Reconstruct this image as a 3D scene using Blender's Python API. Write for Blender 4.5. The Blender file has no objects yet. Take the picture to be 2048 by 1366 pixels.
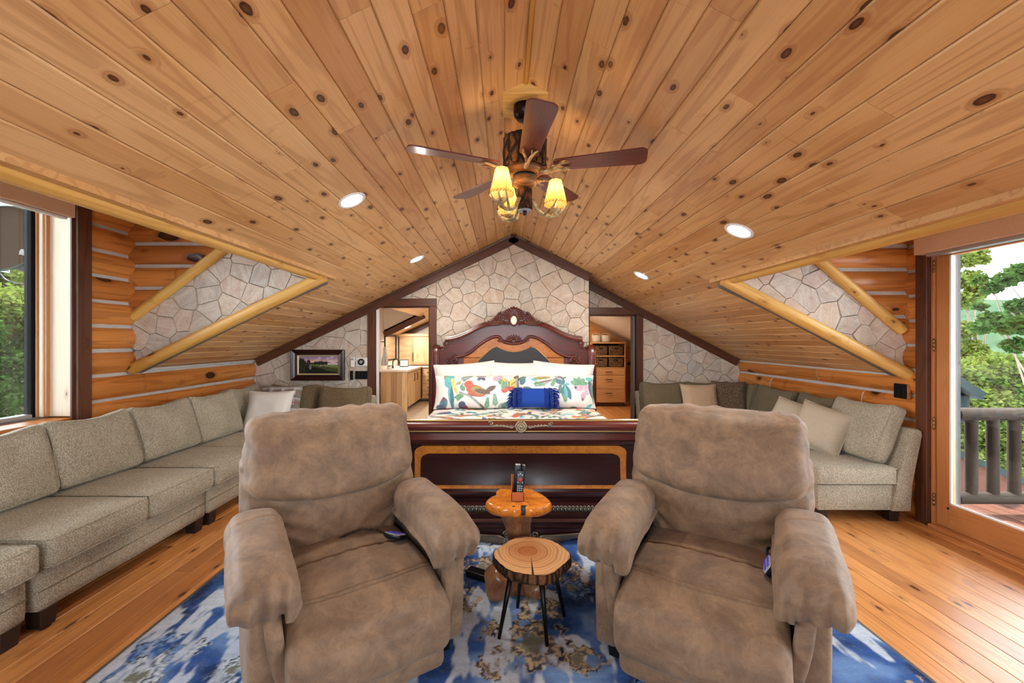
import bpy, bmesh, math, random
import numpy as np
from mathutils import Vector, Matrix, Euler, noise as mnoise

random.seed(7)
rng = np.random.default_rng(11)
PI = math.pi
SC = bpy.context.scene
COL = SC.collection

# ------------------------------------------------------------------ camera
CZ = 1.5
cam_data = bpy.data.cameras.new('camera')
cam_data.sensor_width = 36.0
cam_data.lens = 830.0 / 2048.0 * 36.0
cam_data.shift_x = 14.0 / 2048.0
cam_data.shift_y = -3.0 / 2048.0
cam_data.clip_start = 0.02
cam_data.clip_end = 3000
cam = bpy.data.objects.new('camera', cam_data)
cam.location = (0, 0, CZ)
cam.rotation_euler = (PI / 2, 0, 0)
COL.objects.link(cam)
SC.camera = cam

# ------------------------------------------------------------------ view
SC.view_settings.view_transform = 'Standard'
SC.view_settings.look = 'None'
SC.view_settings.gamma = 1.0
SC.view_settings.use_curve_mapping = False
SC.view_settings.exposure = 0.18
SKY_STRENGTH = 13.0
SUN_ENERGY = 30.0
DOWNLIGHT_W = 16.0

# ------------------------------------------------------------------ world: bright hazy summer sky
world = bpy.data.worlds.new('hazy_sky')
SC.world = world
world.use_nodes = True
wn = world.node_tree
wn.nodes.clear()
wo = wn.nodes.new('ShaderNodeOutputWorld')
wb = wn.nodes.new('ShaderNodeBackground')
wb.inputs[0].default_value = (0.84, 0.92, 1.0, 1)
wb.inputs[1].default_value = SKY_STRENGTH
wn.links.new(wb.outputs[0], wo.inputs[0])

sun_data = bpy.data.lights.new('sun', 'SUN')
sun_data.energy = SUN_ENERGY
sun_data.angle = 0.02
sun_data.color = (1.0, 0.93, 0.8)
sun = bpy.data.objects.new('sun', sun_data)
sun.rotation_euler = Vector((0.0, -0.66, -0.95)).to_track_quat('-Z', 'Y').to_euler()
COL.objects.link(sun)

def portal(name, loc, direction, w, h):
    d = bpy.data.lights.new(name, 'AREA')
    d.shape = 'RECTANGLE'
    d.size = w
    d.size_y = h
    d.energy = 1.0
    d.cycles.is_portal = True
    o = bpy.data.objects.new(name, d)
    o.location = loc
    o.rotation_euler = Vector(direction).to_track_quat('-Z', 'Z').to_euler()
    COL.objects.link(o)
portal('sky_portal_window', (-3.72, 1.6, 1.75), (1, 0, 0), 3.6, 1.75)
portal('sky_portal_door', (3.72, 1.4, 1.2), (-1, 0, 0), 3.9, 2.3)
portal('sky_portal_rear', (0.1, -2.6, 1.55), (0, 1, 0), 2.6, 1.5)

# ------------------------------------------------------------------ room dimensions
XR, ZR = 0.116, 2.94                    # ridge position and height
SLL, SLR = 0.485, 0.52                  # roof slopes left and right
XL, XRT = -3.40, 3.45                   # inner faces of the side walls
YB, YB2 = 5.64, 6.10                    # stone wall (left + chimney breast), recessed stone wall right
YREAR = -2.4
HL, HR = -1.69, 1.92                    # dormer header positions
YCL, YCR = 3.80, 3.58                   # dormer cheek depths
def ceil_z(x):
    return ZR - (SLL * (XR - x) if x < XR else SLR * (x - XR))
def px(x, y, d):                        # photo pixel at depth ratio d -> world x, z
    return ((x - 1010) * d, CZ - (y - 680) * d)

# ------------------------------------------------------------------ object helpers
def prop(o, label=None, cat=None, group=None, kind=None):
    if label: o['label'] = label
    if cat: o['category'] = cat
    if group: o['group'] = group
    if kind: o['kind'] = kind
    return o

def empty(name, loc=(0, 0, 0), rz=0.0, label=None, cat=None, group=None):
    o = bpy.data.objects.new(name, None)
    o.empty_display_size = 0.1
    o.location = loc
    o.rotation_euler = (0, 0, rz)
    COL.objects.link(o)
    return prop(o, label, cat, group)

def link_mesh(name, me, mat=None, parent=None, loc=None, rot=None):
    o = bpy.data.objects.new(name, me)
    if mat is not None and not me.materials:
        me.materials.append(mat)
    COL.objects.link(o)
    if parent: o.parent = parent
    if loc is not None: o.location = loc
    if rot is not None:
        if isinstance(rot, Matrix): o.rotation_euler = rot.to_euler()
        else: o.rotation_euler = rot
    return o

def mesh(name, verts, faces, mat, parent=None, loc=None, rot=None, smooth=False):
    me = bpy.data.meshes.new(name)
    me.from_pydata([tuple(v) for v in verts], [], [tuple(f) for f in faces])
    if smooth:
        me.polygons.foreach_set('use_smooth', [True] * len(me.polygons))
    me.update()
    return link_mesh(name, me, mat, parent, loc, rot)

class MB:
    """collects shapes that belong to ONE part"""
    def __init__(s): s.v, s.f = [], []
    def add(s, verts, faces):
        n = len(s.v)
        s.v += [tuple(v) for v in verts]
        s.f += [tuple(i + n for i in f) for f in faces]
        return s
    def box(s, x0, x1, y0, y1, z0, z1):
        return s.add(*box_geo(x0, x1, y0, y1, z0, z1))
    def build(s, name, mat, parent=None, loc=None, rot=None, smooth=False):
        return mesh(name, s.v, s.f, mat, parent, loc, rot, smooth)

BOXF = [(0, 3, 2, 1), (4, 5, 6, 7), (0, 1, 5, 4), (1, 2, 6, 5), (2, 3, 7, 6), (3, 0, 4, 7)]
def box_geo(x0, x1, y0, y1, z0, z1):
    return [(x0, y0, z0), (x1, y0, z0), (x1, y1, z0), (x0, y1, z0), (x0, y0, z1), (x1, y0, z1), (x1, y1, z1), (x0, y1, z1)], BOXF

def bevel_geo(verts, faces, w, seg=2):
    bm = bmesh.new()
    vs = [bm.verts.new(v) for v in verts]
    for f in faces: bm.faces.new([vs[i] for i in f])
    bm.normal_update()
    bmesh.ops.bevel(bm, geom=list(bm.edges), offset=w, segments=seg, profile=0.5, affect='EDGES', clamp_overlap=True)
    bm.verts.index_update()
    V = [tuple(v.co) for v in bm.verts]
    F = [tuple(v.index for v in f.verts) for f in bm.faces]
    bm.free()
    return V, F

def bbox(name, x, y, z, mat, parent=None, bev=0.004, seg=2, loc=None, rot=None, smooth=False):
    """bevelled box between (x0,x1),(y0,y1),(z0,z1)"""
    v, f = box_geo(x[0], x[1], y[0], y[1], z[0], z[1])
    if bev: v, f = bevel_geo(v, f, bev, seg)
    return mesh(name, v, f, mat, parent, loc, rot, smooth)

def bar(name, p0, p1, w, h, mat, parent=None, bev=0.003, up=(0, 0, 1)):
    """bar whose local x runs p0->p1 (grain follows it); w across, h along up"""
    p0, p1 = Vector(p0), Vector(p1)
    L = (p1 - p0).length
    X = (p1 - p0).normalized()
    Y = Vector(up).cross(X).normalized()
    Z = X.cross(Y)
    M = Matrix((X, Y, Z)).transposed()
    return bbox(name, (-L / 2, L / 2), (-w / 2, w / 2), (-h / 2, h / 2), mat, parent, bev, 1, (p0 + p1) / 2, M)

def tube_geo(pts, rad, seg=10, cap=True, closed=False):
    pts = [Vector(p) for p in pts]
    n = len(pts)
    if not hasattr(rad, '__len__'): rad = [rad] * n
    T = []
    for i in range(n):
        if closed: t = pts[(i + 1) % n] - pts[i - 1]
        else: t = pts[min(i + 1, n - 1)] - pts[max(i - 1, 0)]
        T.append(t.normalized() if t.length > 1e-9 else Vector((0, 0, 1)))
    a = Vector((0, 0, 1)) if abs(T[0].z) < 0.9 else Vector((1, 0, 0))
    N = (a - T[0] * a.dot(T[0])).normalized()
    V, F = [], []
    for i in range(n):
        N = (N - T[i] * N.dot(T[i])).normalized()
        B = T[i].cross(N)
        for k in range(seg):
            t = 2 * PI * k / seg
            V.append(pts[i] + (N * math.cos(t) + B * math.sin(t)) * rad[i])
    m = n if closed else n - 1
    for i in range(m):
        j = (i + 1) % n
        for k in range(seg):
            l = (k + 1) % seg
            F.append((i * seg + k, i * seg + l, j * seg + l, j * seg + k))
    if cap and not closed:
        F.append(tuple(range(seg))[::-1])
        F.append(tuple(range((n - 1) * seg, n * seg)))
    return V, F

def tube(name, pts, rad, mat, parent=None, seg=10, loc=None, rot=None, closed=False):
    v, f = tube_geo(pts, rad, seg, True, closed)
    return mesh(name, v, f, mat, parent, loc, rot, True)

def lathe_geo(prof, seg=32, cap=True):
    V, F = [], []
    n = len(prof)
    for (r, z) in prof:
        for k in range(seg):
            t = 2 * PI * k / seg
            V.append((r * math.cos(t), r * math.sin(t), z))
    for i in range(n - 1):
        for k in range(seg):
            l = (k + 1) % seg
            F.append((i * seg + k, i * seg + l, (i + 1) * seg + l, (i + 1) * seg + k))
    if cap:
        F.append(tuple(range(seg))[::-1])
        F.append(tuple(range((n - 1) * seg, n * seg)))
    return V, F

def lathe(name, prof, mat, parent=None, seg=32, loc=None, rot=None, smooth=True, cap=True):
    v, f = lathe_geo(prof, seg, cap)
    o = mesh(name, v, f, mat, parent, loc, rot, smooth)
    return o

def autosmooth(o, ang=40):
    """flat across sharp edges, smooth elsewhere"""
    me = o.data
    bm = bmesh.new(); bm.from_mesh(me)
    for f in bm.faces: f.smooth = True
    c = math.radians(ang)
    for e in bm.edges:
        if len(e.link_faces) == 2 and e.calc_face_angle(0) > c: e.smooth = False
    bm.to_mesh(me); bm.free()
    return o

def prism_geo(poly, a0, a1, axis='y'):
    """polygon in the two other axes, extruded a0->a1 along axis"""
    n = len(poly)
    def P(u, w, a):
        return {'x': (a, u, w), 'y': (u, a, w), 'z': (u, w, a)}[axis]
    V = [P(u, w, a0) for u, w in poly] + [P(u, w, a1) for u, w in poly]
    F = [tuple(range(n)), tuple(range(2 * n - 1, n - 1, -1))]
    for i in range(n):
        j = (i + 1) % n
        F.append((i, i + n, j + n, j))
    return V, F

def prism(name, poly, a0, a1, mat, parent=None, axis='y', bev=0.0, smooth=False, loc=None, rot=None):
    v, f = prism_geo(poly, a0, a1, axis)
    bm = bmesh.new()
    vs = [bm.verts.new(p) for p in v]
    for q in f: bm.faces.new([vs[i] for i in q])
    bmesh.ops.recalc_face_normals(bm, faces=bm.faces)
    if bev:
        ed = [e for e in bm.edges if any(len(x.verts) > 4 for x in e.link_faces) or len(poly) <= 4]
        bmesh.ops.bevel(bm, geom=ed, offset=bev, segments=2, profile=0.5, affect='EDGES', clamp_overlap=True)
    big = [x for x in bm.faces if len(x.verts) > 4]
    if big: bmesh.ops.triangulate(bm, faces=big)
    me = bpy.data.meshes.new(name)
    bm.to_mesh(me); bm.free()
    o = link_mesh(name, me, mat, parent, loc, rot)
    if smooth: autosmooth(o, 35)
    return o

def sweep(name, path, prof, mat, parent=None, closed=False, normal=(0, -1, 0), smooth=True, loc=None):
    """sweep 2-D profile (u = in-plane sideways, w = along normal) along a path lying in a plane with given normal"""
    N = Vector(normal).normalized()
    P = [Vector(p) for p in path]
    n, m = len(P), len(prof)
    V, F = [], []
    for i in range(n):
        if closed: t = P[(i + 1) % n] - P[i - 1]
        else: t = P[min(i + 1, n - 1)] - P[max(i - 1, 0)]
        t.normalize()
        S = N.cross(t)
        for (u, w) in prof: V.append(P[i] + S * u + N * w)
    for i in range(n if closed else n - 1):
        j = (i + 1) % n
        for k in range(m):
            l = (k + 1) % m
            F.append((i * m + k, i * m + l, j * m + l, j * m + k))
    if not closed:
        F.append(tuple(range(m))[::-1]); F.append(tuple(range((n - 1) * m, n * m)))
    o = mesh(name, V, F, mat, parent, loc)
    bm = bmesh.new(); bm.from_mesh(o.data); bmesh.ops.recalc_face_normals(bm, faces=bm.faces); bm.to_mesh(o.data); bm.free()
    if smooth: autosmooth(o, 38)
    return o

# --------------------------- numpy noise
def _hash(i, j, k, seed):
    h = (i.astype(np.int64) * 374761393 + j.astype(np.int64) * 668265263 + k.astype(np.int64) * 2147483647 + seed * 974711) & 0xffffffff
    h = ((h ^ (h >> 13)) * 1274126177) & 0xffffffff
    return ((h ^ (h >> 16)) & 0xffff) / 65535.0
def vnoise(P, seed=0):
    """value noise, P (N,3), range -1..1"""
    I = np.floor(P); f = P - I; f = f * f * (3 - 2 * f)
    i, j, k = I[:, 0], I[:, 1], I[:, 2]
    r = 0
    for a in (0, 1):
        for b in (0, 1):
            for c in (0, 1):
                w = (f[:, 0] if a else 1 - f[:, 0]) * (f[:, 1] if b else 1 - f[:, 1]) * (f[:, 2] if c else 1 - f[:, 2])
                r = r + w * _hash(i + a, j + b, k + c, seed)
    return r * 2 - 1
def fbm(P, seed=0, oct=3):
    s, a, t = 0, 1.0, 0
    for o in range(oct):
        s = s + a * vnoise(P * (2 ** o), seed + o); t += a; a *= 0.5
    return s / t
def smoothstep(a, b, x):
    t = np.clip((x - a) / (b - a), 0, 1)
    return t * t * (3 - 2 * t)

def softbox_np(size, r, n=(10, 10, 10)):
    """rounded box point grid; returns verts (N,3) and quads; unit coords too"""
    key, V, F = {}, [], []
    nx, ny, nz = n
    def vid(i, j, k):
        q = (i, j, k)
        if q not in key:
            key[q] = len(V)
            V.append((2 * i / nx - 1, 2 * j / ny - 1, 2 * k / nz - 1))
        return key[q]
    for i in range(nx):
        for j in range(ny):
            F.append((vid(i, j, 0), vid(i, j + 1, 0), vid(i + 1, j + 1, 0), vid(i + 1, j, 0)))
            F.append((vid(i, j, nz), vid(i + 1, j, nz), vid(i + 1, j + 1, nz), vid(i, j + 1, nz)))
    for i in range(nx):
        for k in range(nz):
            F.append((vid(i, 0, k), vid(i + 1, 0, k), vid(i + 1, 0, k + 1), vid(i, 0, k + 1)))
            F.append((vid(i, ny, k), vid(i, ny, k + 1), vid(i + 1, ny, k + 1), vid(i + 1, ny, k)))
    for j in range(ny):
        for k in range(nz):
            F.append((vid(0, j, k), vid(0, j, k + 1), vid(0, j + 1, k + 1), vid(0, j + 1, k)))
            F.append((vid(nx, j, k), vid(nx, j + 1, k), vid(nx, j + 1, k + 1), vid(nx, j, k + 1)))
    U = np.array(V)
    H = np.array(size) / 2.0
    r = min(r, H.min() * 0.999)
    P = U * H
    inner = np.clip(P, -(H - r), H - r)
    d = P - inner
    L = np.linalg.norm(d, axis=1, keepdims=True)
    # cubic shell -> sphere corner
    m = np.max(np.abs(d), axis=1, keepdims=True)
    d = np.where(L > 1e-9, d / np.maximum(L, 1e-9) * m, d)
    return inner + d, F, U

def soft(name, size, r, mat, parent=None, n=(10, 10, 10), deform=None, loc=None, rot=None):
    P, F, U = softbox_np(size, r, n)
    if deform is not None: P = deform(P, U)
    return mesh(name, P.tolist(), F, mat, parent, loc, rot, True)

# --------------------------- polygons and voronoi for stonework
def clip_poly(poly, a, b, c):
    """keep a*x+b*y<=c"""
    out = []
    n = len(poly)
    for i in range(n):
        p, q = poly[i], poly[(i + 1) % n]
        dp, dq = a * p[0] + b * p[1] - c, a * q[0] + b * q[1] - c
        if dp <= 0: out.append(p)
        if (dp < 0 < dq) or (dq < 0 < dp):
            t = dp / (dp - dq)
            out.append((p[0] + t * (q[0] - p[0]), p[1] + t * (q[1] - p[1])))
    return out
def poly_area(p):
    return 0.5 * sum(p[i][0] * p[(i + 1) % len(p)][1] - p[(i + 1) % len(p)][0] * p[i][1] for i in range(len(p)))
def clip_convex(poly, conv):
    if poly_area(conv) < 0: conv = conv[::-1]
    for i in range(len(conv)):
        if len(poly) < 3: return []
        (x0, y0), (x1, y1) = conv[i], conv[(i + 1) % len(conv)]
        a, b = (y1 - y0), -(x1 - x0)
        poly = clip_poly(poly, a, b, a * x0 + b * y0)
    return poly
def inset_poly(poly, d):
    out = poly
    n = len(poly)
    for i in range(n):
        (x0, y0), (x1, y1) = poly[i], poly[(i + 1) % n]
        L = math.hypot(x1 - x0, y1 - y0)
        if L < 1e-6: continue
        a, b = (y1 - y0) / L, -(x1 - x0) / L
        out = clip_poly(out, a, b, a * x0 + b * y0 - d)
        if len(out) < 3: return []
    return out
def stones(zones, x0, x1, z0, z1, cell, seed):
    """voronoi flagstone cells clipped to convex zones -> list of polygons"""
    r = random.Random(seed)
    pts = []
    fails = 0
    while fails < 900:
        q = (r.uniform(x0 - cell, x1 + cell), r.uniform(z0 - cell, z1 + cell), cell * r.choice((.62, .75, .95, 1.1)))
        if all(math.hypot((q[0] - p[0]) / 1.15, (q[1] - p[1]) / .9) > (q[2] + p[2]) * .46 for p in pts): pts.append(q); fails = 0
        else: fails += 1
    out = []
    for i, p in enumerate(pts):
        R = cell * 2.6
        poly = [(p[0] - R, p[1] - R), (p[0] + R, p[1] - R), (p[0] + R, p[1] + R), (p[0] - R, p[1] + R)]
        for j, q in enumerate(pts):
            if i == j: continue
            dx, dy = q[0] - p[0], q[1] - p[1]
            if dx * dx + dy * dy > (2 * R) ** 2: continue
            poly = clip_poly(poly, dx, dy, (q[0] ** 2 + q[1] ** 2 - p[0] ** 2 - p[1] ** 2) / 2)
            if len(poly) < 3: break
        if len(poly) < 3: continue
        for zn in zones:
            c = clip_convex(poly, zn)
            if len(c) >= 3 and poly_area(c) > 0.0012: out.append(c)
    return out
def stone_objects(polys, y, mat, parent, seed, axis_dir=-1):
    """build each polygon (x,z) as one stone proud of plane y towards -y"""
    r = random.Random(seed)
    for p in polys:
        cx = sum(a for a, b in p) / len(p); cz = sum(b for a, b in p) / len(p)
        q = [(a - cx, b - cz) for a, b in p]
        # break long edges so outlines wander
        q2 = []
        for i in range(len(q)):
            a, b = q[i], q[(i + 1) % len(q)]
            q2.append(a)
            L = math.hypot(b[0] - a[0], b[1] - a[1])
            if L > 0.07:
                t = r.uniform(.4, .6); o = -r.uniform(.0, .016) * L
                q2.append((a[0] + (b[0] - a[0]) * t + o * (b[1] - a[1]) / L * -1 * -1, a[1] + (b[1] - a[1]) * t + o * -(b[0] - a[0]) / L))
        h = r.uniform(.012, .022)
        def ring(f, d): return [(a * f, d, b * f) for a, b in q2]
        size = math.sqrt(max(poly_area(p), 1e-4))
        g = 0.0024 / size
        n = len(q2)
        tilt, tilt2 = r.uniform(-.03, .03), r.uniform(-.03, .03)
        V = ring(1 - g, 0.01) + ring(1 - g * 1.1, -h * .62) + [(a, d + tilt * a + tilt2 * b, b) for a, d, b in ring(1 - g * 3.0, -h)]
        F = []
        for k in range(2):
            for i in range(n):
                j = (i + 1) % n
                F.append((k * n + i, k * n + j, (k + 1) * n + j, (k + 1) * n + i))
        F.append(tuple(range(2 * n, 3 * n)))
        mesh('stone', V, F, mat, parent, (cx, y, cz))

# ================================================================== materials
def lin(c):
    """sRGB 0-255 tuple -> linear rgba"""
    return tuple(((v / 255.0) / 12.92 if v <= 10 else ((v / 255.0 + 0.055) / 1.055) ** 2.4) for v in c[:3]) + (1.0,)

class NT:
    def __init__(s, name):
        s.m = bpy.data.materials.new(name)
        s.m.use_nodes = True
        s.t = s.m.node_tree
        s.b = s.t.nodes['Principled BSDF']
        s.out = s.t.nodes['Material Output']
    def n(s, typ, **kw):
        nd = s.t.nodes.new('ShaderNode' + typ)
        for k, v in kw.items(): setattr(nd, k, v)
        return nd
    def set(s, sock, v):
        if v is None: return
        if hasattr(v, 'is_output') or isinstance(v, bpy.types.NodeSocket): s.t.links.new(v, sock)
        else:
            try: sock.default_value = v
            except Exception: sock.default_value = tuple(v)[:3]
    def math(s, op, a, b=None, c=None):
        nd = s.n('Math', operation=op)
        s.set(nd.inputs[0], a); s.set(nd.inputs[1], b); s.set(nd.inputs[2], c)
        return nd.outputs[0]
    def vmath(s, op, a, b=None):
        nd = s.n('VectorMath', operation=op)
        s.set(nd.inputs[0], a); s.set(nd.inputs[1], b)
        return nd.outputs[0]
    def mix(s, f, a, b, blend='MIX'):
        nd = s.n('Mix', data_type='RGBA', blend_type=blend)
        s.set(nd.inputs[0], f); s.set(nd.inputs[6], a); s.set(nd.inputs[7], b)
        return nd.outputs[2]
    def noise(s, vec, scale=5, detail=2, rough=0.5, dist=0.0):
        nd = s.n('TexNoise')
        s.set(nd.inputs['Vector'], vec); nd.inputs['Scale'].default_value = scale
        nd.inputs['Detail'].default_value = detail; nd.inputs['Roughness'].default_value = rough
        nd.inputs['Distortion'].default_value = dist
        return nd.outputs[0]
    def voro(s, vec, scale=5, feature='F1', rand=1.0):
        nd = s.n('TexVoronoi', feature=feature)
        s.set(nd.inputs['Vector'], vec); nd.inputs['Scale'].default_value = scale
        nd.inputs['Randomness'].default_value = rand
        return nd
    def ramp(s, f, stops, interp='LINEAR'):
        nd = s.n('ValToRGB')
        cr = nd.color_ramp; cr.interpolation = interp
        while len(cr.elements) < len(stops): cr.elements.new(0.5)
        for e, (p, c) in zip(cr.elements, stops):
            e.position = p; e.color = c if len(c) == 4 else tuple(c) + (1,)
        s.set(nd.inputs[0], f)
        return nd.outputs[0]
    def mapr(s, v, a, b, c=0.0, d=1.0, smooth=False):
        nd = s.n('MapRange', clamp=True)
        if smooth: nd.interpolation_type = 'SMOOTHSTEP'
        s.set(nd.inputs[0], v)
        for i, x in zip((1, 2, 3, 4), (a, b, c, d)): s.set(nd.inputs[i], x)
        return nd.outputs[0]
    def scale(s, vec, xyz):
        return s.vmath('MULTIPLY', vec, xyz)
    def obj(s, jitter=True):
        tc = s.n('TexCoord').outputs['Object']
        if not jitter: return tc
        r = s.rand()
        comb = s.n('CombineXYZ')
        s.set(comb.inputs[0], s.math('MULTIPLY', r, 91.7)); s.set(comb.inputs[1], s.math('MULTIPLY', r, 37.3)); s.set(comb.inputs[2], s.math('MULTIPLY', r, 53.1))
        return s.vmath('ADD', tc, comb.outputs[0])
    def rand(s):
        if not hasattr(s, '_r'): s._r = s.n('ObjectInfo').outputs['Random']
        return s._r
    def bump(s, h, strength=0.3, dist=0.01):
        nd = s.n('Bump')
        nd.inputs['Strength'].default_value = strength; nd.inputs['Distance'].default_value = dist
        s.set(nd.inputs['Height'], h)
        s.t.links.new(nd.outputs[0], s.b.inputs['Normal'])
    def fin(s, col=None, rough=None, metal=None, spec=None, coat=None, sheen=None):
        s.set(s.b.inputs['Base Color'], col); s.set(s.b.inputs['Roughness'], rough)
        s.set(s.b.inputs['Metallic'], metal); s.set(s.b.inputs['Specular IOR Level'], spec)
        if coat is not None:
            s.b.inputs['Coat Weight'].default_value = coat; s.b.inputs['Coat Roughness'].default_value = 0.12
        if sheen is not None:
            s.b.inputs['Sheen Weight'].default_value = sheen; s.b.inputs['Sheen Roughness'].default_value = 0.4
        return s.m

def plain(name, c, rough=0.5, metal=0.0, spec=0.5, coat=None):
    t = NT(name)
    return t.fin(lin(c), rough, metal, spec, coat)

def wood(name, light, mid, dark, knot, rings=9.0, sy=7.0, knots=0.13, kx=3.0, ky=6.5, rough=0.38, spec=0.4,
         linestr=0.45, vary=0.35, fiber=0.25, coat=None, marks=0.0, kdens=0.45, bumps=0.08, flat=False):
    """grain runs along local x"""
    t = NT(name)
    p = t.obj()
    r = t.rand()
    # knots
    v = t.voro(t.scale(p, (kx, ky, ky)), 1.0)
    if flat: v.voronoi_dimensions = '2D'
    dist = v.outputs['Distance']
    cr = t.n('SeparateColor'); t.set(cr.inputs[0], v.outputs['Color'])
    rad = t.mapr(cr.outputs[0], kdens, 1.0, 0.0, knots)
    wob = t.math('MULTIPLY', t.math('SUBTRACT', t.noise(p, 30, 2), 0.5), 0.05)
    dd = t.math('ADD', dist, wob)
    kmask = t.mapr(t.math('SUBTRACT', dd, rad), -0.02, 0.012, 1.0, 0.0, True)
    kmask = t.math('MULTIPLY', kmask, t.math('GREATER_THAN', rad, 0.012))
    halo = t.math('MULTIPLY', t.mapr(t.math('SUBTRACT', dd, rad), 0.0, 0.17, 1.0, 0.0, True), t.mapr(rad, 0.0, knots * 0.5, 0.0, 1.0))
    # rings bending round the knots
    g = t.noise(t.scale(p, (0.55, sy, sy)), 1.0, 2, 0.45, 0.25)
    g = t.math('ADD', t.math('MULTIPLY', g, rings), t.math('MULTIPLY', halo, 1.3))
    s_ = t.math('SINE', t.math('MULTIPLY', g, 6.2832))
    line = t.mapr(s_, 0.2, 1.0, 0.0, 1.0, True)
    fb = t.noise(t.scale(p, (2.5, 130, 130)), 1.0, 2, 0.6)
    big = t.noise(t.scale(p, (0.7, 2.2, 2.2)), 1.0, 2)
    base = t.mix(t.mapr(big, 0.3, 0.7), light, mid)
    base = t.mix(t.math('MULTIPLY', t.math('ABSOLUTE', t.math('SUBTRACT', r, 0.5)), vary * 2), base, t.mix(t.math('GREATER_THAN', r, 0.5), light, dark))
    c = t.mix(t.math('MULTIPLY', line, linestr), base, dark)
    c = t.mix(t.math('MULTIPLY', t.mapr(fb, 0.45, 0.8), fiber), c, dark)
    c = t.mix(t.math('MULTIPLY', halo, 0.55), c, dark)
    if marks:
        mk = t.noise(t.scale(p, (9, 3.0, 3.0)), 1.0, 3, 0.6, 0.8)
        c = t.mix(t.math('MULTIPLY', t.mapr(mk, 0.62, 0.72, 0, 1, True), marks), c, dark)
    core = t.mix(t.mapr(t.math('DIVIDE', dd, t.math('ADD', rad, 0.001)), 0.0, 0.9), t.mix(0.5, dark, knot), knot)
    c = t.mix(kmask, c, core)
    h = t.math('ADD', t.math('MULTIPLY', line, -0.5), fb)
    t.bump(h, bumps, 0.004)
    return t.fin(c, rough, 0.0, spec, coat)

M = {}
M['pine_ceiling'] = wood('pine_ceiling', lin((226, 184, 130)), lin((212, 162, 102)), lin((156, 94, 46)), lin((52, 22, 12)), rings=7, knots=0.135, kx=4.2, ky=8.0, rough=0.32, linestr=0.30, vary=0.4, marks=0.30, kdens=0.42, flat=True)
M['pine_floor'] = wood('pine_floor', lin((220, 156, 92)), lin((200, 130, 68)), lin((134, 74, 36)), lin((58, 26, 14)), rings=9, knots=0.11, kx=3.0, ky=8.0, rough=0.28, spec=0.55, linestr=0.30, vary=0.6, kdens=0.5, flat=True)
M['log'] = wood('varnished_log', lin((214, 142, 72)), lin((192, 112, 46)), lin((124, 62, 24)), lin((42, 18, 10)), rings=6, sy=10, knots=0.30, kx=2.8, ky=6.0, rough=0.33, linestr=0.4, vary=0.45, kdens=0.30, marks=0.45)
M['peeled_log'] = wood('peeled_yellow_log', lin((226, 182, 104)), lin((214, 164, 82)), lin((170, 112, 46)), lin((80, 44, 20)), rings=5, sy=12, knots=0.17, kx=3.5, ky=8, rough=0.42, linestr=0.35, vary=0.2, kdens=0.25, marks=0.3)
M['dark_trim'] = wood('dark_stained_trim', lin((104, 62, 40)), lin((84, 46, 30)), lin((48, 24, 16)), lin((22, 10, 8)), rings=8, knots=0.10, rough=0.42, linestr=0.35, vary=0.2)
M['pale_jamb'] = wood('pale_window_jamb', lin((236, 224, 200)), lin((226, 210, 182)), lin((196, 172, 138)), lin((120, 100, 90)), rings=6, knots=0.05, rough=0.5, linestr=0.12, vary=0.1)
M['door_fir'] = wood('door_fir', lin((204, 142, 88)), lin((188, 122, 70)), lin((146, 84, 44)), lin((90, 50, 30)), rings=14, sy=14, knots=0.0, rough=0.35, linestr=0.22, vary=0.15)
M['blind_wood'] = wood('blind_valance_wood', lin((228, 194, 164)), lin((218, 182, 152)), lin((190, 150, 120)), lin((120, 80, 60)), rings=10, sy=12, knots=0.0, rough=0.5, linestr=0.12, vary=0.1)
M['mahogany'] = wood('mahogany', lin((98, 40, 28)), lin((80, 30, 22)), lin((42, 14, 12)), lin((30, 10, 10)), rings=9, sy=8, knots=0.0, rough=0.32, spec=0.45, linestr=0.28, vary=0.1, coat=0.12, bumps=0.02)
M['mahogany_dark'] = wood('dark_mahogany', lin((52, 20, 18)), lin((42, 15, 15)), lin((20, 8, 9)), lin((20, 8, 9)), rings=9, sy=8, knots=0.0, rough=0.3, spec=0.45, linestr=0.3, vary=0.1, coat=0.15, bumps=0.02)
M['hickory'] = wood('hickory', lin((226, 194, 150)), lin((206, 166, 118)), lin((142, 96, 66)), lin((70, 38, 28)), rings=5, sy=5, knots=0.08, kx=2, ky=5, rough=0.42, linestr=0.3, vary=0.8)
M['closet_oak'] = wood('closet_oak', lin((204, 152, 98)), lin((190, 136, 82)), lin((150, 98, 56)), lin((100, 60, 36)), rings=7, sy=9, knots=0.0, rough=0.5, linestr=0.25, vary=0.15)
M['weathered_log'] = wood('weathered_log', lin((52, 44, 37)), lin((38, 32, 27)), lin((20, 16, 13)), lin((12, 10, 8)), rings=5, sy=10, knots=0.08, rough=0.9, spec=0.1, linestr=0.4, vary=0.3)
M['deck'] = wood('deck_board', lin((78, 50, 40)), lin((66, 41, 32)), lin((40, 23, 18)), lin((26, 15, 12)), rings=6, knots=0.0, rough=0.95, spec=0.05, linestr=0.25, vary=0.3)
M['blade_wood'] = wood('fan_blade_wood', lin((112, 62, 54)), lin((98, 52, 46)), lin((56, 28, 28)), lin((40, 20, 20)), rings=14, sy=20, knots=0.0, rough=0.3, linestr=0.35, vary=0.05, coat=0.2)
M['fir_block'] = M['pine_ceiling']

def chink():
    t = NT('chinking')
    p = t.obj(False)
    c = t.mix(t.noise(p, 14, 3), lin((196, 190, 184)), lin((168, 162, 158)))
    t.bump(t.noise(p, 60, 3), 0.3, 0.004)
    return t.fin(c, 0.9)
M['chink'] = chink()

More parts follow.
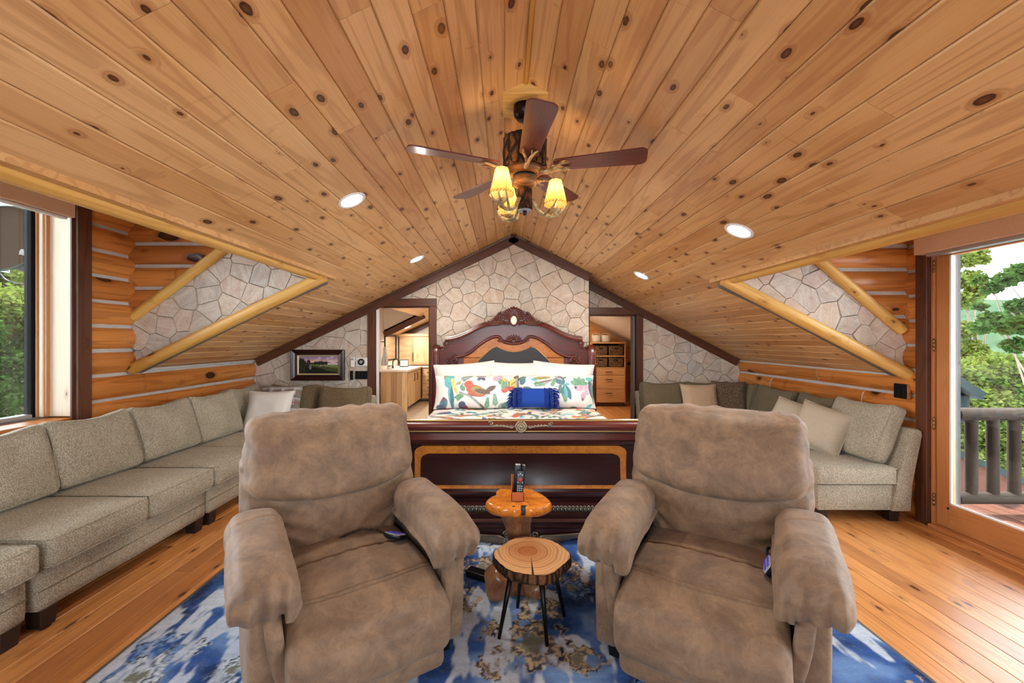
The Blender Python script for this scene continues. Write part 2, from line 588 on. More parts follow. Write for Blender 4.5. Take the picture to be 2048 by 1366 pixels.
def stone_mat():
    t = NT('flagstone')
    p = t.obj()
    r = t.rand()
    rot = t.n('VectorRotate', rotation_type='Y_AXIS')
    t.set(rot.inputs['Vector'], p); t.set(rot.inputs['Angle'], t.math('MULTIPLY', r, 40.0))
    q = rot.outputs[0]
    n1 = t.noise(t.scale(q, (3, 3, 22)), 1.0, 4, 0.65, 0.6)
    n2 = t.noise(q, 9, 4, 0.6)
    n3 = t.noise(q, 70, 3, 0.6)
    base = t.ramp(r, [(0.0, lin((190, 176, 160))), (0.2, lin((206, 184, 160))), (0.4, lin((180, 170, 160))), (0.6, lin((196, 168, 148))), (0.8, lin((202, 192, 178))), (1.0, lin((172, 166, 160)))])
    c = t.mix(t.mapr(n1, 0.35, 0.7), base, lin((214, 204, 190)))
    c = t.mix(t.math('MULTIPLY', t.mapr(n2, 0.5, 0.75), 0.5), c, lin((160, 124, 96)))
    c = t.mix(t.math('MULTIPLY', t.mapr(n3, 0.5, 0.8), 0.35), c, lin((110, 102, 98)))
    t.bump(t.math('ADD', n1, t.math('MULTIPLY', n3, 0.4)), 0.55, 0.014)
    return t.fin(c, 0.85, 0, 0.25)
M['stone'] = stone_mat()
M['mortar'] = plain('mortar', (112, 104, 98), 0.95)

def white_wall():
    t = NT('painted_plaster')
    p = t.obj(False)
    t.bump(t.noise(p, 45, 3), 0.15, 0.004)
    return t.fin(lin((226, 214, 198)), 0.7)
M['plaster'] = white_wall()

def suede():
    t = NT('brown_suede')
    p = t.obj()
    n1 = t.noise(p, 8, 6, 0.72, 0.5)
    n2 = t.noise(p, 46, 5, 0.72, 0.4)
    n3 = t.noise(p, 420, 2, 0.6)
    c = t.mix(t.mapr(n1, 0.34, 0.68), lin((84, 62, 45)), lin((130, 101, 75)))
    c = t.mix(t.math('MULTIPLY', t.mapr(n2, 0.52, 0.75), 0.45), c, lin((66, 49, 37)))
    c = t.mix(t.math('MULTIPLY', n3, 0.22), c, lin((150, 126, 102)))
    t.bump(t.math('ADD', t.math('MULTIPLY', n2, 0.7), t.math('MULTIPLY', n3, 0.25)), 0.35, 0.006)
    return t.fin(c, 0.62, 0, 0.3, None, 0.12)
M['suede'] = suede()
M['suede_dark'] = plain('suede_seam', (70, 52, 40), 0.9)

def tweed(name, a, b, c, sc=95.0, mott=0.5, contrast=0.8):
    """basket weave from two crossed waves along dominant planes"""
    t = NT(name)
    p = t.obj()
    v = t.voro(p, sc, 'F1', 1.0)
    n = t.noise(p, 5, 3, 0.6)
    n2 = t.noise(p, sc * 1.6, 2)
    col = t.mix(t.math('MULTIPLY', t.mapr(v.outputs['Distance'], 0.15, 0.62), contrast), a, b)
    col = t.mix(t.math('MULTIPLY', t.mapr(n2, 0.45, 0.75), 0.5), col, c)
    col = t.mix(t.math('MULTIPLY', t.mapr(n, 0.35, 0.7), mott * 0.5), col, b)
    t.bump(t.math('SUBTRACT', 1.0, v.outputs['Distance']), 0.45, 0.004)
    return t.fin(col, 0.9, 0, 0.2, None, 0.15)
M['tweed'] = tweed('oatmeal_tweed', lin((208, 199, 178)), lin((112, 103, 84)), lin((170, 159, 138)), 150, .5, .75)
M['chenille'] = tweed('brown_chenille', lin((140, 122, 94)), lin((88, 74, 54)), lin((112, 96, 72)), 150)
M['chenille2'] = tweed('olive_chenille', lin((128, 116, 92)), lin((84, 74, 56)), lin((104, 94, 72)), 150)
M['pillow_white'] = tweed('off_white_cloth', lin((232, 228, 220)), lin((206, 202, 194)), lin((220, 216, 208)), 240, 0.2, 0.5)
M['pillow_tan'] = tweed('tan_linen', lin((196, 170, 142)), lin((158, 130, 104)), lin((178, 152, 124)), 220, 0.2, 0.6)
M['pillow_beige'] = tweed('beige_cloth', lin((196, 184, 164)), lin((160, 146, 124)), lin((180, 166, 144)), 220, 0.2, 0.6)
M['pillow_brown'] = tweed('brown_knit', lin((118, 100, 80)), lin((74, 60, 46)), lin((98, 82, 64)), 60, 0.3, 0.9)

def cotton(name, c):
    t = NT(name)
    p = t.obj()
    t.bump(t.noise(p, 9, 3, 0.6), 0.12, 0.02)
    return t.fin(lin(c), 0.85, 0, 0.2, None, 0.1)
M['white_cotton'] = cotton('white_cotton', (226, 222, 216))
M['sheet'] = cotton('lavender_white_sheet', (226, 224, 232))
M['blue_cloth'] = cotton('royal_blue_cloth', (28, 66, 150))
M['blue_fringe'] = cotton('royal_blue_fringe', (18, 48, 128))
M['towel_grey'] = cotton('grey_towel', (186, 182, 178))

def printed(name, attr='print', rough=0.85):
    t = NT(name)
    a = t.n('Attribute', attribute_name=attr)
    p = t.obj()
    t.bump(t.noise(p, 9, 3, 0.6), 0.10, 0.02)
    return t.fin(a.outputs['Color'], rough, 0, 0.2)
M['printed_cotton'] = printed('printed_cotton')
M['painting'] = printed('painted_canvas', rough=0.45)

def rug_mat():
    t = NT('woven_rug')
    a = t.n('Attribute', attribute_name='print')
    p = t.obj(False)
    n = t.noise(t.scale(p, (60, 260, 60)), 1.0, 2)
    n2 = t.noise(p, 26, 4, 0.7)
    c = t.mix(t.math('MULTIPLY', t.mapr(n, 0.4, 0.75), 0.22), a.outputs['Color'], lin((24, 34, 56)))
    c = t.mix(t.math('MULTIPLY', t.mapr(n2, 0.5, 0.7), 0.25), c, lin((120, 122, 120)))
    t.bump(n, 0.4, 0.004)
    return t.fin(c, 0.95, 0, 0.1)
M['rug'] = rug_mat()

def burl(name, a, b, c, rough=0.28):
    t = NT(name)
    p = t.obj()
    n = t.noise(p, 14, 5, 0.7, 1.2)
    v = t.voro(t.vmath('ADD', p, t.scale(t.n('TexNoise').outputs['Color'], (0.03, 0.03, 0.03))), 60)
    col = t.mix(t.mapr(n, 0.3, 0.7), a, b)
    col = t.mix(t.math('MULTIPLY', t.mapr(v.outputs['Distance'], 0.1, 0.35, 1, 0), t.mapr(t.noise(p, 7, 2), 0.45, 0.6)), col, c)
    return t.fin(col, rough, 0, 0.4, 0.1)
M['burl'] = burl('burl_veneer', lin((186, 112, 36)), lin((146, 80, 22)), lin((82, 40, 14)), 0.45)
M['burl_top'] = burl('burl_slab', lin((226, 146, 58)), lin((190, 102, 30)), lin((122, 56, 16)), 0.16)
M['root_wood'] = burl('root_wood', lin((150, 104, 70)), lin((106, 64, 40)), lin((56, 30, 20)), 0.3)

def slice_mat():
    """end grain: rings about the local z axis"""
    t = NT('end_grain_slice')
    p = t.obj(False)
    nz = t.noise(p, 5, 2)
    sp = t.n('SeparateXYZ'); t.set(sp.inputs[0], p)
    rr = t.math('SQRT', t.math('ADD', t.math('POWER', t.math('ADD', sp.outputs[0], 0.02), 2.0), t.math('POWER', t.math('ADD', sp.outputs[1], -0.03), 2.0)))
    rr = t.math('ADD', rr, t.math('MULTIPLY', nz, 0.07))
    s_ = t.math('SINE', t.math('MULTIPLY', rr, 330.0))
    s2 = t.math('SINE', t.math('MULTIPLY', rr, 105.0))
    c = t.mix(t.mapr(rr, 0.05, 0.19), lin((170, 108, 62)), lin((206, 160, 110)))
    c = t.mix(t.math('MULTIPLY', t.mapr(s_, 0.0, 1.0), 0.35), c, lin((140, 80, 40)))
    c = t.mix(t.math('MULTIPLY', t.mapr(s2, 0.5, 1.0), 0.35), c, lin((122, 66, 32)))
    return t.fin(c, 0.4, 0, 0.4)
M['slice'] = slice_mat()

def bark(name, a, b):
    t = NT(name)
    p = t.obj()
    v = t.voro(t.scale(p, (26, 26, 9)), 1.0, 'DISTANCE_TO_EDGE')
    n = t.noise(p, 40, 4, 0.7)
    f = t.mapr(v.outputs['Distance'], 0.02, 0.25)
    c = t.mix(f, a, b)
    c = t.mix(t.math('MULTIPLY', t.mapr(n, 0.5, 0.7), 0.6), c, a)
    t.bump(t.math('ADD', f, n), 0.9, 0.02)
    return t.fin(c, 0.85, 0, 0.2)
M['bark'] = bark('rough_bark', lin((36, 22, 14)), lin((108, 70, 40)))

def antler():
    t = NT('antler')
    p = t.obj()
    n = t.noise(p, 30, 3, 0.6)
    c = t.mix(t.mapr(n, 0.35, 0.65), lin((92, 74, 42)), lin((190, 166, 116)))
    return t.fin(c, 0.4, 0, 0.5)
M['antler'] = antler()
def weave_basket():
    t = NT('water_hyacinth_weave')
    p = t.obj()
    v = t.voro(p, 55)
    c = t.mix(t.mapr(v.outputs['Distance'], 0.1, 0.6), lin((176, 124, 66)), lin((66, 38, 18)))
    t.bump(t.math('SUBTRACT', 1.0, v.outputs['Distance']), 0.9, 0.02)
    return t.fin(c, 0.8)
M['basket'] = weave_basket()
M['basket_white'] = tweed('white_wicker', lin((236, 226, 208)), lin((180, 160, 132)), lin((214, 200, 176)), 70)

M['black_metal'] = plain('black_metal', (18, 17, 17), 0.4, 0.6)
M['black_plastic'] = plain('black_plastic', (13, 13, 15), 0.35, 0.0, 0.3)
M['dark_wood_foot'] = plain('espresso_foot', (38, 26, 22), 0.45)
M['brass'] = plain('antique_brass', (150, 122, 74), 0.35, 0.9)
M['gilt'] = plain('aged_gilt', (178, 146, 92), 0.35, 0.7)
M['gilt_dark'] = plain('dark_pewter_gilt', (146, 134, 114), 0.3, 0.8)
M['shell_gilt'] = plain('antiqued_dark_gilt', (92, 80, 68), 0.35, 0.6)
M['silver'] = plain('silver_trim', (200, 200, 205), 0.25, 0.9)
M['white_plastic'] = plain('white_plastic', (232, 230, 228), 0.4)
M['orange_leather'] = plain('orange_leather', (176, 88, 34), 0.5)
M['ivory'] = plain('ivory_oval', (236, 228, 212), 0.35)
M['leather_black'] = plain('dark_brown_leather_panel', (34, 28, 27), 0.45)
M['grey_metal'] = plain('grey_window_frame', (150, 150, 152), 0.45, 0.2)
M['black_frame'] = plain('black_window_frame', (26, 24, 24), 0.8, 0.0, 0.1)
M['green_metal'] = plain('dark_green_roof_metal', (24, 36, 36), 0.8, 0.0, 0.1)
M['aluminium'] = plain('aluminium_rail', (186, 190, 196), 0.35, 0.7)
M['quartz'] = plain('quartz_top', (226, 214, 200), 0.35)
M['tile'] = plain('beige_floor_tile', (200, 184, 162), 0.4)
M['exterior_trim'] = plain('exterior_grey_trim', (62, 57, 55), 0.85)
M['bronze'] = plain('oil_rubbed_bronze', (36, 26, 24), 0.35, 0.7)
M['log_lamp_metal'] = wood('lamp_hub_brown', lin((150, 112, 66)), lin((122, 84, 46)), lin((70, 46, 24)), lin((40, 26, 14)), rings=10, knots=0, rough=0.4)
M['blue_button'] = plain('blue_keys', (70, 66, 196), 0.4)
M['grey_button'] = plain('pale_keys', (200, 204, 210), 0.5)
M['red_button'] = plain('red_keys', (150, 40, 40), 0.5)
M['dish'] = plain('dark_satellite_dish', (30, 22, 17), 0.9, 0.0, 0.0)
M['grey_stone'] = plain('grey_boulder', (112, 107, 100), 0.9)
M['gold_mat'] = plain('gold_picture_liner', (196, 176, 136), 0.4, 0.2)

def emit(name, c, strength):
    t = NT(name)
    t.b.inputs['Base Color'].default_value = lin(c)
    t.b.inputs['Emission Color'].default_value = lin(c)
    t.b.inputs['Emission Strength'].default_value = strength
    return t.m
M['led'] = emit('led_lens', (255, 250, 240), 14.0)
M['bulb'] = emit('bulb_glow', (255, 206, 130), 10.0)
M['screen'] = emit('tablet_screen', (150, 170, 160), 0.6)

def shade_mat():
    t = NT('rawhide_shade')
    p = t.obj()
    tr = t.n('BsdfTranslucent'); tr.inputs[0].default_value = lin((226, 176, 100))
    df = t.n('BsdfDiffuse'); df.inputs[0].default_value = lin((216, 182, 124))
    mx = t.n('MixShader'); mx.inputs[0].default_value = 0.6
    t.t.links.new(df.outputs[0], mx.inputs[1]); t.t.links.new(tr.outputs[0], mx.inputs[2])
    t.t.links.new(mx.outputs[0], t.out.inputs[0])
    return t.m
M['rawhide'] = shade_mat()

def glass():
    t = NT('window_glass')
    tr = t.n('BsdfTransparent'); tr.inputs[0].default_value = (0.97, 0.98, 0.98, 1)
    gl = t.n('BsdfGlossy'); gl.inputs['Roughness'].default_value = 0.02
    fr = t.n('Fresnel'); fr.inputs[0].default_value = 1.35
    mx = t.n('MixShader')
    t.t.links.new(fr.outputs[0], mx.inputs[0])
    t.t.links.new(tr.outputs[0], mx.inputs[1]); t.t.links.new(gl.outputs[0], mx.inputs[2])
    t.t.links.new(mx.outputs[0], t.out.inputs[0])
    return t.m
M['glass'] = glass()
M['mirror'] = plain('mirror_glass', (230, 230, 230), 0.03, 1.0)

def leaf(name, a, b, c):
    t = NT(name)
    p = t.obj(False)
    n = t.noise(p, 2.2, 3, 0.7)
    n2 = t.noise(p, 40, 2, 0.6)
    col = t.mix(t.mapr(n, 0.35, 0.65), a, b)
    col = t.mix(t.mapr(n2, 0.5, 0.8), col, c)
    df = t.n('BsdfDiffuse'); t.set(df.inputs[0], col)
    tr = t.n('BsdfTranslucent'); t.set(tr.inputs[0], col)
    mx = t.n('MixShader'); mx.inputs[0].default_value = 0.35
    t.t.links.new(df.outputs[0], mx.inputs[1]); t.t.links.new(tr.outputs[0], mx.inputs[2])
    t.t.links.new(mx.outputs[0], t.out.inputs[0])
    return t.m
M['leaf_light'] = leaf('light_green_leaves', (0.040, 0.070, 0.010, 1), (0.085, 0.105, 0.020, 1), (0.12, 0.125, 0.045, 1))
M['leaf_mid'] = leaf('mid_green_leaves', (0.013, 0.034, 0.008, 1), (0.028, 0.056, 0.013, 1), (0.048, 0.07, 0.02, 1))
M['branch'] = plain('grey_brown_branch', (92, 74, 60), 0.9)
def hill():
    t = NT('forested_hill')
    p = t.obj(False)
    n = t.noise(p, 0.05, 5, 0.7)
    c = t.mix(t.mapr(n, 0.35, 0.65), (0.018, 0.034, 0.020, 1), (0.032, 0.05, 0.03, 1))
    return t.fin(c, 0.95, 0, 0.0)
M['hill'] = hill()
def grass():
    t = NT('hillside_grass')
    p = t.obj(False)
    c = t.mix(t.mapr(t.noise(p, 1.5, 5, 0.7), 0.35, 0.65), (0.018, 0.03, 0.007, 1), (0.034, 0.04, 0.016, 1))
    return t.fin(c, 0.95, 0, 0.0)
M['grass'] = grass()

# ================================================================== room shell
def struct(o):
    o['kind'] = 'structure'
    return o

# ---------------------------------------------------------- floor boards
floor = struct(bbox('floor', (-3.75, 3.75), (YREAR - .2, YB2 + .1), (-.14, -.022), M['dark_trim'], None, 0))
BW = 0.13
def board_geo(L, w, th=0.02, ch=0.004, gap=0.0008):
    pr = [(gap, -th), (w - gap, -th), (w - gap, -ch), (w - gap - ch, 0), (gap + ch, 0), (gap, -ch)]
    V = [(-L / 2 + gap, y, z) for y, z in pr] + [(L / 2 - gap, y, z) for y, z in pr]
    n = len(pr)
    F = [tuple(range(n))[::-1], tuple(range(n, 2 * n))]
    for i in range(n):
        j = (i + 1) % n
        F.append((i, j, j + n, i + n))
    return V, F
def split(y0, y1, lo, hi, r):
    out, y = [], y0
    first = True
    while y < y1 - 1e-6:
        L = r.uniform(lo, hi) * (r.uniform(.3, 1) if first else 1)
        e = y + L
        if y1 - e < 0.6: e = y1
        out.append((y, e)); y = e; first = False
    return out
_r = random.Random(5)
nb = int(math.ceil((3.5 + 3.45) / BW))
RZ90 = Matrix.Rotation(PI / 2, 3, 'Z')
for i in range(nb):
    x = -3.45 + (i + 1) * BW
    yend = 9.9 if (x > 1.3 and x < 3.3) else (YB2 if x > 1.14 else YB)
    for (a, b) in split(YREAR, yend, 2.4, 4.2, _r):
        v, f = board_geo(b - a, BW, .02, .0022)
        mesh('floor_board', v, f, M['pine_floor'], floor, (x, (a + b) / 2, 0), RZ90)

# ---------------------------------------------------------- pine ceiling
PW = 0.1155
ceiling = MB()
def slab(mb, xa, xb, y0, y1, up=0.024, th=0.12, cz=ceil_z):
    poly = [(xa, cz(xa) + up), (xb, cz(xb) + up), (xb, cz(xb) + up + th), (xa, cz(xa) + up + th)]
    mb.add(*prism_geo(poly, y0, y1))
slab(ceiling, HL, XR, YREAR - .2, YB + .15)
slab(ceiling, XL - .3, HL, YCL + .06, YB + .15)
slab(ceiling, XR, HR, YREAR - .2, YB2 + .15)
slab(ceiling, HR, XRT + .3, YCR + .06, YB2 + .15)
ceiling = struct(ceiling.build('ceiling', M['dark_trim']))
_r = random.Random(21)
def ceiling_board(side, x0, ya, yb):
    SL = SLL if side < 0 else SLR
    w = PW * math.sqrt(1 + SL * SL)
    L = yb - ya
    v, f = board_geo(L, w, .02, .006, .0008)
    v = [(a, b, -c) for a, b, c in v]
    f = [q[::-1] for q in f]
    sgn = -1 if side < 0 else 1
    X = Vector((0, 1, 0)) if side < 0 else Vector((0, -1, 0))
    Y = Vector((sgn, 0, -SL)).normalized()
    Z = X.cross(Y)
    R = Matrix((X, Y, Z)).transposed()
    return mesh('ceiling_board', v, f, M['pine_ceiling'], ceiling, (x0, (ya + yb) / 2, ceil_z(x0)), R)
for side in (-1, 1):
    xe = (XR - XL) if side < 0 else (XRT - XR)
    for i in range(int(math.ceil(xe / PW))):
        x0 = XR + side * i * PW
        xc = x0 + side * PW / 2
        if side < 0: ya, yb = (YREAR, YB) if x0 - PW * .6 > HL else (YCL, YB)
        else: ya, yb = (YREAR if x0 + PW * .6 < HR else YCR), (YB if xc < 1.14 else YB2)
        for (a, b) in split(ya, yb, 1.8, 3.9, _r):
            ceiling_board(side, x0, a, b)
bar('ridge_strip', (XR, YREAR, ZR - .014), (XR, YB, ZR - .014), .02, .012, M['peeled_log'], ceiling)

# dormer roofs (flat, above the headers)
for (xa, xb, hd, yc) in ((XL - .3, HL, HL, YCL), (HR, XRT + .3, HR, YCR)):
    mb = MB()
    mb.box(xa, xb, YREAR - .2, yc + .15, 2.74, 2.84)
    hz = ceil_z(hd)
    s_ = 1 if hd < 0 else -1
    mb.box(min(hd, hd + s_ * .08), max(hd, hd + s_ * .08), YREAR - .2, yc + .15, hz + .01, 2.80)
    struct(mb.build('ceiling', M['pine_ceiling']))

# ---------------------------------------------------------- logs
def log_geo(L, r, seg=18, seed=0, flat=0.0, taper=0.0):
    n = max(3, int(L / .16))
    xs = np.linspace(-L / 2, L / 2, n + 1)
    t = np.linspace(0, 2 * PI, seg, endpoint=False)
    X, T = np.meshgrid(xs, t, indexing='ij')
    P = np.stack([X.ravel() * 1.3, np.cos(T.ravel()) * 1.4 + seed * 3.1, np.sin(T.ravel()) * 1.4], 1)
    R = r * (1 + 0.035 * fbm(P, seed, 2)) * (1 + taper * X.ravel() / L)
    V = np.stack([X.ravel(), R * np.cos(T.ravel()), R * np.sin(T.ravel())], 1)
    F = []
    for i in range(n):
        for k in range(seg):
            l = (k + 1) % seg
            F.append((i * seg + k, (i + 1) * seg + k, (i + 1) * seg + l, i * seg + l))
    F.append(tuple(range(seg))); F.append(tuple(range(n * seg, (n + 1) * seg))[::-1])
    return V.tolist(), F
_seed = [0]
def log(name, p0, p1, r, mat, parent, seg=18):
    p0, p1 = Vector(p0), Vector(p1)
    X = (p1 - p0).normalized()
    a = Vector((0, 0, 1)) if abs(X.z) < .9 else Vector((0, 1, 0))
    Y = a.cross(X).normalized()
    Z = X.cross(Y)
    _seed[0] += 1
    v, f = log_geo((p1 - p0).length, r, seg, _seed[0])
    o = mesh(name, v, f, mat, parent, (p0 + p1) / 2, Matrix((X, Y, Z)).transposed(), False)
    return autosmooth(o, 50)
PITCH, Z0 = 0.2105, 0.145
LR = 0.125
def side_wall(name, s, xin, ycheek, yend, openings):
    """log wall; s=-1 left, +1 right; xin inner face"""
    xo = xin + s * .20
    mb = MB()
    lo, hi = sorted((xo, xo + s * .06))
    for (y0, y1, z0, z1) in openings: mb.box(lo, hi, y0, y1, z0, z1)
    w = struct(mb.build(name, M['mortar']))
    xc = xin + s * .09
    return w, xc
# ---- left: window opening y -0.3..3.26, z 0.90..2.60
wall_left, xc = side_wall('wall_left', -1, XL, YCL, YB, [(YREAR - .2, YB + .2, 0, .9), (YREAR - .2, -.3, .9, 2.8), (3.29, YB + .2, .9, 2.8), (-.3, 3.29, 2.62, 2.8)])
for k in range(-1, 12):
    z0, z1 = Z0 + k * PITCH, Z0 + (k + 1) * PITCH
    zc = (z0 + z1) / 2
    if zc < .85: log('log', (xc, YREAR, zc), (xc, YB + .02, zc), LR, M['log'], wall_left)
    elif zc < 1.15: log('log', (xc, 3.30, zc), (xc, YB + .02, zc), LR, M['log'], wall_left)
    else: log('log', (xc, 3.30, zc), (xc, YCL + .08, zc), LR, M['log'], wall_left)
    if z1 < .9: mesh('chinking', *prism_geo([(XL - .06, z1 - .018), (XL - .008, z1 - .017), (XL - .008, z1 + .017), (XL - .06, z1 + .018)], YREAR, YB), M['chink'], wall_left)
    else: mesh('chinking', *prism_geo([(XL - .06, z1 - .018), (XL - .008, z1 - .017), (XL - .008, z1 + .017), (XL - .06, z1 + .018)], 3.30, YB if z1 < 1.25 else YCL + .02), M['chink'], wall_left)
# top filler where knee wall meets the ceiling
for (s, xin, ya, yb, par) in ((-1, XL, YCL, YB, wall_left),):
    zt = ceil_z(xin)
    bar('chinking', (xin + .012, ya, zt - .012), (xin + .012, yb, zt - .012), .03, .022, M['chink'], par)
# ---- right: door opening y -0.6..3.36, z 0..2.34
wall_right, xc = side_wall('wall_right', 1, XRT, YCR, YB2, [(YREAR - .2, -.6, 0, 2.8), (3.40, YB2 + .2, 0, 2.8), (-.6, 3.40, 2.36, 2.8)])
for k in range(-1, 12):
    z0, z1 = Z0 + .045 + k * PITCH, Z0 + .045 + (k + 1) * PITCH
    zc = (z0 + z1) / 2
    if zc < 1.22:
        cuts = [3.40, YB2 + .02]
        if 1.0 < zc: cuts = [3.40, 4.55, YB2 + .02]
        elif .8 < zc: cuts = [3.40, 3.98, 5.35, YB2 + .02]
        elif .6 < zc: cuts = [3.40, 4.62, YB2 + .02]
        for a, b in zip(cuts[:-1], cuts[1:]):
            log('log', (xc, a, zc), (xc, b, zc), LR, M['log'], wall_right)
        for c_ in cuts[1:-1]:
            v, f = lathe_geo([(LR * .9, -.008), (LR * 1.003, -.006), (LR * 1.003, .006), (LR * .9, .008)], 20, False)
            mesh('chinking', v, f, M['chink'], wall_right, (xc, c_, zc), (PI / 2, 0, 0), True)
    else: log('log', (xc, 3.40, zc), (xc, YCR + .08, zc), LR, M['log'], wall_right)
    mesh('chinking', *prism_geo([(XRT + .06, z1 + .018), (XRT + .008, z1 + .017), (XRT + .008, z1 - .017), (XRT + .06, z1 - .018)], 3.40, YB2 if z1 < 1.3 else YCR + .02), M['chink'], wall_right)
bar('chinking', (XRT - .012, YCR, ceil_z(XRT) - .012), (XRT - .012, YB2, ceil_z(XRT) - .012), .03, .022, M['chink'], wall_right)

# ---- dormer cheeks: logs above, flagstone below, peeled poles between
def cheek(name, s, yc, xin, hd, up0, up1, zoff, seed, zshort):
    """up0,up1: ends (x,z) of the upper pole, from header side to the outer wall"""
    hz = ceil_z(hd)
    zw = ceil_z(xin)
    back = MB()
    poly = [(xin + s * .2, zw - .05), (hd, hz - .03), (hd, 2.78), (xin + s * .2, 2.78)]
    back.add(*prism_geo(poly, yc + .1, yc + .16))
    back.add(*prism_geo([(xin + s * .02, zw - .05), (hd, hz - .03), (hd, 2.78), (xin + s * .02, 2.78)], yc + .002, yc + .1))
    w = struct(back.build(name, M['mortar']))
    slope = (up1[1] - up0[1]) / (up1[0] - up0[0])
    def x_at(z): return up0[0] + (z - up0[1]) / slope
    # logs above the upper pole
    for k in range(-1, 7):
        z0 = zoff + k * PITCH * .96; z1 = z0 + PITCH * .96; zc = (z0 + z1) / 2
        xe = x_at(z0)
        if s * (xin - x_at(z1)) < .06: continue
        xe = hd if s * (xe - hd) < 0 else xe
        a, b = (xin + s * .05, xe)
        xe2 = x_at(z1 + .03); xe2 = hd if s * (xe2 - hd) < 0 else xe2
        a, b = (xin + s * .05, xe2)
        o_ = log('log', (min(a, b), yc + .07, zc), (max(a, b), yc + .07, zc), LR * .96, M['log'], w)
        for v_ in o_.data.vertices:                 # mitre the end along the pole
            lim = x_at(v_.co.z + zc) - (a + b) / 2
            v_.co.x = max(v_.co.x, -(abs(a - b)) / 2) if s > 0 else v_.co.x
            if s < 0: v_.co.x = min(v_.co.x, lim)
            else: v_.co.x = max(v_.co.x, lim)
        if z1 < 2.7:
            xe = x_at(z1); xe = hd if s * (xe - hd) < 0 else xe
            x0, x1 = sorted((xin, xe))
            v, f = prism_geo([(yc - .018, z1 - .015), (yc + .05, z1 - .02), (yc + .05, z1 + .02), (yc - .018, z1 + .015)], x0, x1, 'x')
            mesh('chinking', v, f, M['chink'], w)
    # zig-zag chink in the corner
    pts = []
    zs = []
    for k in range(0, 8):
        zs.append((zoff + k * PITCH * .96, 1)); zs.append((zoff + (k - .5) * PITCH * .96, 0))
    zs.sort()
    for z, kind in zs:
        if z < up1[1] - .02 or z > 2.72: continue
        pts.append((xin - s * (.035 if kind else -.016), yc + (.012 if kind else -.04), z))
    v, f = tube_geo(pts, .013, 8)
    mesh('chinking', v, f, M['chink'], w, smooth=True)
    # stone field
    xs, zs_ = x_at(2.72), 2.72
    zone = [(xin, zw), (hd, hz), (hd, 2.72), (max(min(xs, max(hd, xin)), min(hd, xin)), min(2.72, up0[1] + slope * (hd - up0[0])) if s * (xs - hd) < 0 else 2.72), (xin, up1[1] + .02)]
    stone_objects(stones([zone], min(xin, hd), max(xin, hd), 1.0, 2.75, .20, seed), yc + .004, M['stone'], w, seed)
    # peeled poles
    log('pole', (hd - s * .05, yc - .035, hz - .01 + .05 * SLL), (xin - s * .01, yc - .035, zw + .0), .052, M['peeled_log'], w, 14)
    log('pole', (up0[0] - s * .5, yc - .025, up0[1] - s * .5 * slope), (up1[0], yc - .025, up1[1]), .046, M['peeled_log'], w, 14)
    return w
cheek_l = cheek('wall_dormer_left', -1, YCL, XL, HL, (-2.60, 2.29), (-3.38, 1.71), 1.77, 3, 0)
cheek_r = cheek('wall_dormer_right', 1, YCR, XRT, HR, (2.69, 2.18), (3.40, 1.58), 1.70, 9, 0)
# header poles along the dormer openings
log('pole', (HL - .012, YREAR, ceil_z(HL) + .02), (HL - .012, YCL + .06, ceil_z(HL) + .02), .046, M['peeled_log'], ceiling, 16)
log('pole', (HR + .012, YREAR, ceil_z(HR) + .02), (HR + .012, YCR + .06, ceil_z(HR) + .02), .046, M['peeled_log'], ceiling, 16)

# ---------------------------------------------------------- back wall
def cz_(x): return ceil_z(x) + .04
wb_ = MB()
wb_.add(*prism_geo([(XL - .25, 0), (-1.77, 0), (-1.77, cz_(-1.77)), (XL - .25, cz_(XL - .25))], YB, YB + .12))
wb_.add(*prism_geo([(-1.77, 1.955), (-1.02, 1.955), (-1.02, cz_(-1.02)), (-1.77, cz_(-1.77))], YB, YB + .12))
wb_.add(*prism_geo([(-1.02, 0), (1.14, 0), (1.14, cz_(1.14)), (XR, cz_(XR)), (-1.02, cz_(-1.02))], YB, YB2 + .12))
wall_back = struct(wb_.build('wall_back', M['mortar']))
zl = [(XL, .0), (-1.84, .0), (-1.84, ceil_z(-1.84)), (XL, ceil_z(XL))]
zd = [(-1.80, 2.0), (-.93, 2.0), (-.93, ceil_z(-.93)), (-1.80, ceil_z(-1.80))]
zcc = [(-.93, .0), (1.14, .0), (1.14, ceil_z(1.14)), (XR, ZR), (-.93, ceil_z(-.93))]
stone_objects(stones([zl, zd, zcc], -3.4, 1.14, .0, 2.95, .22, 31), YB, M['stone'], wall_back, 31)
wr_ = MB()
wr_.add(*prism_geo([(1.88, 0), (XRT + .25, 0), (XRT + .25, cz_(XRT + .25)), (1.88, cz_(1.88))], YB2, YB2 + .12))
wr_.add(*prism_geo([(1.10, 1.87), (1.88, 1.87), (1.88, cz_(1.88)), (1.10, cz_(1.10))], YB2, YB2 + .12))
wall_back2 = struct(wr_.build('wall_back_recess', M['mortar']))
stone_objects(stones([[(2.0, .0), (XRT, .0), (XRT, ceil_z(XRT)), (2.0, ceil_z(2.0))], [(1.14, 1.9), (2.0, 1.9), (2.0, ceil_z(2.0)), (1.14, ceil_z(1.14))]], 1.14, 3.45, .0, 2.6, .22, 47), YB2, M['stone'], wall_back2, 47)
bbox('corner_edge', (1.136, 1.146), (YB - .022, YB + .02), (0, ceil_z(1.14)), M['black_metal'], wall_back, .001, 1)

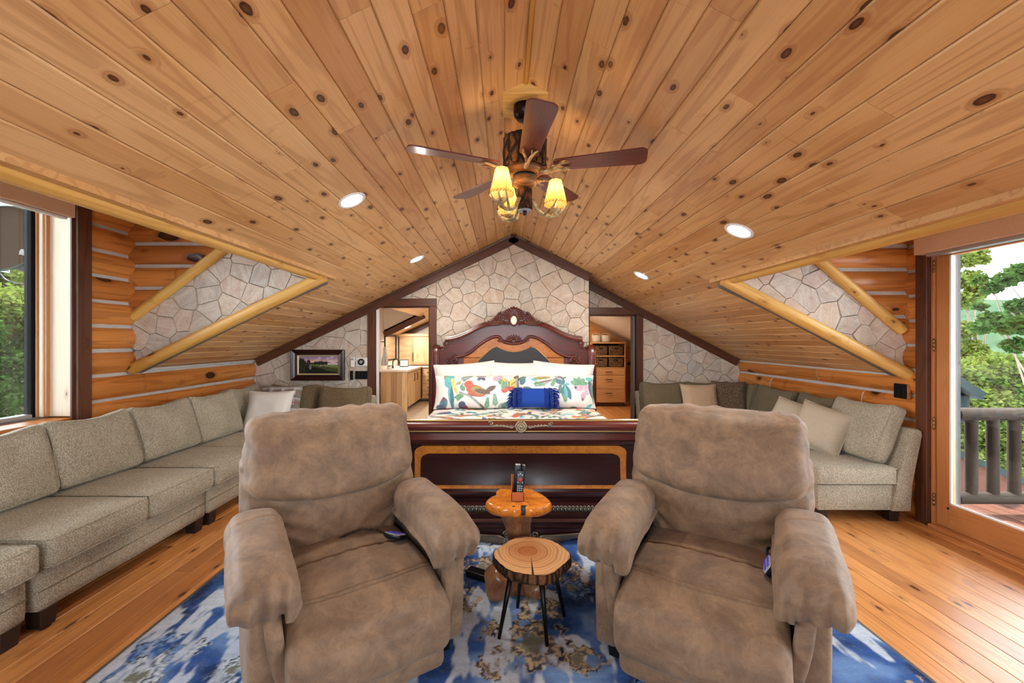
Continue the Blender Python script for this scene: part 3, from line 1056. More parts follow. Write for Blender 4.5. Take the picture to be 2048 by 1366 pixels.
# gable trim
t1 = empty('trim_1'); struct(t1)
def gable(xa, xb, y, par):
    s = 1 if xb > xa else -1
    off = .055
    
    d = Vector((xb - xa, 0, ceil_z(xb) - ceil_z(xa))).normalized()
    nn = Vector((-d.z, 0, d.x)) if d.x > 0 else Vector((d.z, 0, -d.x))
    p0 = Vector((xa, y, ceil_z(xa))) - nn * off; p1 = Vector((xb, y, ceil_z(xb))) - nn * off
    bar('gable_board', p0, p1, .105, .036, M['dark_trim'], par, .004, (0, -1, 0))
    bar('gable_bead', p0 + nn * .045 + Vector((0, -.022, 0)), p1 + nn * .045 + Vector((0, -.022, 0)), .02, .02, M['dark_trim'], par, .003, (0, -1, 0))
gable(XR + .03, XL + .02, YB - .03, t1)
gable(XR - .03, 1.17, YB - .03, t1)
gable(1.15, XRT - .02, YB2 - .03, t1)

# ---------------------------------------------------------- doorways
def doorway(name, xa, xb, top, y, casing, wleft, wright, depth=.12):
    d = struct(empty(name))
    yc0, yc1 = y - .035, y
    if wleft: bar('casing', (xa - wleft / 2, y - .018, 0), (xa - wleft / 2, y - .018, top), wleft, .036, M['dark_trim'], d, .004, (0, -1, 0))
    if wright: bar('casing', (xb + wright / 2, y - .018, 0), (xb + wright / 2, y - .018, top), wright, .036, M['dark_trim'], d, .004, (0, -1, 0))
    bar('head_casing', (xa - wleft, y - .02, top + casing / 2), (xb + wright, y - .02, top + casing / 2), casing, .042, M['dark_trim'], d, .004, (0, -1, 0))
    for (x, s) in ((xa, 1), (xb, -1)):
        bar('jamb', (x + s * .009, y + depth / 2, 0), (x + s * .009, y + depth / 2, top), .018, depth, M['mahogany'], d, .002, (0, -1, 0))
    bar('head_jamb', (xa, y + depth / 2, top - .009), (xb, y + depth / 2, top - .009), .018, depth, M['mahogany'], d, .002, (0, -1, 0))
    return d
doorway('door_1', -1.77, -1.02, 1.955, YB, .105, .087, .095)
d2 = doorway('door_2', 1.16, 1.925, 1.87, YB2, .105, 0.02, .095)
# pocket-door edge at the left jamb of the bathroom doorway
bbox('door_edge', (-1.752, -1.735), (YB + .0, YB + .09), (.01, 1.93), M['white_plastic'], bpy.data.objects['door_1'], .003, 1)

# ---------------------------------------------------------- window on the left
w1 = struct(empty('window_1'))
bar('jamb_face', (-3.52, 3.275, .9), (-3.52, 3.275, 2.6), .25, .03, M['pale_jamb'], w1, .003, (0, -1, 0))
bar('stop', (-3.585, 3.25, .9), (-3.585, 3.25, 2.6), .02, .03, M['door_fir'], w1, .003, (0, -1, 0))
bar('stop', (-3.61, 3.245, .9), (-3.61, 3.245, 2.6), .03, .04, M['pale_jamb'], w1, .003, (0, -1, 0))
bar('stop', (-3.635, 3.24, .9), (-3.635, 3.24, 2.6), .014, .05, M['door_fir'], w1, .003, (0, -1, 0))
bar('frame', (-3.68, 3.235, .88), (-3.68, 3.235, 2.6), .06, .075, M['black_frame'], w1, .004, (0, -1, 0))
bar('frame', (-3.68, .0, .9), (-3.68, .0, 2.6), .06, .075, M['black_frame'], w1, .004, (0, -1, 0))
bar('sill_rail', (-3.675, -.3, .905), (-3.675, 3.2, .905), .07, .045, M['aluminium'], w1, .006)
bar('sill', (-3.53, -.3, .875), (-3.53, 3.29, .875), .28, .03, M['log'], w1, .006)
bar('head', (-3.6, -.3, 2.61), (-3.6, 3.29, 2.61), .2, .04, M['pale_jamb'], w1, .004)
bbox('glass_pane', (-3.683, -3.677), (.03, 3.2), (.92, 2.6), M['glass'], w1, 0)
t2 = struct(empty('trim_2'))
bar('casing', (-3.378, 3.318, .2), (-3.378, 3.318, 2.72), .045, .115, M['dark_trim'], t2, .004, (0, -1, 0))
bar('reveal_strip', (-3.392, 3.252, .2), (-3.392, 3.252, 2.72), .016, .02, M['dark_trim'], t2, .002, (0, -1, 0))

# ---------------------------------------------------------- glazed door on the right
def glazed_door(name, y0, y1, hinge_side):
    d = struct(empty(name))
    x0, x1 = 3.46, 3.51
    xm = (x0 + x1) / 2
    st = .10
    bar('stile', (xm, y1 - st / 2, .03), (xm, y1 - st / 2, 2.28), .05, st, M['door_fir'], d, .004, (0, -1, 0))
    bar('stile', (xm, y0 + st / 2, .03), (xm, y0 + st / 2, 2.28), .05, st, M['door_fir'], d, .004, (0, -1, 0))
    bar('bottom_rail', (xm, y0 + st, .125), (xm, y1 - st, .125), .05, .19, M['door_fir'], d, .004)
    bar('top_rail', (xm, y0 + st, 2.22), (xm, y1 - st, 2.22), .05, .12, M['door_fir'], d, .004)
    bbox('glass_pane', (xm - .003, xm + .003), (y0 + st - .01, y1 - st + .01), (.21, 2.17), M['glass'], d, 0)
    for (a, b, w) in (((x0 + .006, y1 - st - .006, .22), (x0 + .006, y1 - st - .006, 2.16), .014), ((x0 + .006, y0 + st + .006, .22), (x0 + .006, y0 + st + .006, 2.16), .014)):
        bar('glazing_bead', a, b, .016, w, M['white_plastic'], d, .002, (0, -1, 0))
    bar('glazing_bead', (x0 + .006, y0 + st, .226), (x0 + .006, y1 - st, .226), .016, .014, M['white_plastic'], d, .002)
    return d
gd = glazed_door('door_3', 2.42, 3.33, 1)
for z in (2.09, 1.46, .83, .22):
    h = lathe('hinge', [(.0001, -.052), (.006, -.052), (.006, -.048), (.0085, -.047), (.0085, -.016), (.0075, -.0155), (.0085, -.015), (.0085, .015), (.0075, .0155), (.0085, .016), (.0085, .047), (.006, .048), (.006, .052), (.0001, .052)], M['brass'], gd, 12, (3.449, 3.337, z))
lathe('rail_bolt', [(.0001, 0), (.008, 0), (.009, .003), (.006, .006), (.0001, .006)], M['black_metal'], gd, 12, (3.46, 3.24, .185), (0, -PI / 2, 0))
glazed_door('door_4', 1.49, 2.40, -1)
w3 = struct(empty('window_2'))
bar('frame', (3.5, 1.44, .0), (3.5, 1.44, 2.3), .06, .08, M['door_fir'], w3, .004, (0, -1, 0))
bbox('glass_pane', (3.497, 3.503), (-.58, 1.40), (.02, 2.28), M['glass'], w3, 0)
t3 = struct(empty('trim_3'))
bar('casing', (3.435, 3.405, .0), (3.435, 3.405, 2.72), .05, .095, M['dark_trim'], t3, .004, (0, -1, 0))
bar('jamb', (3.475, 3.345, .0), (3.475, 3.345, 2.34), .06, .022, M['door_fir'], t3, .002, (0, -1, 0))
bar('jamb_outer', (3.54, 3.30, .0), (3.54, 3.30, 2.34), .05, .11, M['exterior_trim'], t3, .002, (0, -1, 0))
bar('head_casing', (3.435, -.6, 2.40), (3.435, 3.36, 2.40), .04, .12, M['dark_trim'], t3, .004)
bar('threshold', (3.47, -.6, .014), (3.47, 3.34, .014), .15, .03, M['door_fir'], t3, .006)

# ---------------------------------------------------------- unseen rear wall; window added so daylight reaches the chair fronts
rw = MB()
zt = 3.1
for (a, b, c, d) in ((-3.7, -1.15, 0, 2.8), (1.35, 3.75, 0, 2.8), (-1.15, 1.35, 0, .85), (-1.15, 1.35, 2.25, 3.1)):
    rw.box(a, b, YREAR - .15, YREAR, c, d)
struct(rw.build('wall_rear', M['log']))
w4 = struct(empty('added_rear_window'))
for x in (-1.13, .1, 1.33):
    bar('mullion', (x, YREAR - .06, .85), (x, YREAR - .06, 2.25), .05, .08, M['dark_trim'], w4, .004, (0, -1, 0))
bbox('glass_pane', (-1.13, 1.33), (YREAR - .065, YREAR - .06), (.85, 2.25), M['glass'], w4, 0)

# ---------------------------------------------------------- bathroom beyond door_1
bt = MB()
bt.box(-2.8, -.85, YB + .1, 10.6, -.14, .004)
struct(bt.build('floor_tile', M['tile']))
struct(bbox('wall_bathroom_left', (-2.72, -2.62), (YB + .12, 10.5), (0, 2.9), M['plaster'], None, 0))
struct(bbox('wall_bathroom_right', (-.93, -.83), (YB2 + .12, 10.5), (0, 2.9), M['plaster'], None, 0))
struct(bbox('wall_bathroom_back', (-2.72, -.83), (10.4, 10.5), (0, 2.9), M['plaster'], None, 0))
bw = MB()
bw.add(*prism_geo([(-2.62, ceil_z(-2.62)), (-1.82, ceil_z(-1.82)), (-1.82, 2.75), (-2.62, 2.75)], 9.0, 9.06))
struct(bw.build('wall_bathroom', M['plaster']))
bc = MB()
slab(bc, -1.82, -.83, YB + .1, 10.5, 0, .1)
slab(bc, -2.7, -1.82, 9.0, 10.5, 0, .1)
bc.box(-2.7, -1.8, YB + .1, 9.06, 2.7, 2.8)
bc.box(-1.84, -1.80, YB + .1, 9.0, ceil_z(-1.82) + .02, 2.75)
struct(bc.build('ceiling_bathroom', M['pine_ceiling']))
bar('slope_beam', (-2.60, 8.96, ceil_z(-2.60) - .01), (-1.74, 8.96, ceil_z(-1.74) - .01), .12, .07, M['dark_trim'], bpy.data.objects['wall_bathroom'], .004, (0, -1, 0))
bar('slope_beam', (-2.6, 10.37, ceil_z(-2.6) - .05), (-.95, 10.37, ceil_z(-.95) - .05), .12, .05, M['dark_trim'], bpy.data.objects['wall_bathroom'], .004, (0, -1, 0))

# ---------------------------------------------------------- closet beyond door_2
cf = MB()
cf.box(1.1, 3.5, YB2 + .1, 10.0, -.14, -.024)
struct(cf.build('floor_closet', M['dark_trim']))
cw = MB()
cw.box(1.06, 1.16, YB2 + .12, 10.0, 0, 2.6)
cw.box(3.45, 3.55, YB2 + .12, 10.0, 0, 1.6)
struct(cw.build('wall_closet', M['plaster']))
bbox('wall_closet_back', (1.1, 3.5), (9.9, 10.0), (0, 2.5), M['log'], None, 0)
struct(bpy.data.objects['wall_closet_back'])
cc = MB()
slab(cc, 1.1, 3.55, YB2 + .1, 10.0, 0, .1)
struct(cc.build('ceiling_closet', M['plaster']))
bar('slope_trim', (1.2, 9.88, ceil_z(1.2) - .06), (3.4, 9.88, ceil_z(3.4) - .06), .10, .03, M['closet_oak'], bpy.data.objects['wall_closet_back'], .003, (0, -1, 0))

# ================================================================== recessed lights
def recessed(x, y, label, watt=DOWNLIGHT_W):
    z = ceil_z(x)
    s = -1 if x < XR else 1
    SL = SLL if s < 0 else SLR
    # inward/downward normal of the slope
    nd = Vector((-SL if s > 0 else SL, 0, -1)).normalized()
    q = nd.to_track_quat('Z', 'Y')
    e = empty('recessed_light', Vector((x, y, z)), 0, label, 'ceiling light', 'recessed ceiling lights')
    e.rotation_euler = q.to_euler()
    lathe('trim_ring', [(.068, .001), (.092, .0005), (.092, .005), (.086, .009), (.072, .006), (.068, .002)], M['white_plastic'], e, 36, cap=False)
    lathe('lens', [(.0005, .0032), (.04, .0032), (.07, .0030)], M['led'], e, 36)
    d = bpy.data.lights.new('downlight', 'AREA')
    d.shape = 'DISK'; d.size = .13; d.energy = watt; d.color = (1.0, .93, .84)
    o = bpy.data.objects.new('downlight', d)
    COL.objects.link(o); o.parent = e
    o.location = (0, 0, .015); o.rotation_euler = (PI, 0, 0)
    return e
recessed(-.99, 2.68, 'round recessed ceiling light on left slope, nearer the fan')
recessed(-.989, 4.635, 'round recessed ceiling light on left slope above the bathroom door')
recessed(1.52, 2.695, 'round recessed ceiling light on right slope, nearest the glass door')
recessed(1.511, 4.594, 'round recessed ceiling light on right slope above the closet door')

# ================================================================== ceiling fan
prism('fan_mount_block', [(XR - .13, 2.874), (XR + .13, 2.874), (XR + .13, 2.885), (XR, 2.938), (XR - .13, 2.885)], 2.31, 2.57, M['peeled_log'], ceiling, 'y', .002)
FX, FY = XR, 2.44
fan = empty('ceiling_fan', (FX, FY, 2.874), 0, 'rustic ceiling fan with five wooden blades, bark housing and antler lamps', 'ceiling fan')
def F(z): return z - 2.874
lathe('canopy', [(.001, F(2.79)), (.03, F(2.79)), (.045, F(2.795)), (.062, F(2.815)), (.066, F(2.83)), (.066, F(2.873)), (.001, F(2.873))], M['bronze'], fan, 32)
tube('downrod', [(0, 0, F(2.80)), (0, 0, F(2.66))], .013, M['bronze'], fan, 14)
def bark_lathe(name, prof, parent, seg=40, amp=.004, seed=1, mat=None):
    v, f = lathe_geo(prof, seg)
    P = np.array(v)
    R = np.linalg.norm(P[:, :2], axis=1, keepdims=True) + 1e-6
    d = fbm(np.stack([P[:, 0] * 60, P[:, 1] * 60, P[:, 2] * 22], 1), seed, 3)[:, None]
    P[:, :2] += P[:, :2] / R * d * amp * (R > .03)
    return mesh(name, P.tolist(), f, mat or M['bark'], parent, smooth=True)
zs = np.linspace(2.505, 2.675, 12)
mh = bark_lathe('motor_housing', [(.05, F(2.50))] + [(.128, F(z)) for z in zs] + [(.10, F(2.685)), (.03, F(2.69))], fan, 48, .007)
lathe('flywheel', [(.05, F(2.465)), (.085, F(2.468)), (.105, F(2.485)), (.108, F(2.505)), (.05, F(2.508))], M['log_lamp_metal'], fan, 40)
lathe('spacer_ring', [(.05, F(2.452)), (.070, F(2.452)), (.070, F(2.468)), (.05, F(2.468))], M['black_metal'], fan, 32)
lathe('switch_housing', [(.001, F(2.392)), (.03, F(2.392)), (.045, F(2.396)), (.055, F(2.402)), (.068, F(2.410)), (.070, F(2.418)), (.070, F(2.452)), (.001, F(2.453))], M['log_lamp_metal'], fan, 36)
bark_lathe('lamp_log', [(.03, F(2.262))] + [(.043, F(z)) for z in np.linspace(2.265, 2.385, 8)] + [(.03, F(2.392))], fan, 28, .006, 5)
lathe('end_disc', [(.001, F(2.258)), (.040, F(2.258)), (.041, F(2.263)), (.001, F(2.264))], M['grey_metal'], fan, 28)
lathe('finial', [(.001, F(2.232)), (.008, F(2.234)), (.012, F(2.242)), (.012, F(2.258)), (.001, F(2.259))], M['bronze'], fan, 16)
# blades
def blade_outline():
    pts = []
    r0, r1 = .165, .685
    hw0, hw1 = .052, .072
    top = []
    for i in range(9):                         # rounded root
        a = PI / 2 + PI * i / 8
        top.append((r0 + .03 + .03 * math.cos(a) * 1.0, hw0 * math.sin(a)))
    low = [(r1 - .05, -hw1)]
    tip = []
    for i in range(9):
        a = -PI / 2 + (PI / 2) * i / 8
        tip.append((r1 - .04 + .04 * math.cos(a), -hw1 + .04 + .04 * math.sin(a)))
    for i in range(9):
        a = (PI / 2) * i / 8
        tip.append((r1 - .04 + .04 * math.cos(a), hw1 - .04 + .04 * math.sin(a)))
    return top + tip
BO = blade_outline()
vb, fb_ = prism_geo(BO, -.004, .004, 'z')
bm = bmesh.new(); vs = [bm.verts.new(p) for p in vb]
for q in fb_: bm.faces.new([vs[i] for i in q])
bmesh.ops.recalc_face_normals(bm, faces=bm.faces)
blade_me = bpy.data.meshes.new('blade'); bm.to_mesh(blade_me); bm.free()
blade_me.materials.append(M['blade_wood'])
ant = MB()
ant.add(*tube_geo([(.085, 0, -.028), (.115, 0, -.040), (.15, .004, -.032), (.19, .012, -.022), (.24, .028, -.016), (.275, .040, -.018)], [.013, .014, .012, .010, .007, .003], 10))
ant.add(*tube_geo([(.15, .002, -.030), (.185, -.012, -.022), (.225, -.032, -.017), (.262, -.036, -.018)], [.011, .009, .007, .003], 10))
ant.add(*tube_geo([(.215, .02, -.018), (.25, .012, -.015), (.27, .012, -.017)], [.007, .005, .002], 8))
ant_me = None
for a in (274, 346, 58, 130, 202):
    b = link_mesh('blade', blade_me, None, fan, (0, 0, F(2.512)), Euler((math.radians(-11), 0, math.radians(a)), 'XYZ'))
    if ant_me is None:
        o = ant.build('blade_arm', M['antler'], b, (0, 0, 0), None, True); ant_me = o.data
    else: o = link_mesh('blade_arm', ant_me, None, b, (0, 0, 0))
# antler lamps
def antler_lamp(ang):
    ca, sa = math.cos(math.radians(ang)), math.sin(math.radians(ang))
    arm = MB()
    def P(r, t, z): return (r * ca - t * sa, r * sa + t * ca, F(z))
    arm.add(*tube_geo([P(.035, 0, 2.325), P(.055, .0, 2.315), P(.075, .003, 2.275), P(.11, .004, 2.245), P(.155, 0, 2.235), P(.195, -.004, 2.245), P(.235, -.014, 2.275), P(.262, -.03, 2.325)], [.013, .013, .012, .011, .010, .008, .006, .002], 10))
    arm.add(*tube_geo([P(.13, .0, 2.24), P(.165, .03, 2.245), P(.20, .055, 2.27), P(.225, .065, 2.315)], [.009, .008, .006, .002], 8))
    arm.add(*tube_geo([P(.12, .0, 2.242), P(.135, -.035, 2.255), P(.16, -.06, 2.285), P(.175, -.068, 2.32)], [.008, .007, .005, .002], 8))
    arm.add(*tube_geo([P(.17, .0, 2.238), P(.20, .02, 2.245), P(.24, .03, 2.285), P(.25, .035, 2.318)], [.008, .007, .005, .002], 8))
    o = arm.build('lamp_arm', M['antler'], fan, smooth=True)
    c = P(.19, 0, 0)
    lathe('socket', [(.001, F(2.238)), (.014, F(2.238)), (.014, F(2.262)), (.024, F(2.268)), (.030, F(2.282)), (.014, F(2.29)), (.012, F(2.335)), (.001, F(2.336))], M['antler'], o, 18, (c[0], c[1], 0))
    sh = lathe('lamp_shade', [(.070, F(2.306)), (.036, F(2.452))], M['rawhide'], fan, 36, (c[0], c[1], 0), cap=False)
    sd = MB()
    for (r, z, n) in ((.0705, 2.309, 22), (.0365, 2.449, 12)):
        for k in range(n):
            a = 2 * PI * k / n
            a2 = a + 2 * PI / n * .55
            sd.add(*tube_geo([(r * math.cos(a), r * math.sin(a), F(z - .005)), (r * 1.02 * math.cos((a + a2) / 2), r * 1.02 * math.sin((a + a2) / 2), F(z + .003)), (r * .985 * math.cos(a2), r * .985 * math.sin(a2), F(z + .009))], .0013, 5))
    for k in range(4):
        a = 2 * PI * k / 4 + .4
        sd.add(*tube_geo([(.0708 * math.cos(a), .0708 * math.sin(a), F(2.306)), (.0368 * math.cos(a), .0368 * math.sin(a), F(2.452))], .0011, 5))
    sd.build('stitching', M['bronze'], sh)
    lathe('bulb', [(.001, F(2.335)), (.010, F(2.337)), (.014, F(2.36)), (.010, F(2.385)), (.002, F(2.398))], M['bulb'], o, 14, (c[0], c[1], 0))
    d = bpy.data.lights.new('bulb_light', 'POINT')
    d.energy = 3.0; d.color = (1.0, .70, .36); d.shadow_soft_size = .02
    l = bpy.data.objects.new('bulb_light', d); COL.objects.link(l); l.parent = fan
    l.location = (c[0], c[1], F(2.39))
for a in (225, 12, 120): antler_lamp(a)

# ================================================================== soft furniture helpers
def wob(P, seed, sc, amp, oct=3):
    P2 = P.copy()
    P2[:, 0] += amp * fbm(P * sc, seed, oct); P2[:, 1] += amp * fbm(P * sc, seed + 17, oct); P2[:, 2] += amp * fbm(P * sc, seed + 31, oct)
    return P2

def piping(size, r, deform, parent, mat, face='z', inset=.0, rad=.0045, zfrac=1.0):
    """welt round the edge of the +face of a rounded box"""
    H = np.array(size) / 2
    ax = {'x': 0, 'y': 1, 'z': 2}[face[-1]]
    sg = -1 if face.startswith('-') else 1
    o = [i for i in range(3) if i != ax]
    k = r * (1 - .7071)
    A, B = H[o[0]] - k, H[o[1]] - k
    pts = []
    n = 14
    c = min(r, .05)
    for (sx, sy, a0) in ((1, 1, 0), (-1, 1, PI / 2), (-1, -1, PI), (1, -1, 1.5 * PI)):
        for i in range(5):
            a = a0 + PI / 2 * i / 4
            q = [0, 0, 0]
            q[o[0]] = sx * (A - c) + c * math.cos(a); q[o[1]] = sy * (B - c) + c * math.sin(a); q[ax] = sg * (H[ax] - k)
            pts.append(q)
        nx = {(1, 1): (-1, 1), (-1, 1): (-1, -1), (-1, -1): (1, -1), (1, -1): (1, 1)}[(sx, sy)]
        p0 = pts[-1]
        q1 = [0, 0, 0]
        a = a0 + PI / 2
        q1[o[0]] = nx[0] * (A - c) + c * math.cos(a); q1[o[1]] = nx[1] * (B - c) + c * math.sin(a); q1[ax] = p0[ax]
        for i in range(1, n): pts.append([p0[j] + (q1[j] - p0[j]) * i / n for j in range(3)])
    P = np.array(pts)
    U = P / H
    if deform is not None: P = deform(P, U)
    v, f = tube_geo(P.tolist(), rad, 6, False, True)
    return mesh('piping', v, f, mat, parent, smooth=True)

def seat_cushion(parent, w, d, h, loc, mat, seed, rot=None):
    size = (w, d, h)
    def df(P, U):
        Q = P.copy()
        Q[:, 2] += .028 * (1 - U[:, 0] ** 2) * (1 - U[:, 1] ** 2) * (U[:, 2] > -.5)
        Q[:, 1] -= .012 * (1 - U[:, 0] ** 2) * (U[:, 1] < 0) * (1 - np.abs(U[:, 2]))
        return wob(Q, seed, 7, .004)
    o = soft('seat_cushion', size, .028, mat, parent, (18, 18, 6), df, loc, rot)
    piping(size, .028, df, o, mat, 'z')
    piping(size, .028, df, o, mat, '-z')
    return o

def back_cushion(parent, w, h, d, loc, mat, seed, rot=None, sag=.02, name='back_cushion', pipe=True):
    size = (w, d, h)
    def df(P, U):
        Q = P.copy()
        b = (1 - U[:, 0] ** 2) * (1 - U[:, 2] ** 2)
        Q[:, 1] += np.sign(U[:, 1]) * .045 * b
        Q[:, 2] += -sag * (1 - U[:, 0] ** 2) * (U[:, 2] > 0.4) + .015 * np.abs(U[:, 0]) ** 3 * (U[:, 2] > .4)
        Q[:, 0] += .006 * np.sign(U[:, 0]) * (1 - U[:, 2] ** 2) * np.abs(U[:, 0])
        # soft drag lines
        Q[:, 1] -= .007 * np.sin(P[:, 0] * 16 + P[:, 2] * 9 + seed) * (1 - U[:, 2] ** 2) * (U[:, 1] < 0)
        return wob(Q, seed, 5, .012)
    o = soft(name, size, .045, mat, parent, (18, 8, 18), df, loc, rot)
    if pipe: piping(size, .045, df, o, mat, '-y')
    return o

def sofa_leg(parent, x, y, mat=None, s=.09, h=.105):
    v = []
    for (z, k) in ((0, .82), (h, 1.0)):
        for (a, b) in ((-1, -1), (1, -1), (1, 1), (-1, 1)): v.append((x + a * s / 2 * k, y + b * s / 2 * k, z))
    vv, ff = bevel_geo(v, BOXF, .004, 1)
    return mesh('leg', vv, ff, mat or M['dark_wood_foot'], parent)

def sofa_unit(name, loc, rz, w, seats, label, group, seed, seat_mat=None, back_mats=None, depth=1.0, legs=True, backs=True, back_h=.46):
    e = empty(name, loc, rz, label, 'sofa', group)
    t = M['tweed']
    sm = seat_mat or t
    D = depth / 2
    def bdf(P, U): return wob(P, seed, 4, .004)
    soft('base', (w - .012, depth - .08, .225), .02, t, e, (14, 12, 5), bdf, (0, -.0, .21))
    bbox('welt_band', (-w / 2 + .01, w / 2 - .01), (-D + .036, -D + .042), (.205, .209), M['chenille'], e, .001, 1)
    def fdf(P, U):
        Q = P.copy(); Q[:, 1] += .16 * (U[:, 2] * .5 + .5); return Q
    soft('back_frame', (w - .012, .15, .62), .035, t, e, (12, 6, 10), fdf, (0, D - .24, .46))
    sw = w / seats
    for i in range(seats):
        x = -w / 2 + sw * (i + .5)
        seat_cushion(e, sw - .008, depth * .80, .155, (x, -D + depth * .40 - .03, .405), sm, seed + i)
        if backs:
            bm_ = (back_mats or [t] * seats)[i]
            back_cushion(e, sw - .01, back_h, .17, (x, D - .33, .485 + back_h / 2), bm_, seed + 9 + i, (math.radians(-17), 0, math.radians(random.uniform(-3, 3))))
    if legs:
        for (a, b) in ((-1, -1), (1, -1), (1, 1), (-1, 1)): sofa_leg(e, a * (w / 2 - .07), b * (D - .09))
    return e

GL, GR = 'sections of the left corner sofa', 'sections of the right corner sofa'
R90 = PI / 2
XSL = -2.845
sofa_unit('sectional_sofa', (XSL, 1.48, 0), R90, 1.20, 2, 'oatmeal tweed sofa section at the left edge, nearest the viewer', GL, 3, depth=1.0)
sofa_unit('sectional_sofa', (XSL, 2.715, 0), R90, 1.21, 2, 'oatmeal tweed two-seat sofa section under the left window', GL, 13, depth=1.0)
sofa_unit('sectional_sofa', (XSL, 3.965, 0), R90, 1.27, 2, 'oatmeal tweed sofa section below the left dormer log wall', GL, 23, depth=1.0)
# left corner section
cs = empty('sectional_sofa', (-2.845, 5.085, 0), 0, 'corner section of the left sofa where log and stone walls meet', 'sofa', GL)
soft('base', (.99, .95, .225), .02, M['tweed'], cs, (10, 10, 5), None, (0, 0, .21))
seat_cushion(cs, .93, .93, .155, (.02, -.02, .405), M['tweed'], 41)
soft('back_frame', (.14, .95, .62), .035, M['tweed'], cs, (6, 10, 10), None, (-.42, 0, .46))
soft('back_frame', (.95, .14, .62), .035, M['tweed'], cs, (10, 6, 10), None, (0, .41, .46))
back_cushion(cs, .58, .45, .16, (-.27, -.12, .715), M['tweed'], 42, (math.radians(-17), 0, R90))
back_cushion(cs, .62, .43, .17, (.13, .27, .70), M['chenille'], 43, (math.radians(-15), 0, 0))
for (a, b) in ((-.4, -.38), (.4, -.38), (.4, .38), (-.4, .38)): sofa_leg(cs, a, b)
sofa_unit('sectional_sofa', (-2.02, 5.10, 0), 0, .62, 1, 'brown chenille sofa section against the stone wall by the bathroom door', GL, 53, None, [M['chenille']], .95, back_h=.42)

# ---- right sofa
rs = empty('sectional_sofa', (3.0, 3.99, 0), 0, 'pale tweed armless sofa end beside the glass door', 'sofa', GR)
def L(poly): return [(x - 3.0, y - 3.99) for x, y in poly]
prism('base', L([(2.56, 3.40), (3.24, 3.40), (3.24, 4.58), (2.93, 4.58)]), .10, .315, M['tweed'], rs, 'z', .018, True)
prism('seat_cushion', L([(2.53, 3.365), (3.19, 3.365), (3.19, 4.57), (2.90, 4.57)]), .32, .465, M['tweed'], rs, 'z', .03, True)
sc_ = rs.children[-1] if len(rs.children) else None
def pl(poly, z, name='piping'):
    pts = []
    for i in range(len(poly)):
        a, b = poly[i], poly[(i + 1) % len(poly)]
        for k in range(10): pts.append((a[0] + (b[0] - a[0]) * k / 10, a[1] + (b[1] - a[1]) * k / 10, z))
    v, f = tube_geo(pts, .005, 6, False, True)
    return v, f
for z in (.333, .452):
    v, f = pl(L([(2.537, 3.372), (3.185, 3.372), (3.185, 4.56), (2.907, 4.56)]), z)
    mesh('piping', v, f, M['tweed'], rs, smooth=True)
bfp = [(3.17, .10), (3.31, .10), (3.325, .32), (3.405, .72), (3.40, .755), (3.375, .77), (3.335, .765), (3.20, .40)]
prism('back_frame', [(a - 3.0, b) for a, b in bfp], 3.38 - 3.99, 4.58 - 3.99, M['tweed'], rs, 'y', .014, True)
back_cushion(rs, .60, .50, .15, (3.215 - 3.0, 3.76 - 3.99, .70), M['tweed'], 61, (math.radians(-22), 0, -R90))
back_cushion(rs, .48, .47, .15, (3.22 - 3.0, 4.32 - 3.99, .69), M['chenille2'], 62, (math.radians(-20), 0, -R90))
for (x, y) in ((2.63, 3.47), (3.22, 3.47), (3.2, 4.5), (3.0, 4.5)): sofa_leg(rs, x - 3.0, y - 3.99)
# right corner section
rc = empty('sectional_sofa', (2.95, 5.30, 0), 0, 'olive chenille corner section of the right sofa in the stone corner', 'sofa', GR)
prism('base', [(-.03, -.70), (.40, -.70), (.40, .70), (-.45, .70), (-.45, -.25)], .10, .315, M['tweed'], rc, 'z', .018, True)
prism('seat_cushion', [(-.06, -.70), (.22, -.70), (.22, .5), (-.45, .5), (-.45, -.28)], .32, .47, M['chenille2'], rc, 'z', .03, True)
prism('back_frame', [(x - 2.95, z) for x, z in bfp], -.70, .70, M['chenille2'], rc, 'y', .014, True)
soft('back_frame', (.85, .14, .62), .035, M['chenille2'], rc, (8, 5, 8), None, (-.04, .63, .46))
back_cushion(rc, .66, .47, .15, (3.23 - 2.95, -.32, .69), M['chenille2'], 71, (math.radians(-18), 0, -R90))
back_cushion(rc, .44, .46, .15, (3.24 - 2.95, .28, .69), M['chenille2'], 72, (math.radians(-16), 0, -R90))
back_cushion(rc, .60, .45, .16, (-.14, .46, .69), M['chenille2'], 73, (math.radians(-14), 0, 0))
for (x, y) in ((.3, -.6), (.3, .6), (-.38, .6), (-.38, -.15)): sofa_leg(rc, x, y)
sofa_unit('sectional_sofa', (2.17, 5.57, 0), 0, .60, 1, 'olive chenille sofa section against the stone wall by the closet door', GR, 83, M['chenille2'], [M['chenille2']], .95, back_h=.43)

# ---- throw pillows
def pillow_np(w, h, t, n=26, pinch=.07, seed=0, ny=None):
    ny = ny or n
    u = np.linspace(-1, 1, n + 1); v = np.linspace(-1, 1, ny + 1)
    Ug, Vg = np.meshgrid(u, v, indexing='ij')
    Ug, Vg = Ug.ravel(), Vg.ravel()
    X = Ug * w / 2 * (1 - pinch * (1 - Vg ** 2) * np.abs(Ug) ** 2)
    Z = Vg * h / 2 * (1 - pinch * (1 - Ug ** 2) * np.abs(Vg) ** 2)
    T = t / 2 * ((1 - Ug ** 4) * (1 - Vg ** 4)) ** .62
    P = np.stack([X * 6, Z * 6, np.full_like(X, seed * 1.7)], 1)
    wr = fbm(P, seed, 3) * .014 + .006 * np.sin(X * 38 + 9 * Z + seed) * (np.abs(Ug) > .55) * (1 - np.abs(Ug))
    front = np.stack([X, -(T + wr * (T / t) * 2), Z], 1)
    back = np.stack([X, (T + wr * (T / t)), Z], 1)
    return front, back, Ug, Vg, n, ny
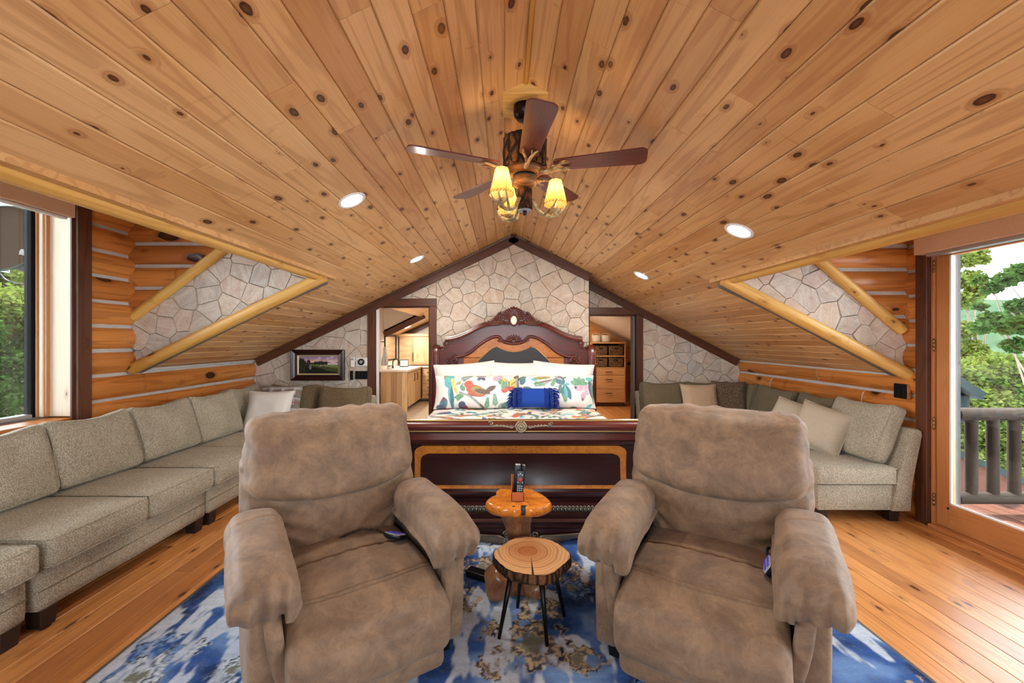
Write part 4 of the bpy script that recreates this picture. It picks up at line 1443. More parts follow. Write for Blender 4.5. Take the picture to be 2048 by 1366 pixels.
def pillow(name, w, h, t, mat, loc, rot, label=None, cat='pillow', group=None, seed=0, parent=None, n=24, paint=None, hem=None, ny=None, pinch=.07):
    fr, bk, U, V, n, ny = pillow_np(w, h, t, n, pinch, seed, ny)
    m = ny + 1
    Fs = []
    N = len(fr)
    for i in range(n):
        for j in range(ny):
            a = i * m + j
            Fs.append((a, a + m, a + m + 1, a + 1))
            Fs.append((N + a, N + a + 1, N + a + m + 1, N + a + m))
    me_v = np.concatenate([fr, bk]).tolist()
    o = mesh(name, me_v, Fs, mat, parent, loc, rot, True)
    bm = bmesh.new(); bm.from_mesh(o.data)
    if paint is not None:
        pass
    bm.free()
    if paint is not None:
        col = paint(fr[:, 0], fr[:, 2])
        at = o.data.color_attributes.new('print', 'FLOAT_COLOR', 'POINT')
        full = np.ones((2 * N, 4), np.float32)
        full[:N, :3] = col; full[N:, :3] = np.array([.8, .8, .78])
        at.data.foreach_set('color', full.ravel())
    if label: prop(o, label, cat, group)
    if hem:
        pts = []
        for k in range(80):
            s_ = k / 80 * 4
            q = int(s_); f_ = s_ - q
            uu, vv = [(-1 + 2 * f_, -1), (1, -1 + 2 * f_), (1 - 2 * f_, 1), (-1, 1 - 2 * f_)][q]
            pts.append((uu * w / 2 * (1 - pinch * (1 - vv ** 2)), 0, vv * h / 2 * (1 - pinch * (1 - uu ** 2))))
        v2, f2 = tube_geo(pts, hem, 6, False, True)
        mesh('piping', v2, f2, mat, o, smooth=True)
    return o
def plaid(X, Z):
    c = np.tile(np.array(lin((112, 104, 96))[:3]), (len(X), 1))
    def stripe(A, per, off, wd, col):
        k = np.abs(((A + off) % per) - per / 2) < wd / 2
        c[k] = np.array(lin(col)[:3])
    for A in (X, Z):
        stripe(A, .13, .0, .05, (128, 120, 112)); stripe(A, .13, .02, .007, (206, 204, 200)); stripe(A, .13, .036, .006, (190, 192, 196)); stripe(A, .13, .075, .006, (156, 74, 70))
    return c
pillow('throw_pillow', .48, .46, .17, M['printed_cotton'], (-2.72, 5.02, .735), (math.radians(-22), 0, math.radians(8)), 'grey plaid throw pillow tucked behind the white one', 'pillow', None, 4, None, 110, plaid)
pillow('throw_pillow', .50, .45, .17, M['pillow_white'], (-2.70, 4.74, .70), (math.radians(-24), 0, math.radians(4)), 'off-white square throw pillow in the left sofa corner', 'pillow', None, 5, hem=.005)
pillow('throw_pillow', .46, .44, .15, M['pillow_tan'], (2.57, 5.47, .70), (math.radians(-20), 0, math.radians(-4)), 'tan linen throw pillow with welt edge on the right back sofa', 'pillow', None, 6, hem=.006)
pillow('throw_pillow', .42, .46, .15, M['pillow_brown'], (2.97, 5.50, .73), (math.radians(-16), 0, math.radians(-18)), 'dark brown knitted throw pillow in the right sofa corner', 'pillow', None, 7)
pillow('throw_pillow', .44, .44, .19, M['pillow_beige'], (3.00, 4.36, .655), (math.radians(-30), math.radians(10), math.radians(-66)), 'beige throw pillow leaning behind the textured one on the pale sofa end', 'pillow', None, 8, hem=.005)
pillow('throw_pillow', .45, .45, .21, M['pillow_beige'], (2.985, 3.93, .665), (math.radians(-28), math.radians(12), math.radians(-62)), 'textured beige throw pillow nearest the glass door, leaning on the sofa end', 'pillow', None, 9, hem=.005)

# ================================================================== recliners
def recliner(loc, rz, label, seed):
    e = empty('recliner_chair', loc, rz, label, 'recliner', 'brown suede recliners')
    S = M['suede']
    # hidden carcass
    soft('carcass', (.70, .76, .26), .03, S, e, (6, 6, 4), None, (0, -.04, .19))
    for s in (-1, 1):
        def pdf(P, U, s=s):
            Q = P.copy()
            Q[:, 0] += s * .012 * (1 - U[:, 1] ** 2) * (s * U[:, 0] > 0)
            Q[:, 1] += .02 * (U[:, 2] < 0) * (-U[:, 2]) * (U[:, 1] < 0)
            return wob(Q, seed + 2, 5, .004)
        soft('side_panel', (.105, .80, .52), .022, S, e, (6, 16, 12), pdf, (s * .392, -.03, .315))
        def adf(P, U, s=s):
            Q = P.copy()
            y = P[:, 1]; t = np.clip((-.07 - y) / .26, 0, 1.2)
            top = (U[:, 2] > -.2)
            Q[:, 2] += .030 * (1 - U[:, 0] ** 2) * top
            Q[:, 2] += .03 * np.clip(y + .1, -.4, .5)
            Q[:, 2] -= .060 * t ** 2.2
            # front gathers
            g = smoothstep(.35, 1.0, t)
            a = P[:, 0] * 95 + seed + 1.5 * fbm(P * 9, seed, 2)
            Q[:, 2] += .0045 * np.sin(a) * g * (1 + U[:, 2] * -.5)
            Q[:, 1] += .007 * np.sin(a + .8) * g
            # pad edge tucks back under itself at the front
            Q[:, 1] += .045 * smoothstep(.2, -1, U[:, 2]) * smoothstep(.5, 1.1, t)
            # cross seam
            Q[:, 2] -= .006 * np.exp(-((y - .17 - .03 * U[:, 0]) / .008) ** 2) * top
            # inner side drops down, outer side rolls over
            Q[:, 2] -= .03 * (s * U[:, 0] < -.5) * (U[:, 2] < 0)
            Q[:, 0] += s * .018 * (U[:, 2] > -.4) * (1 - t * .3)
            return wob(Q, seed + 5, 8, .007)
        arm = soft('arm_pad', (.235, .66, .135), .055, S, e, (40, 70, 12), adf, (s * .378, -.18, .580))
        # pleated inner flap below the pad front
        def ffd(P, U, s=s):
            Q = P.copy()
            k = (1 - U[:, 2]) / 2
            Q[:, 0] += -s * .05 * k ** 1.5 + s * .05
            Q[:, 0] *= 1
            Q[:, 0] += s * .015 * np.sin(k * 3)
            Q[:, 1] += .004 * np.sin(P[:, 2] * 120 + seed) * (1 - k)
            return wob(Q, seed + 6, 9, .004)
        soft('arm_front', (.062, .07, .40), .022, S, e, (6, 6, 24), ffd, (s * .312, -.425, .375))
    # seat with waterfall front
    def sdf(P, U):
        Q = P.copy()
        y = P[:, 1]
        t = np.clip((-.12 - y) / .27, 0, 1)
        top = smoothstep(-.2, .6, U[:, 2])
        Q[:, 2] += .040 * (1 - U[:, 0] ** 2) * top * (1 - U[:, 1] ** 4)
        Q[:, 2] -= .075 * t ** 2 * top
        Q[:, 2] -= .10 * t ** 1.5 * (1 - top)
        Q[:, 1] -= .05 * (t > .6) * (1 - np.abs(U[:, 2] * .8 - .1) ** 2) * (1 - .3 * U[:, 0] ** 2) * smoothstep(.6, 1, t)
        # cross seam with gathers
        ys = .035 + .03 * U[:, 0] ** 2
        gs = np.exp(-((y - ys) / .010) ** 2)
        Q[:, 2] -= .026 * gs * top
        ga = np.exp(-(np.abs(y - ys) / .05))
        Q[:, 2] += .0055 * np.sin(P[:, 0] * 88 + 6 * fbm(P * 6, seed, 2)) * ga * top * (.4 + .6 * np.abs(fbm(P * 4, seed + 70, 2)) * 2)
        # stitched front seam, smile shaped
        yf = -.255 + .05 * U[:, 0] ** 2
        for o_ in (-.010, .010):
            Q[:, 2] -= .009 * np.exp(-((y - yf - o_) / .005) ** 2) * top
        return wob(Q, seed + 8, 6, .007)
    soft('seat_cushion', (.655, .80, .22), .055, S, e, (70, 150, 14), sdf, (0, -.115, .315))
    def rdf(P, U):
        Q = P.copy()
        Q[:, 1] -= .03 * (1 - U[:, 2] ** 2) * (1 - U[:, 0] ** 4) * (U[:, 1] < 0)
        k = smoothstep(.3, 1, U[:, 2])
        Q[:, 1] += .004 * np.sin(P[:, 0] * 110) * k * (U[:, 1] < 0)
        return wob(Q, seed + 9, 6, .006)
    soft('footrest', (.62, .10, .22), .04, S, e, (26, 8, 20), rdf, (0, -.455, .135))
    # back: lumbar + head cushions on a leaning shell
    LEAN = .30
    def smile(x): return -.080 * (1 - (x / .44) ** 2)
    def lean(Q, z0):
        Q = Q.copy(); Q[:, 1] += LEAN * (Q[:, 2] + z0 - .45); return Q
    def ldf(P, U):
        Q = P.copy()
        f = smoothstep(-1, 1, U[:, 2])
        Q[:, 0] *= (.70 + .30 * smoothstep(-.75, .05, U[:, 2]))
        Q[:, 2] += smile(P[:, 0]) * smoothstep(0, 1, U[:, 2])
        Q[:, 1] -= .040 * (1 - U[:, 2] ** 2) * (1 - U[:, 0] ** 2) * (U[:, 1] < 0)
        Q[:, 1] += .03 * np.abs(U[:, 0]) ** 4
        # drag wrinkles rising to the sides
        for sg in (-1, 1):
            a = (P[:, 2] - sg * P[:, 0] * .45)
            Q[:, 1] += .010 * np.sin(a * 62 + seed + 4 * fbm(P * 5, seed, 2)) * np.exp(-((U[:, 0] - sg * .95) / .42) ** 2) * (U[:, 1] < 0)
        Q = wob(Q, seed + 11, 7, .008)
        return lean(Q, .64)
    soft('lumbar_cushion', (.90, .17, .50), .06, S, e, (100, 8, 84), ldf, (0, .205, .64))
    def hdf(P, U):
        Q = P.copy()
        Q[:, 0] *= (1.0 - .03 * U[:, 2])
        Q[:, 2] += smile(P[:, 0]) * smoothstep(0, -1, U[:, 2])
        Q[:, 2] += .012 * (1 - U[:, 0] ** 2) * (U[:, 2] > 0)
        Q[:, 1] -= .055 * (1 - .75 * (U[:, 2] + .35) ** 2) * (1 - U[:, 0] ** 4) * (U[:, 1] < 0)
        ed = np.maximum(smoothstep(.55, 1, np.abs(U[:, 0])), smoothstep(.6, 1, U[:, 2]))
        a = np.where(np.abs(U[:, 0]) > np.abs(U[:, 2]) , P[:, 2], P[:, 0])
        pk = .0055 * np.sin(a * 44 + seed + 5 * fbm(P * 4, seed + 3, 2)) * ed * (.35 + .65 * np.clip(.5 + 1.2 * fbm(P * 3.1, seed + 40, 2), 0, 1))
        Q[:, 2] += pk * (U[:, 2] > .5); Q[:, 0] += pk * np.sign(U[:, 0]) * (np.abs(U[:, 0]) > .8); Q[:, 1] += pk * .6
        Q = wob(Q, seed + 13, 6, .010)
        return lean(Q, .93)
    soft('head_cushion', (.87, .22, .36), .075, S, e, (100, 16, 60), hdf, (0, .180, .905))
    def shd(P, U): return lean(P, .64)
    soft('back_shell', (.78, .09, .72), .03, S, e, (8, 4, 8), shd, (0, .31, .64))
    for (a, b) in ((-.36, -.36), (.36, -.36), (.36, .30), (-.36, .30)):
        sofa_leg(e, a, b, M['black_plastic'], .06, .06)
    return e
RL = recliner((-.80, 2.10, .012), math.radians(34), 'brown suede recliner left of the stool, facing right', 3)
RR = recliner((1.02, 2.08, .012), math.radians(-32), 'brown suede recliner right of the stool, facing left', 8)

def hand_control(base, local, rx, ry, rz, label, cord_pts):
    Mx = Matrix.Translation(base.location) @ base.rotation_euler.to_matrix().to_4x4()
    e = empty('recliner_remote', Mx @ Vector(local), 0, label, 'remote')
    e.rotation_euler = (Mx.to_3x3() @ Euler((rx, ry, rz)).to_matrix()).to_euler()
    ol = [(-.022, -.07), (.022, -.07), (.032, -.05), (.033, .02), (.018, .068), (-.018, .068), (-.033, .02), (-.032, -.05)]
    prism('body', ol, -.012, .010, M['black_plastic'], e, 'z', .005, True)
    prism('rim', [(a * .97, b * .97) for a, b in ol], .009, .0125, M['silver'], e, 'z', .0015)
    prism('keypad', [(a * .82, b * .88) for a, b in ol], .0125, .0135, M['grey_metal'], e, 'z', 0)
    for i in range(2):
        for j in range(5):
            prism('button', [((-1) ** i * .011 + .0075 * math.cos(q), -.044 + j * .021 + .007 * math.sin(q)) for q in np.linspace(0, 2 * PI, 9)[:-1]], .0135, .0165, M['blue_button'], e, 'z', 0)
    # coiled cord
    pts = []
    ctrl = [Vector(p) for p in cord_pts]
    n = len(ctrl) - 1
    turns = 26
    for k in range(turns * 8 + 1):
        s_ = k / (turns * 8) * n
        i = min(int(s_), n - 1); f_ = s_ - i
        p = ctrl[i].lerp(ctrl[i + 1], f_)
        a = 2 * PI * k / 8
        d = (ctrl[i + 1] - ctrl[i]).normalized()
        u = d.cross(Vector((0, 0, 1))).normalized(); w = u.cross(d)
        pts.append(p + u * .006 * math.cos(a) + w * .006 * math.sin(a))
    v, f = tube_geo(pts, .0018, 5)
    mesh('cord', v, f, M['black_plastic'], e, smooth=True)
    return e
hand_control(RL, (.225, -.06, .462), math.radians(-8), math.radians(14), math.radians(18), 'black recliner remote with blue keys on the left recliner seat', [(0, .07, 0), (-.03, .12, .015), (-.09, .17, .02), (-.15, .19, 0), (-.19, .21, -.02)])
hand_control(RR, (.258, -.09, .475), math.radians(-4), math.radians(-62), math.radians(4), 'black recliner remote wedged beside the right recliner arm', [(0, .07, 0), (-.0, .11, .01), (.0, .16, .01), (.0, .2, 0)])

# ================================================================== rug
def rug():
    x0, x1, y0, y1 = -1.84, 1.88, .55, 3.42
    nx, ny = 520, 400
    xs = np.linspace(x0, x1, nx + 1); ys = np.linspace(y0, y1, ny + 1)
    X, Y = np.meshgrid(xs, ys, indexing='ij'); X, Y = X.ravel(), Y.ravel()
    N = len(X)
    P2 = np.stack([X, Y, np.zeros(N)], 1)
    wx = X + .035 * fbm(P2 * 9, 5, 3) + .010 * fbm(P2 * 42, 6, 2); wy = Y + .035 * fbm(P2 * 9, 9, 3) + .010 * fbm(P2 * 42, 7, 2)
    navy = np.array(lin((48, 78, 132))[:3]); mid = np.array(lin((104, 134, 178))[:3]); pale = np.array(lin((192, 198, 204))[:3])
    beige = np.array(lin((172, 150, 118))[:3]); dark = np.array(lin((24, 34, 58))[:3]); olive = np.array(lin((112, 112, 96))[:3])
    n1 = fbm(P2 * 3.2, 2, 4); n2 = fbm(P2 * np.array([14, 5, 1]), 8, 3)
    c = navy + (mid - navy) * smoothstep(-.05, .35, n1)[:, None]
    c = c + (dark - c) * (smoothstep(.1, .4, -n1) * .8)[:, None]
    c = c + (pale - c) * (smoothstep(.02, .22, n2 + .35 * n1) * .8)[:, None]
    def put(mask, col, k=1.0):
        nonlocal c
        m = (mask * k)[:, None]
        c = c + (col - c) * m
    wear = smoothstep(-.25, .12, fbm(P2 * np.array([26, 17, 1]), 44, 4))
    def flower(cx, cy, R, petals, rot, col, col2):
        dx, dy = wx - cx, wy - cy
        r = np.hypot(dx, dy) + 1e-6; a = np.arctan2(dy, dx) + rot
        edge = R * (.62 + .24 * np.abs(np.cos(a * petals / 2)) + .14 * np.abs(np.sin(a * petals * 1.5)) + .10 * np.sign(np.sin(a * petals * 3.1)) * .15)
        m = smoothstep(edge, edge * .93, r) * wear
        put(m, col)
        put(smoothstep(edge * .97, edge * .9, r) * smoothstep(edge * .78, edge * .85, r) * wear, dark)
        put(smoothstep(edge * .62, edge * .55, r) * smoothstep(edge * .40, edge * .46, r) * wear, dark, .8)
        put(smoothstep(edge * .36, edge * .3, r) * wear, col2)
        put((np.abs(np.sin(a * petals)) < .22).astype(float) * smoothstep(edge * .95, edge * .9, r) * smoothstep(edge * .3, edge * .35, r) * wear, dark, .6)
    rr = random.Random(12)
    def vine(p0, ang, L, col, w=.010):
        x, y = p0; a = ang; cur = rr.uniform(-2.2, 2.2)
        for k in range(int(L / .012)):
            x += .012 * math.cos(a); y += .012 * math.sin(a); a += cur * .012
            if k % 34 == 33: cur = rr.uniform(-5, 5)
            box = (np.abs(X - x) < .06) & (np.abs(Y - y) < .06)
            d = np.hypot(wx[box] - x, wy[box] - y)
            m = np.zeros(N); m[box] = smoothstep(w, w * .6, d)
            idx = np.where(box)[0]
            mm = (m[idx] * wear[idx] * .85)[:, None]
            c[idx] = c[idx] + (col - c[idx]) * mm
            if k % 9 == 0:
                la = a + rr.choice([-1, 1]) * 1.0
                lx, ly = x + .035 * math.cos(la), y + .035 * math.sin(la)
                u = (wx[box] - lx) * math.cos(la) + (wy[box] - ly) * math.sin(la); v = -(wx[box] - lx) * math.sin(la) + (wy[box] - ly) * math.cos(la)
                m2 = smoothstep(1.1, .8, (u / .03) ** 2 + (v / .012) ** 2)
                mm = (m2 * wear[idx] * .9)[:, None]
                c[idx] = c[idx] + (col - c[idx]) * mm
    for k in range(34):
        vine((rr.uniform(x0, x1), rr.uniform(y0, y1)), rr.uniform(0, 6.28), rr.uniform(.5, 1.1), beige if k % 3 else pale)
    spots = [(.14, 2.04, .21, 9), (-.10, 2.15, .09, 7), (-.05, 1.90, .10, 7), (.36, 1.93, .10, 7), (-.22, 2.35, .08, 6)]
    for (x, y, R, p) in spots: flower(x, y, R, p, rr.uniform(0, 6), beige, olive)
    for k in range(60):
        x, y = rr.uniform(x0 + .1, x1 - .1), rr.uniform(y0 + .1, y1 - .1)
        if any(math.hypot(x - s_[0], y - s_[1]) < .25 for s_ in spots): continue
        flower(x, y, rr.uniform(.06, .17), rr.choice([5, 6, 7, 8]), rr.uniform(0, 6), rr.choice([beige, pale, pale, mid]), rr.choice([olive, dark, mid]))
    b = np.minimum.reduce([X - x0, x1 - X, Y - y0, y1 - Y])
    put((b < .018).astype(float), np.array(lin((96, 84, 74))[:3]))
    c = c * (1 + .12 * fbm(P2 * np.array([3, 55, 1]), 77, 2))[:, None]
    Z = .010 + .0012 * fbm(P2 * 30, 3, 2)
    m = ny + 1
    V = np.stack([X, Y, Z], 1).tolist()
    Fc = [(i * m + j, (i + 1) * m + j, (i + 1) * m + j + 1, i * m + j + 1) for i in range(nx) for j in range(ny)]
    # hem
    ring = [i * m for i in range(nx + 1)] + [nx * m + j for j in range(1, m)] + [i * m + ny for i in range(nx - 1, -1, -1)] + [j for j in range(ny - 1, 0, -1)]
    base = len(V)
    for i in ring: V.append((V[i][0], V[i][1], .0008))
    for k in range(len(ring)):
        l = (k + 1) % len(ring)
        Fc.append((ring[l], ring[k], base + k, base + l))
    o = mesh('area_rug', V, Fc, M['rug'], smooth=True)
    at = o.data.color_attributes.new('print', 'FLOAT_COLOR', 'POINT')
    full = np.ones((len(V), 4), np.float32); full[:N, :3] = np.clip(c, 0, 1); full[N:, :3] = dark
    at.data.foreach_set('color', full.ravel())
    prop(o, 'distressed blue floral area rug under the recliners and bed foot', 'rug')
rug()

# ================================================================== live-edge stool
st = empty('stool', (.14, 2.17, .011), 0, 'live-edge wood slice stool with black tapered legs, in front', 'stool')
def blob(R, seed, n=72, amp=.07, lob=3):
    out = []
    for k in range(n):
        a = 2 * PI * k / n
        r = R * (1 + amp * math.sin(lob * a + seed) * .6 + amp * .5 * math.sin((lob + 2) * a + seed * 2.1) + .012 * math.sin(23 * a) * .5)
        out.append((r * math.cos(a), r * math.sin(a)))
    return out
def slab_disc(name, bl, z0, z1, mat, parent, seed, bulge=.012, split_at=None):
    n = len(bl)
    rings = [(.97, z0), (1.0 + bulge, z0 + (z1 - z0) * .3), (1.0 + bulge, z0 + (z1 - z0) * .7), (.985, z1)]
    V, Fc = [], []
    for (s_, z) in rings:
        for k, (x, y) in enumerate(bl):
            w = 1 + .014 * mnoise.noise(Vector((x * 60, y * 60, z * 40 + seed)))
            V.append((x * s_ * w, y * s_ * w, z))
    for i in range(len(rings) - 1):
        for k in range(n):
            l = (k + 1) % n
            Fc.append((i * n + k, i * n + l, (i + 1) * n + l, (i + 1) * n + k))
    Fc.append(tuple(range(n))[::-1])
    return V, Fc, rings, n
bl = blob(.195, 1.1, 96, .05, 4)
V, Fc, rg, n = slab_disc('bark_edge', bl, .318, .368, M['bark'], st, 3)
bk_ = mesh('bark_edge', V, Fc, M['bark'], st, smooth=True)
# top face with a radial crack
ck = int(n * (.74))
Vt, Ft = [], []
cz_top = .369
Vt.append((-.005, -.02, cz_top))
for k in range(n):
    x, y = bl[k]
    if k == ck: pass
    Vt.append((x * .972, y * .972, cz_top))
for k in range(n):
    l = (k + 1) % n
    if k == ck: continue
    Ft.append((0, 1 + k, 1 + l))
top = mesh('top_face', Vt, Ft, M['slice'], st)
mesh('crack', [(-.005, -.02, .3683), (bl[ck][0] * .97, bl[ck][1] * .97, .3683), (bl[(ck + 1) % n][0] * .97, bl[(ck + 1) % n][1] * .97, .3683)], [(0, 1, 2)], M['dark_wood_foot'], st)
for (x, y) in ((-.17, -.10), (.065, -.15), (.18, .07), (-.07, .14)):
    tube('leg', [(x * .62, y * .62, .32), (x, y, .0)], [.015, .0085], M['black_metal'], st, 14)

# ================================================================== burl side table
bt_ = empty('side_table', (.075, 2.50, .011), 0, 'burl wood side table on a twisted root trunk, behind the stool', 'side table')
outl = [(-.185, -.06), (-.195, -.02), (-.165, .04), (-.13, .09), (-.135, .15), (-.11, .185), (-.04, .185), (.05, .19), (.10, .185), (.13, .13), (.18, .05), (.205, -.03), (.195, -.08), (.15, -.11), (.09, -.14), (.05, -.135), (.035, -.115), (.005, -.13), (-.02, -.145), (-.05, -.13), (-.10, -.13), (-.15, -.10)]
# smooth the outline
def smooth_closed(p, it=2):
    for _ in range(it):
        q = []
        for i in range(len(p)):
            a, b = p[i], p[(i + 1) % len(p)]
            q += [(a[0] * .75 + b[0] * .25, a[1] * .75 + b[1] * .25), (a[0] * .25 + b[0] * .75, a[1] * .25 + b[1] * .75)]
        p = q
    return p
ol = smooth_closed(outl, 2)
nV = len(ol)
V, Fc = [], []
rings = [(.72, .470), (.93, .474), (1.0, .490), (1.01, .505), (.985, .522), (.95, .529), (.86, .531), (.5, .530), (.2, .530)]
for (s_, z) in rings:
    for (x, y) in ol: V.append((x * s_, y * s_ + .02 * (1 - s_), z + .003 * mnoise.noise(Vector((x * 14, y * 14, z)))))
for i in range(len(rings) - 1):
    for k in range(nV):
        l = (k + 1) % nV
        Fc.append((i * nV + k, i * nV + l, (i + 1) * nV + l, (i + 1) * nV + k))
Fc.append(tuple(range(nV))[::-1]); Fc.append(tuple(range((len(rings) - 1) * nV, len(rings) * nV)))
mesh('top', V, Fc, M['burl_top'], bt_, smooth=True)
for (cx, cy, r) in ((.035, -.128, .022), (-.028, -.13, .014)):
    P, Fh, U = softbox_np((r * 2, r * 1.6, .05), r * .5, (6, 6, 6))
    P = wob(P, int(cx * 1000) + 60, 60, .006)
    mesh('bark_hole', P.tolist(), Fh, M['dark_wood_foot'], bt_, (cx, cy + .020, .507), None, True)
# trunk: lofted irregular column
V, Fc = [], []
ns = 28
prof = [(.0, .100, .085), (.05, .105, .09), (.10, .09, .08), (.15, .075, .07), (.22, .070, .062), (.30, .066, .06), (.38, .07, .062), (.44, .085, .075), (.475, .12, .10)]
for (z, a, b) in prof:
    for k in range(ns):
        t = 2 * PI * k / ns
        w = 1 + .13 * math.sin(3 * t + z * 6) + .07 * math.sin(5 * t - z * 9)
        V.append((a * w * math.cos(t) + .012 * math.sin(z * 9), b * w * math.sin(t), z))
for i in range(len(prof) - 1):
    for k in range(ns):
        l = (k + 1) % ns
        Fc.append((i * ns + k, i * ns + l, (i + 1) * ns + l, (i + 1) * ns + k))
Fc.append(tuple(range(ns))[::-1]); Fc.append(tuple(range((len(prof) - 1) * ns, len(prof) * ns)))
mesh('trunk', V, Fc, M['root_wood'], bt_, smooth=True)
for (x, y, sx, sy, sz, sd) in ((-.11, -.09, .17, .16, .19, 1), (.10, -.06, .16, .15, .12, 2), (.03, .11, .18, .16, .13, 3)):
    P, Fh, U = softbox_np((sx, sy, sz), min(sx, sy, sz) * .48, (10, 10, 10))
    P = wob(P, sd * 7, 11, .018)
    P[:, 2] = np.maximum(P[:, 2], -sz / 2)
    mesh('root', P.tolist(), Fh, M['root_wood'], bt_, (x, y, sz / 2), (0, 0, sd * .7), True)

# remote caddy with remotes
cd = empty('remote_caddy', (.075, 2.50, .5425), 0, 'orange leather remote caddy on the burl table', 'caddy')
W_, D_ = .075, .085
bbox('front_wall', (-W_ / 2, W_ / 2), (-D_ / 2, -D_ / 2 + .004), (0, .055), M['orange_leather'], cd, .001, 1)
prism('side_wall', [(-D_ / 2, 0), (D_ / 2, 0), (D_ / 2, .135), (D_ / 2 - .01, .135), (-D_ / 2, .055)], -W_ / 2, -W_ / 2 + .004, M['orange_leather'], cd, 'x')
prism('side_wall', [(-D_ / 2, 0), (D_ / 2, 0), (D_ / 2, .135), (D_ / 2 - .01, .135), (-D_ / 2, .055)], W_ / 2 - .004, W_ / 2, M['orange_leather'], cd, 'x')
bbox('back_wall', (-W_ / 2, W_ / 2), (D_ / 2 - .004, D_ / 2), (0, .135), M['orange_leather'], cd, .001, 1)
bbox('bottom', (-W_ / 2, W_ / 2), (-D_ / 2, D_ / 2), (0, .003), M['orange_leather'], cd, 0)
def tv_remote(loc, rot, label, h, w, keys):
    r = empty('tv_remote', loc, 0, label, 'remote')
    r.rotation_euler = rot
    bbox('body', (-w / 2, w / 2), (-.009, .009), (0, h), M['black_plastic'], r, .005, 3, smooth=True)
    if keys:
        for i in range(3):
            for j in range(5):
                bbox('button', (-.014 + i * .0115, -.0085 + i * .0115), (-.0108, -.0088), (.03 + j * .012, .036 + j * .012), M['grey_button'], r, .0008, 1)
        lathe('ring_button', [(.006, 0), (.013, 0), (.013, .002), (.006, .002)], M['red_button'], r, 20, (0, -.009, .118), (PI / 2, 0, 0))
        for (x, z) in ((-.012, .143), (.012, .143), (0, .15), (-.014, .10), (.014, .10)):
            bbox('button', (x - .003, x + .003), (-.0108, -.0088), (z, z + .005), M['grey_button'], r, .0008, 1)
    else:
        bbox('end_cap', (-w / 2 + .004, w / 2 - .004), (-.0095, .0095), (h - .006, h + .002), M['silver'], r, .001, 1)
    return r
tv_remote((.083, 2.472, .547), (math.radians(-8), math.radians(4), 0), 'black keypad remote standing at the front of the caddy', .172, .046, True)
tv_remote((.068, 2.510, .547), (math.radians(-4), math.radians(3), 0), 'taller black remote standing at the back of the caddy', .20, .038, False)
tv_remote((.098, 2.522, .547), (math.radians(-3), math.radians(6), math.radians(20)), 'slim black remote behind the keypad remote in the caddy', .192, .022, False)
# power brick on the rug
pb = empty('power_adapter', (-.16, 2.60, .0125), math.radians(62), 'black power adapter lying on the rug behind the left recliner arm', 'adapter')
bbox('body', (-.035, .035), (-.085, .085), (0, .04), M['black_plastic'], pb, .008, 3, smooth=True)
tube('cord', [(0, .08, .02), (-.01, .12, .012), (-.05, .17, .006), (-.12, .20, .004)], .004, M['black_plastic'], pb, 8)

# ================================================================== sleigh bed
XB, YB0 = .115, 4.3
bed = empty('sleigh_bed', (XB, YB0, 0), 0, 'carved dark mahogany sleigh bed against the stone chimney breast', 'bed')
def by(y): return y - YB0
MH, MD = M['mahogany'], M['mahogany_dark']
def mir(half):                       # half runs from left (negative x) to centre
    return half + [(-x, z) for x, z in half[::-1]]
def smooth_open(p, it=2):
    for _ in range(it):
        q = [p[0]]
        for a, b in zip(p[:-1], p[1:]):
            q += [(a[0] * .75 + b[0] * .25, a[1] * .75 + b[1] * .25), (a[0] * .25 + b[0] * .75, a[1] * .25 + b[1] * .75)]
        q.append(p[-1]); p = q
    return p
crown = smooth_open([(-.905, 1.535), (-.78, 1.548), (-.64, 1.60), (-.50, 1.675), (-.38, 1.728), (-.20, 1.755), (.0, 1.76)], 2)
crown_full = mir(crown)
panel_poly = [(-.985, .30), (.985, .30), (.985, 1.37), (.93, 1.375), (.885, 1.41), (.875, 1.45), (.865, 1.50)] + [(x, z - .02) for x, z in crown_full[::-1]] + [(-.865, 1.50), (-.875, 1.45), (-.885, 1.41), (-.93, 1.375), (-.985, 1.37)]
hb = prism('headboard_panel', panel_poly, by(5.49), by(5.54), MH, bed, 'y', 0)
cp = [(-.036, .0), (-.03, .02), (-.012, .028), (-.006, .045), (.012, .05), (.022, .062), (.036, .055), (.036, .0)]
sweep('crown_moulding', [(x, by(5.50), z - .02) for x, z in crown_full], [(-u, w) for u, w in cp], MH, hb, normal=(0, -1, 0))
inner = smooth_open([(-.80, 1.295), (-.76, 1.275), (-.67, 1.29), (-.57, 1.335), (-.47, 1.425), (-.363, 1.50), (-.264, 1.543), (-.20, 1.545), (-.165, 1.51)], 2)
ip = [(-.022, 0), (-.022, .012), (-.010, .030), (.006, .032), (.016, .018), (.022, .014), (.022, 0)]
sweep('inner_moulding', [(x, by(5.49), z) for x, z in inner], [(-u, w) for u, w in ip], MH, hb, normal=(0, -1, 0))
sweep('inner_moulding', [(-x, by(5.49), z) for x, z in inner[::-1]], [(-u, w) for u, w in ip], MH, hb, normal=(0, -1, 0))
arc = smooth_open([(-.165, 1.50), (-.11, 1.465), (0, 1.45), (.11, 1.465), (.165, 1.50)], 2)
sweep('inner_moulding', [(x, by(5.49), z) for x, z in arc], [(-u, w) for u, w in ip], MH, hb, normal=(0, -1, 0))
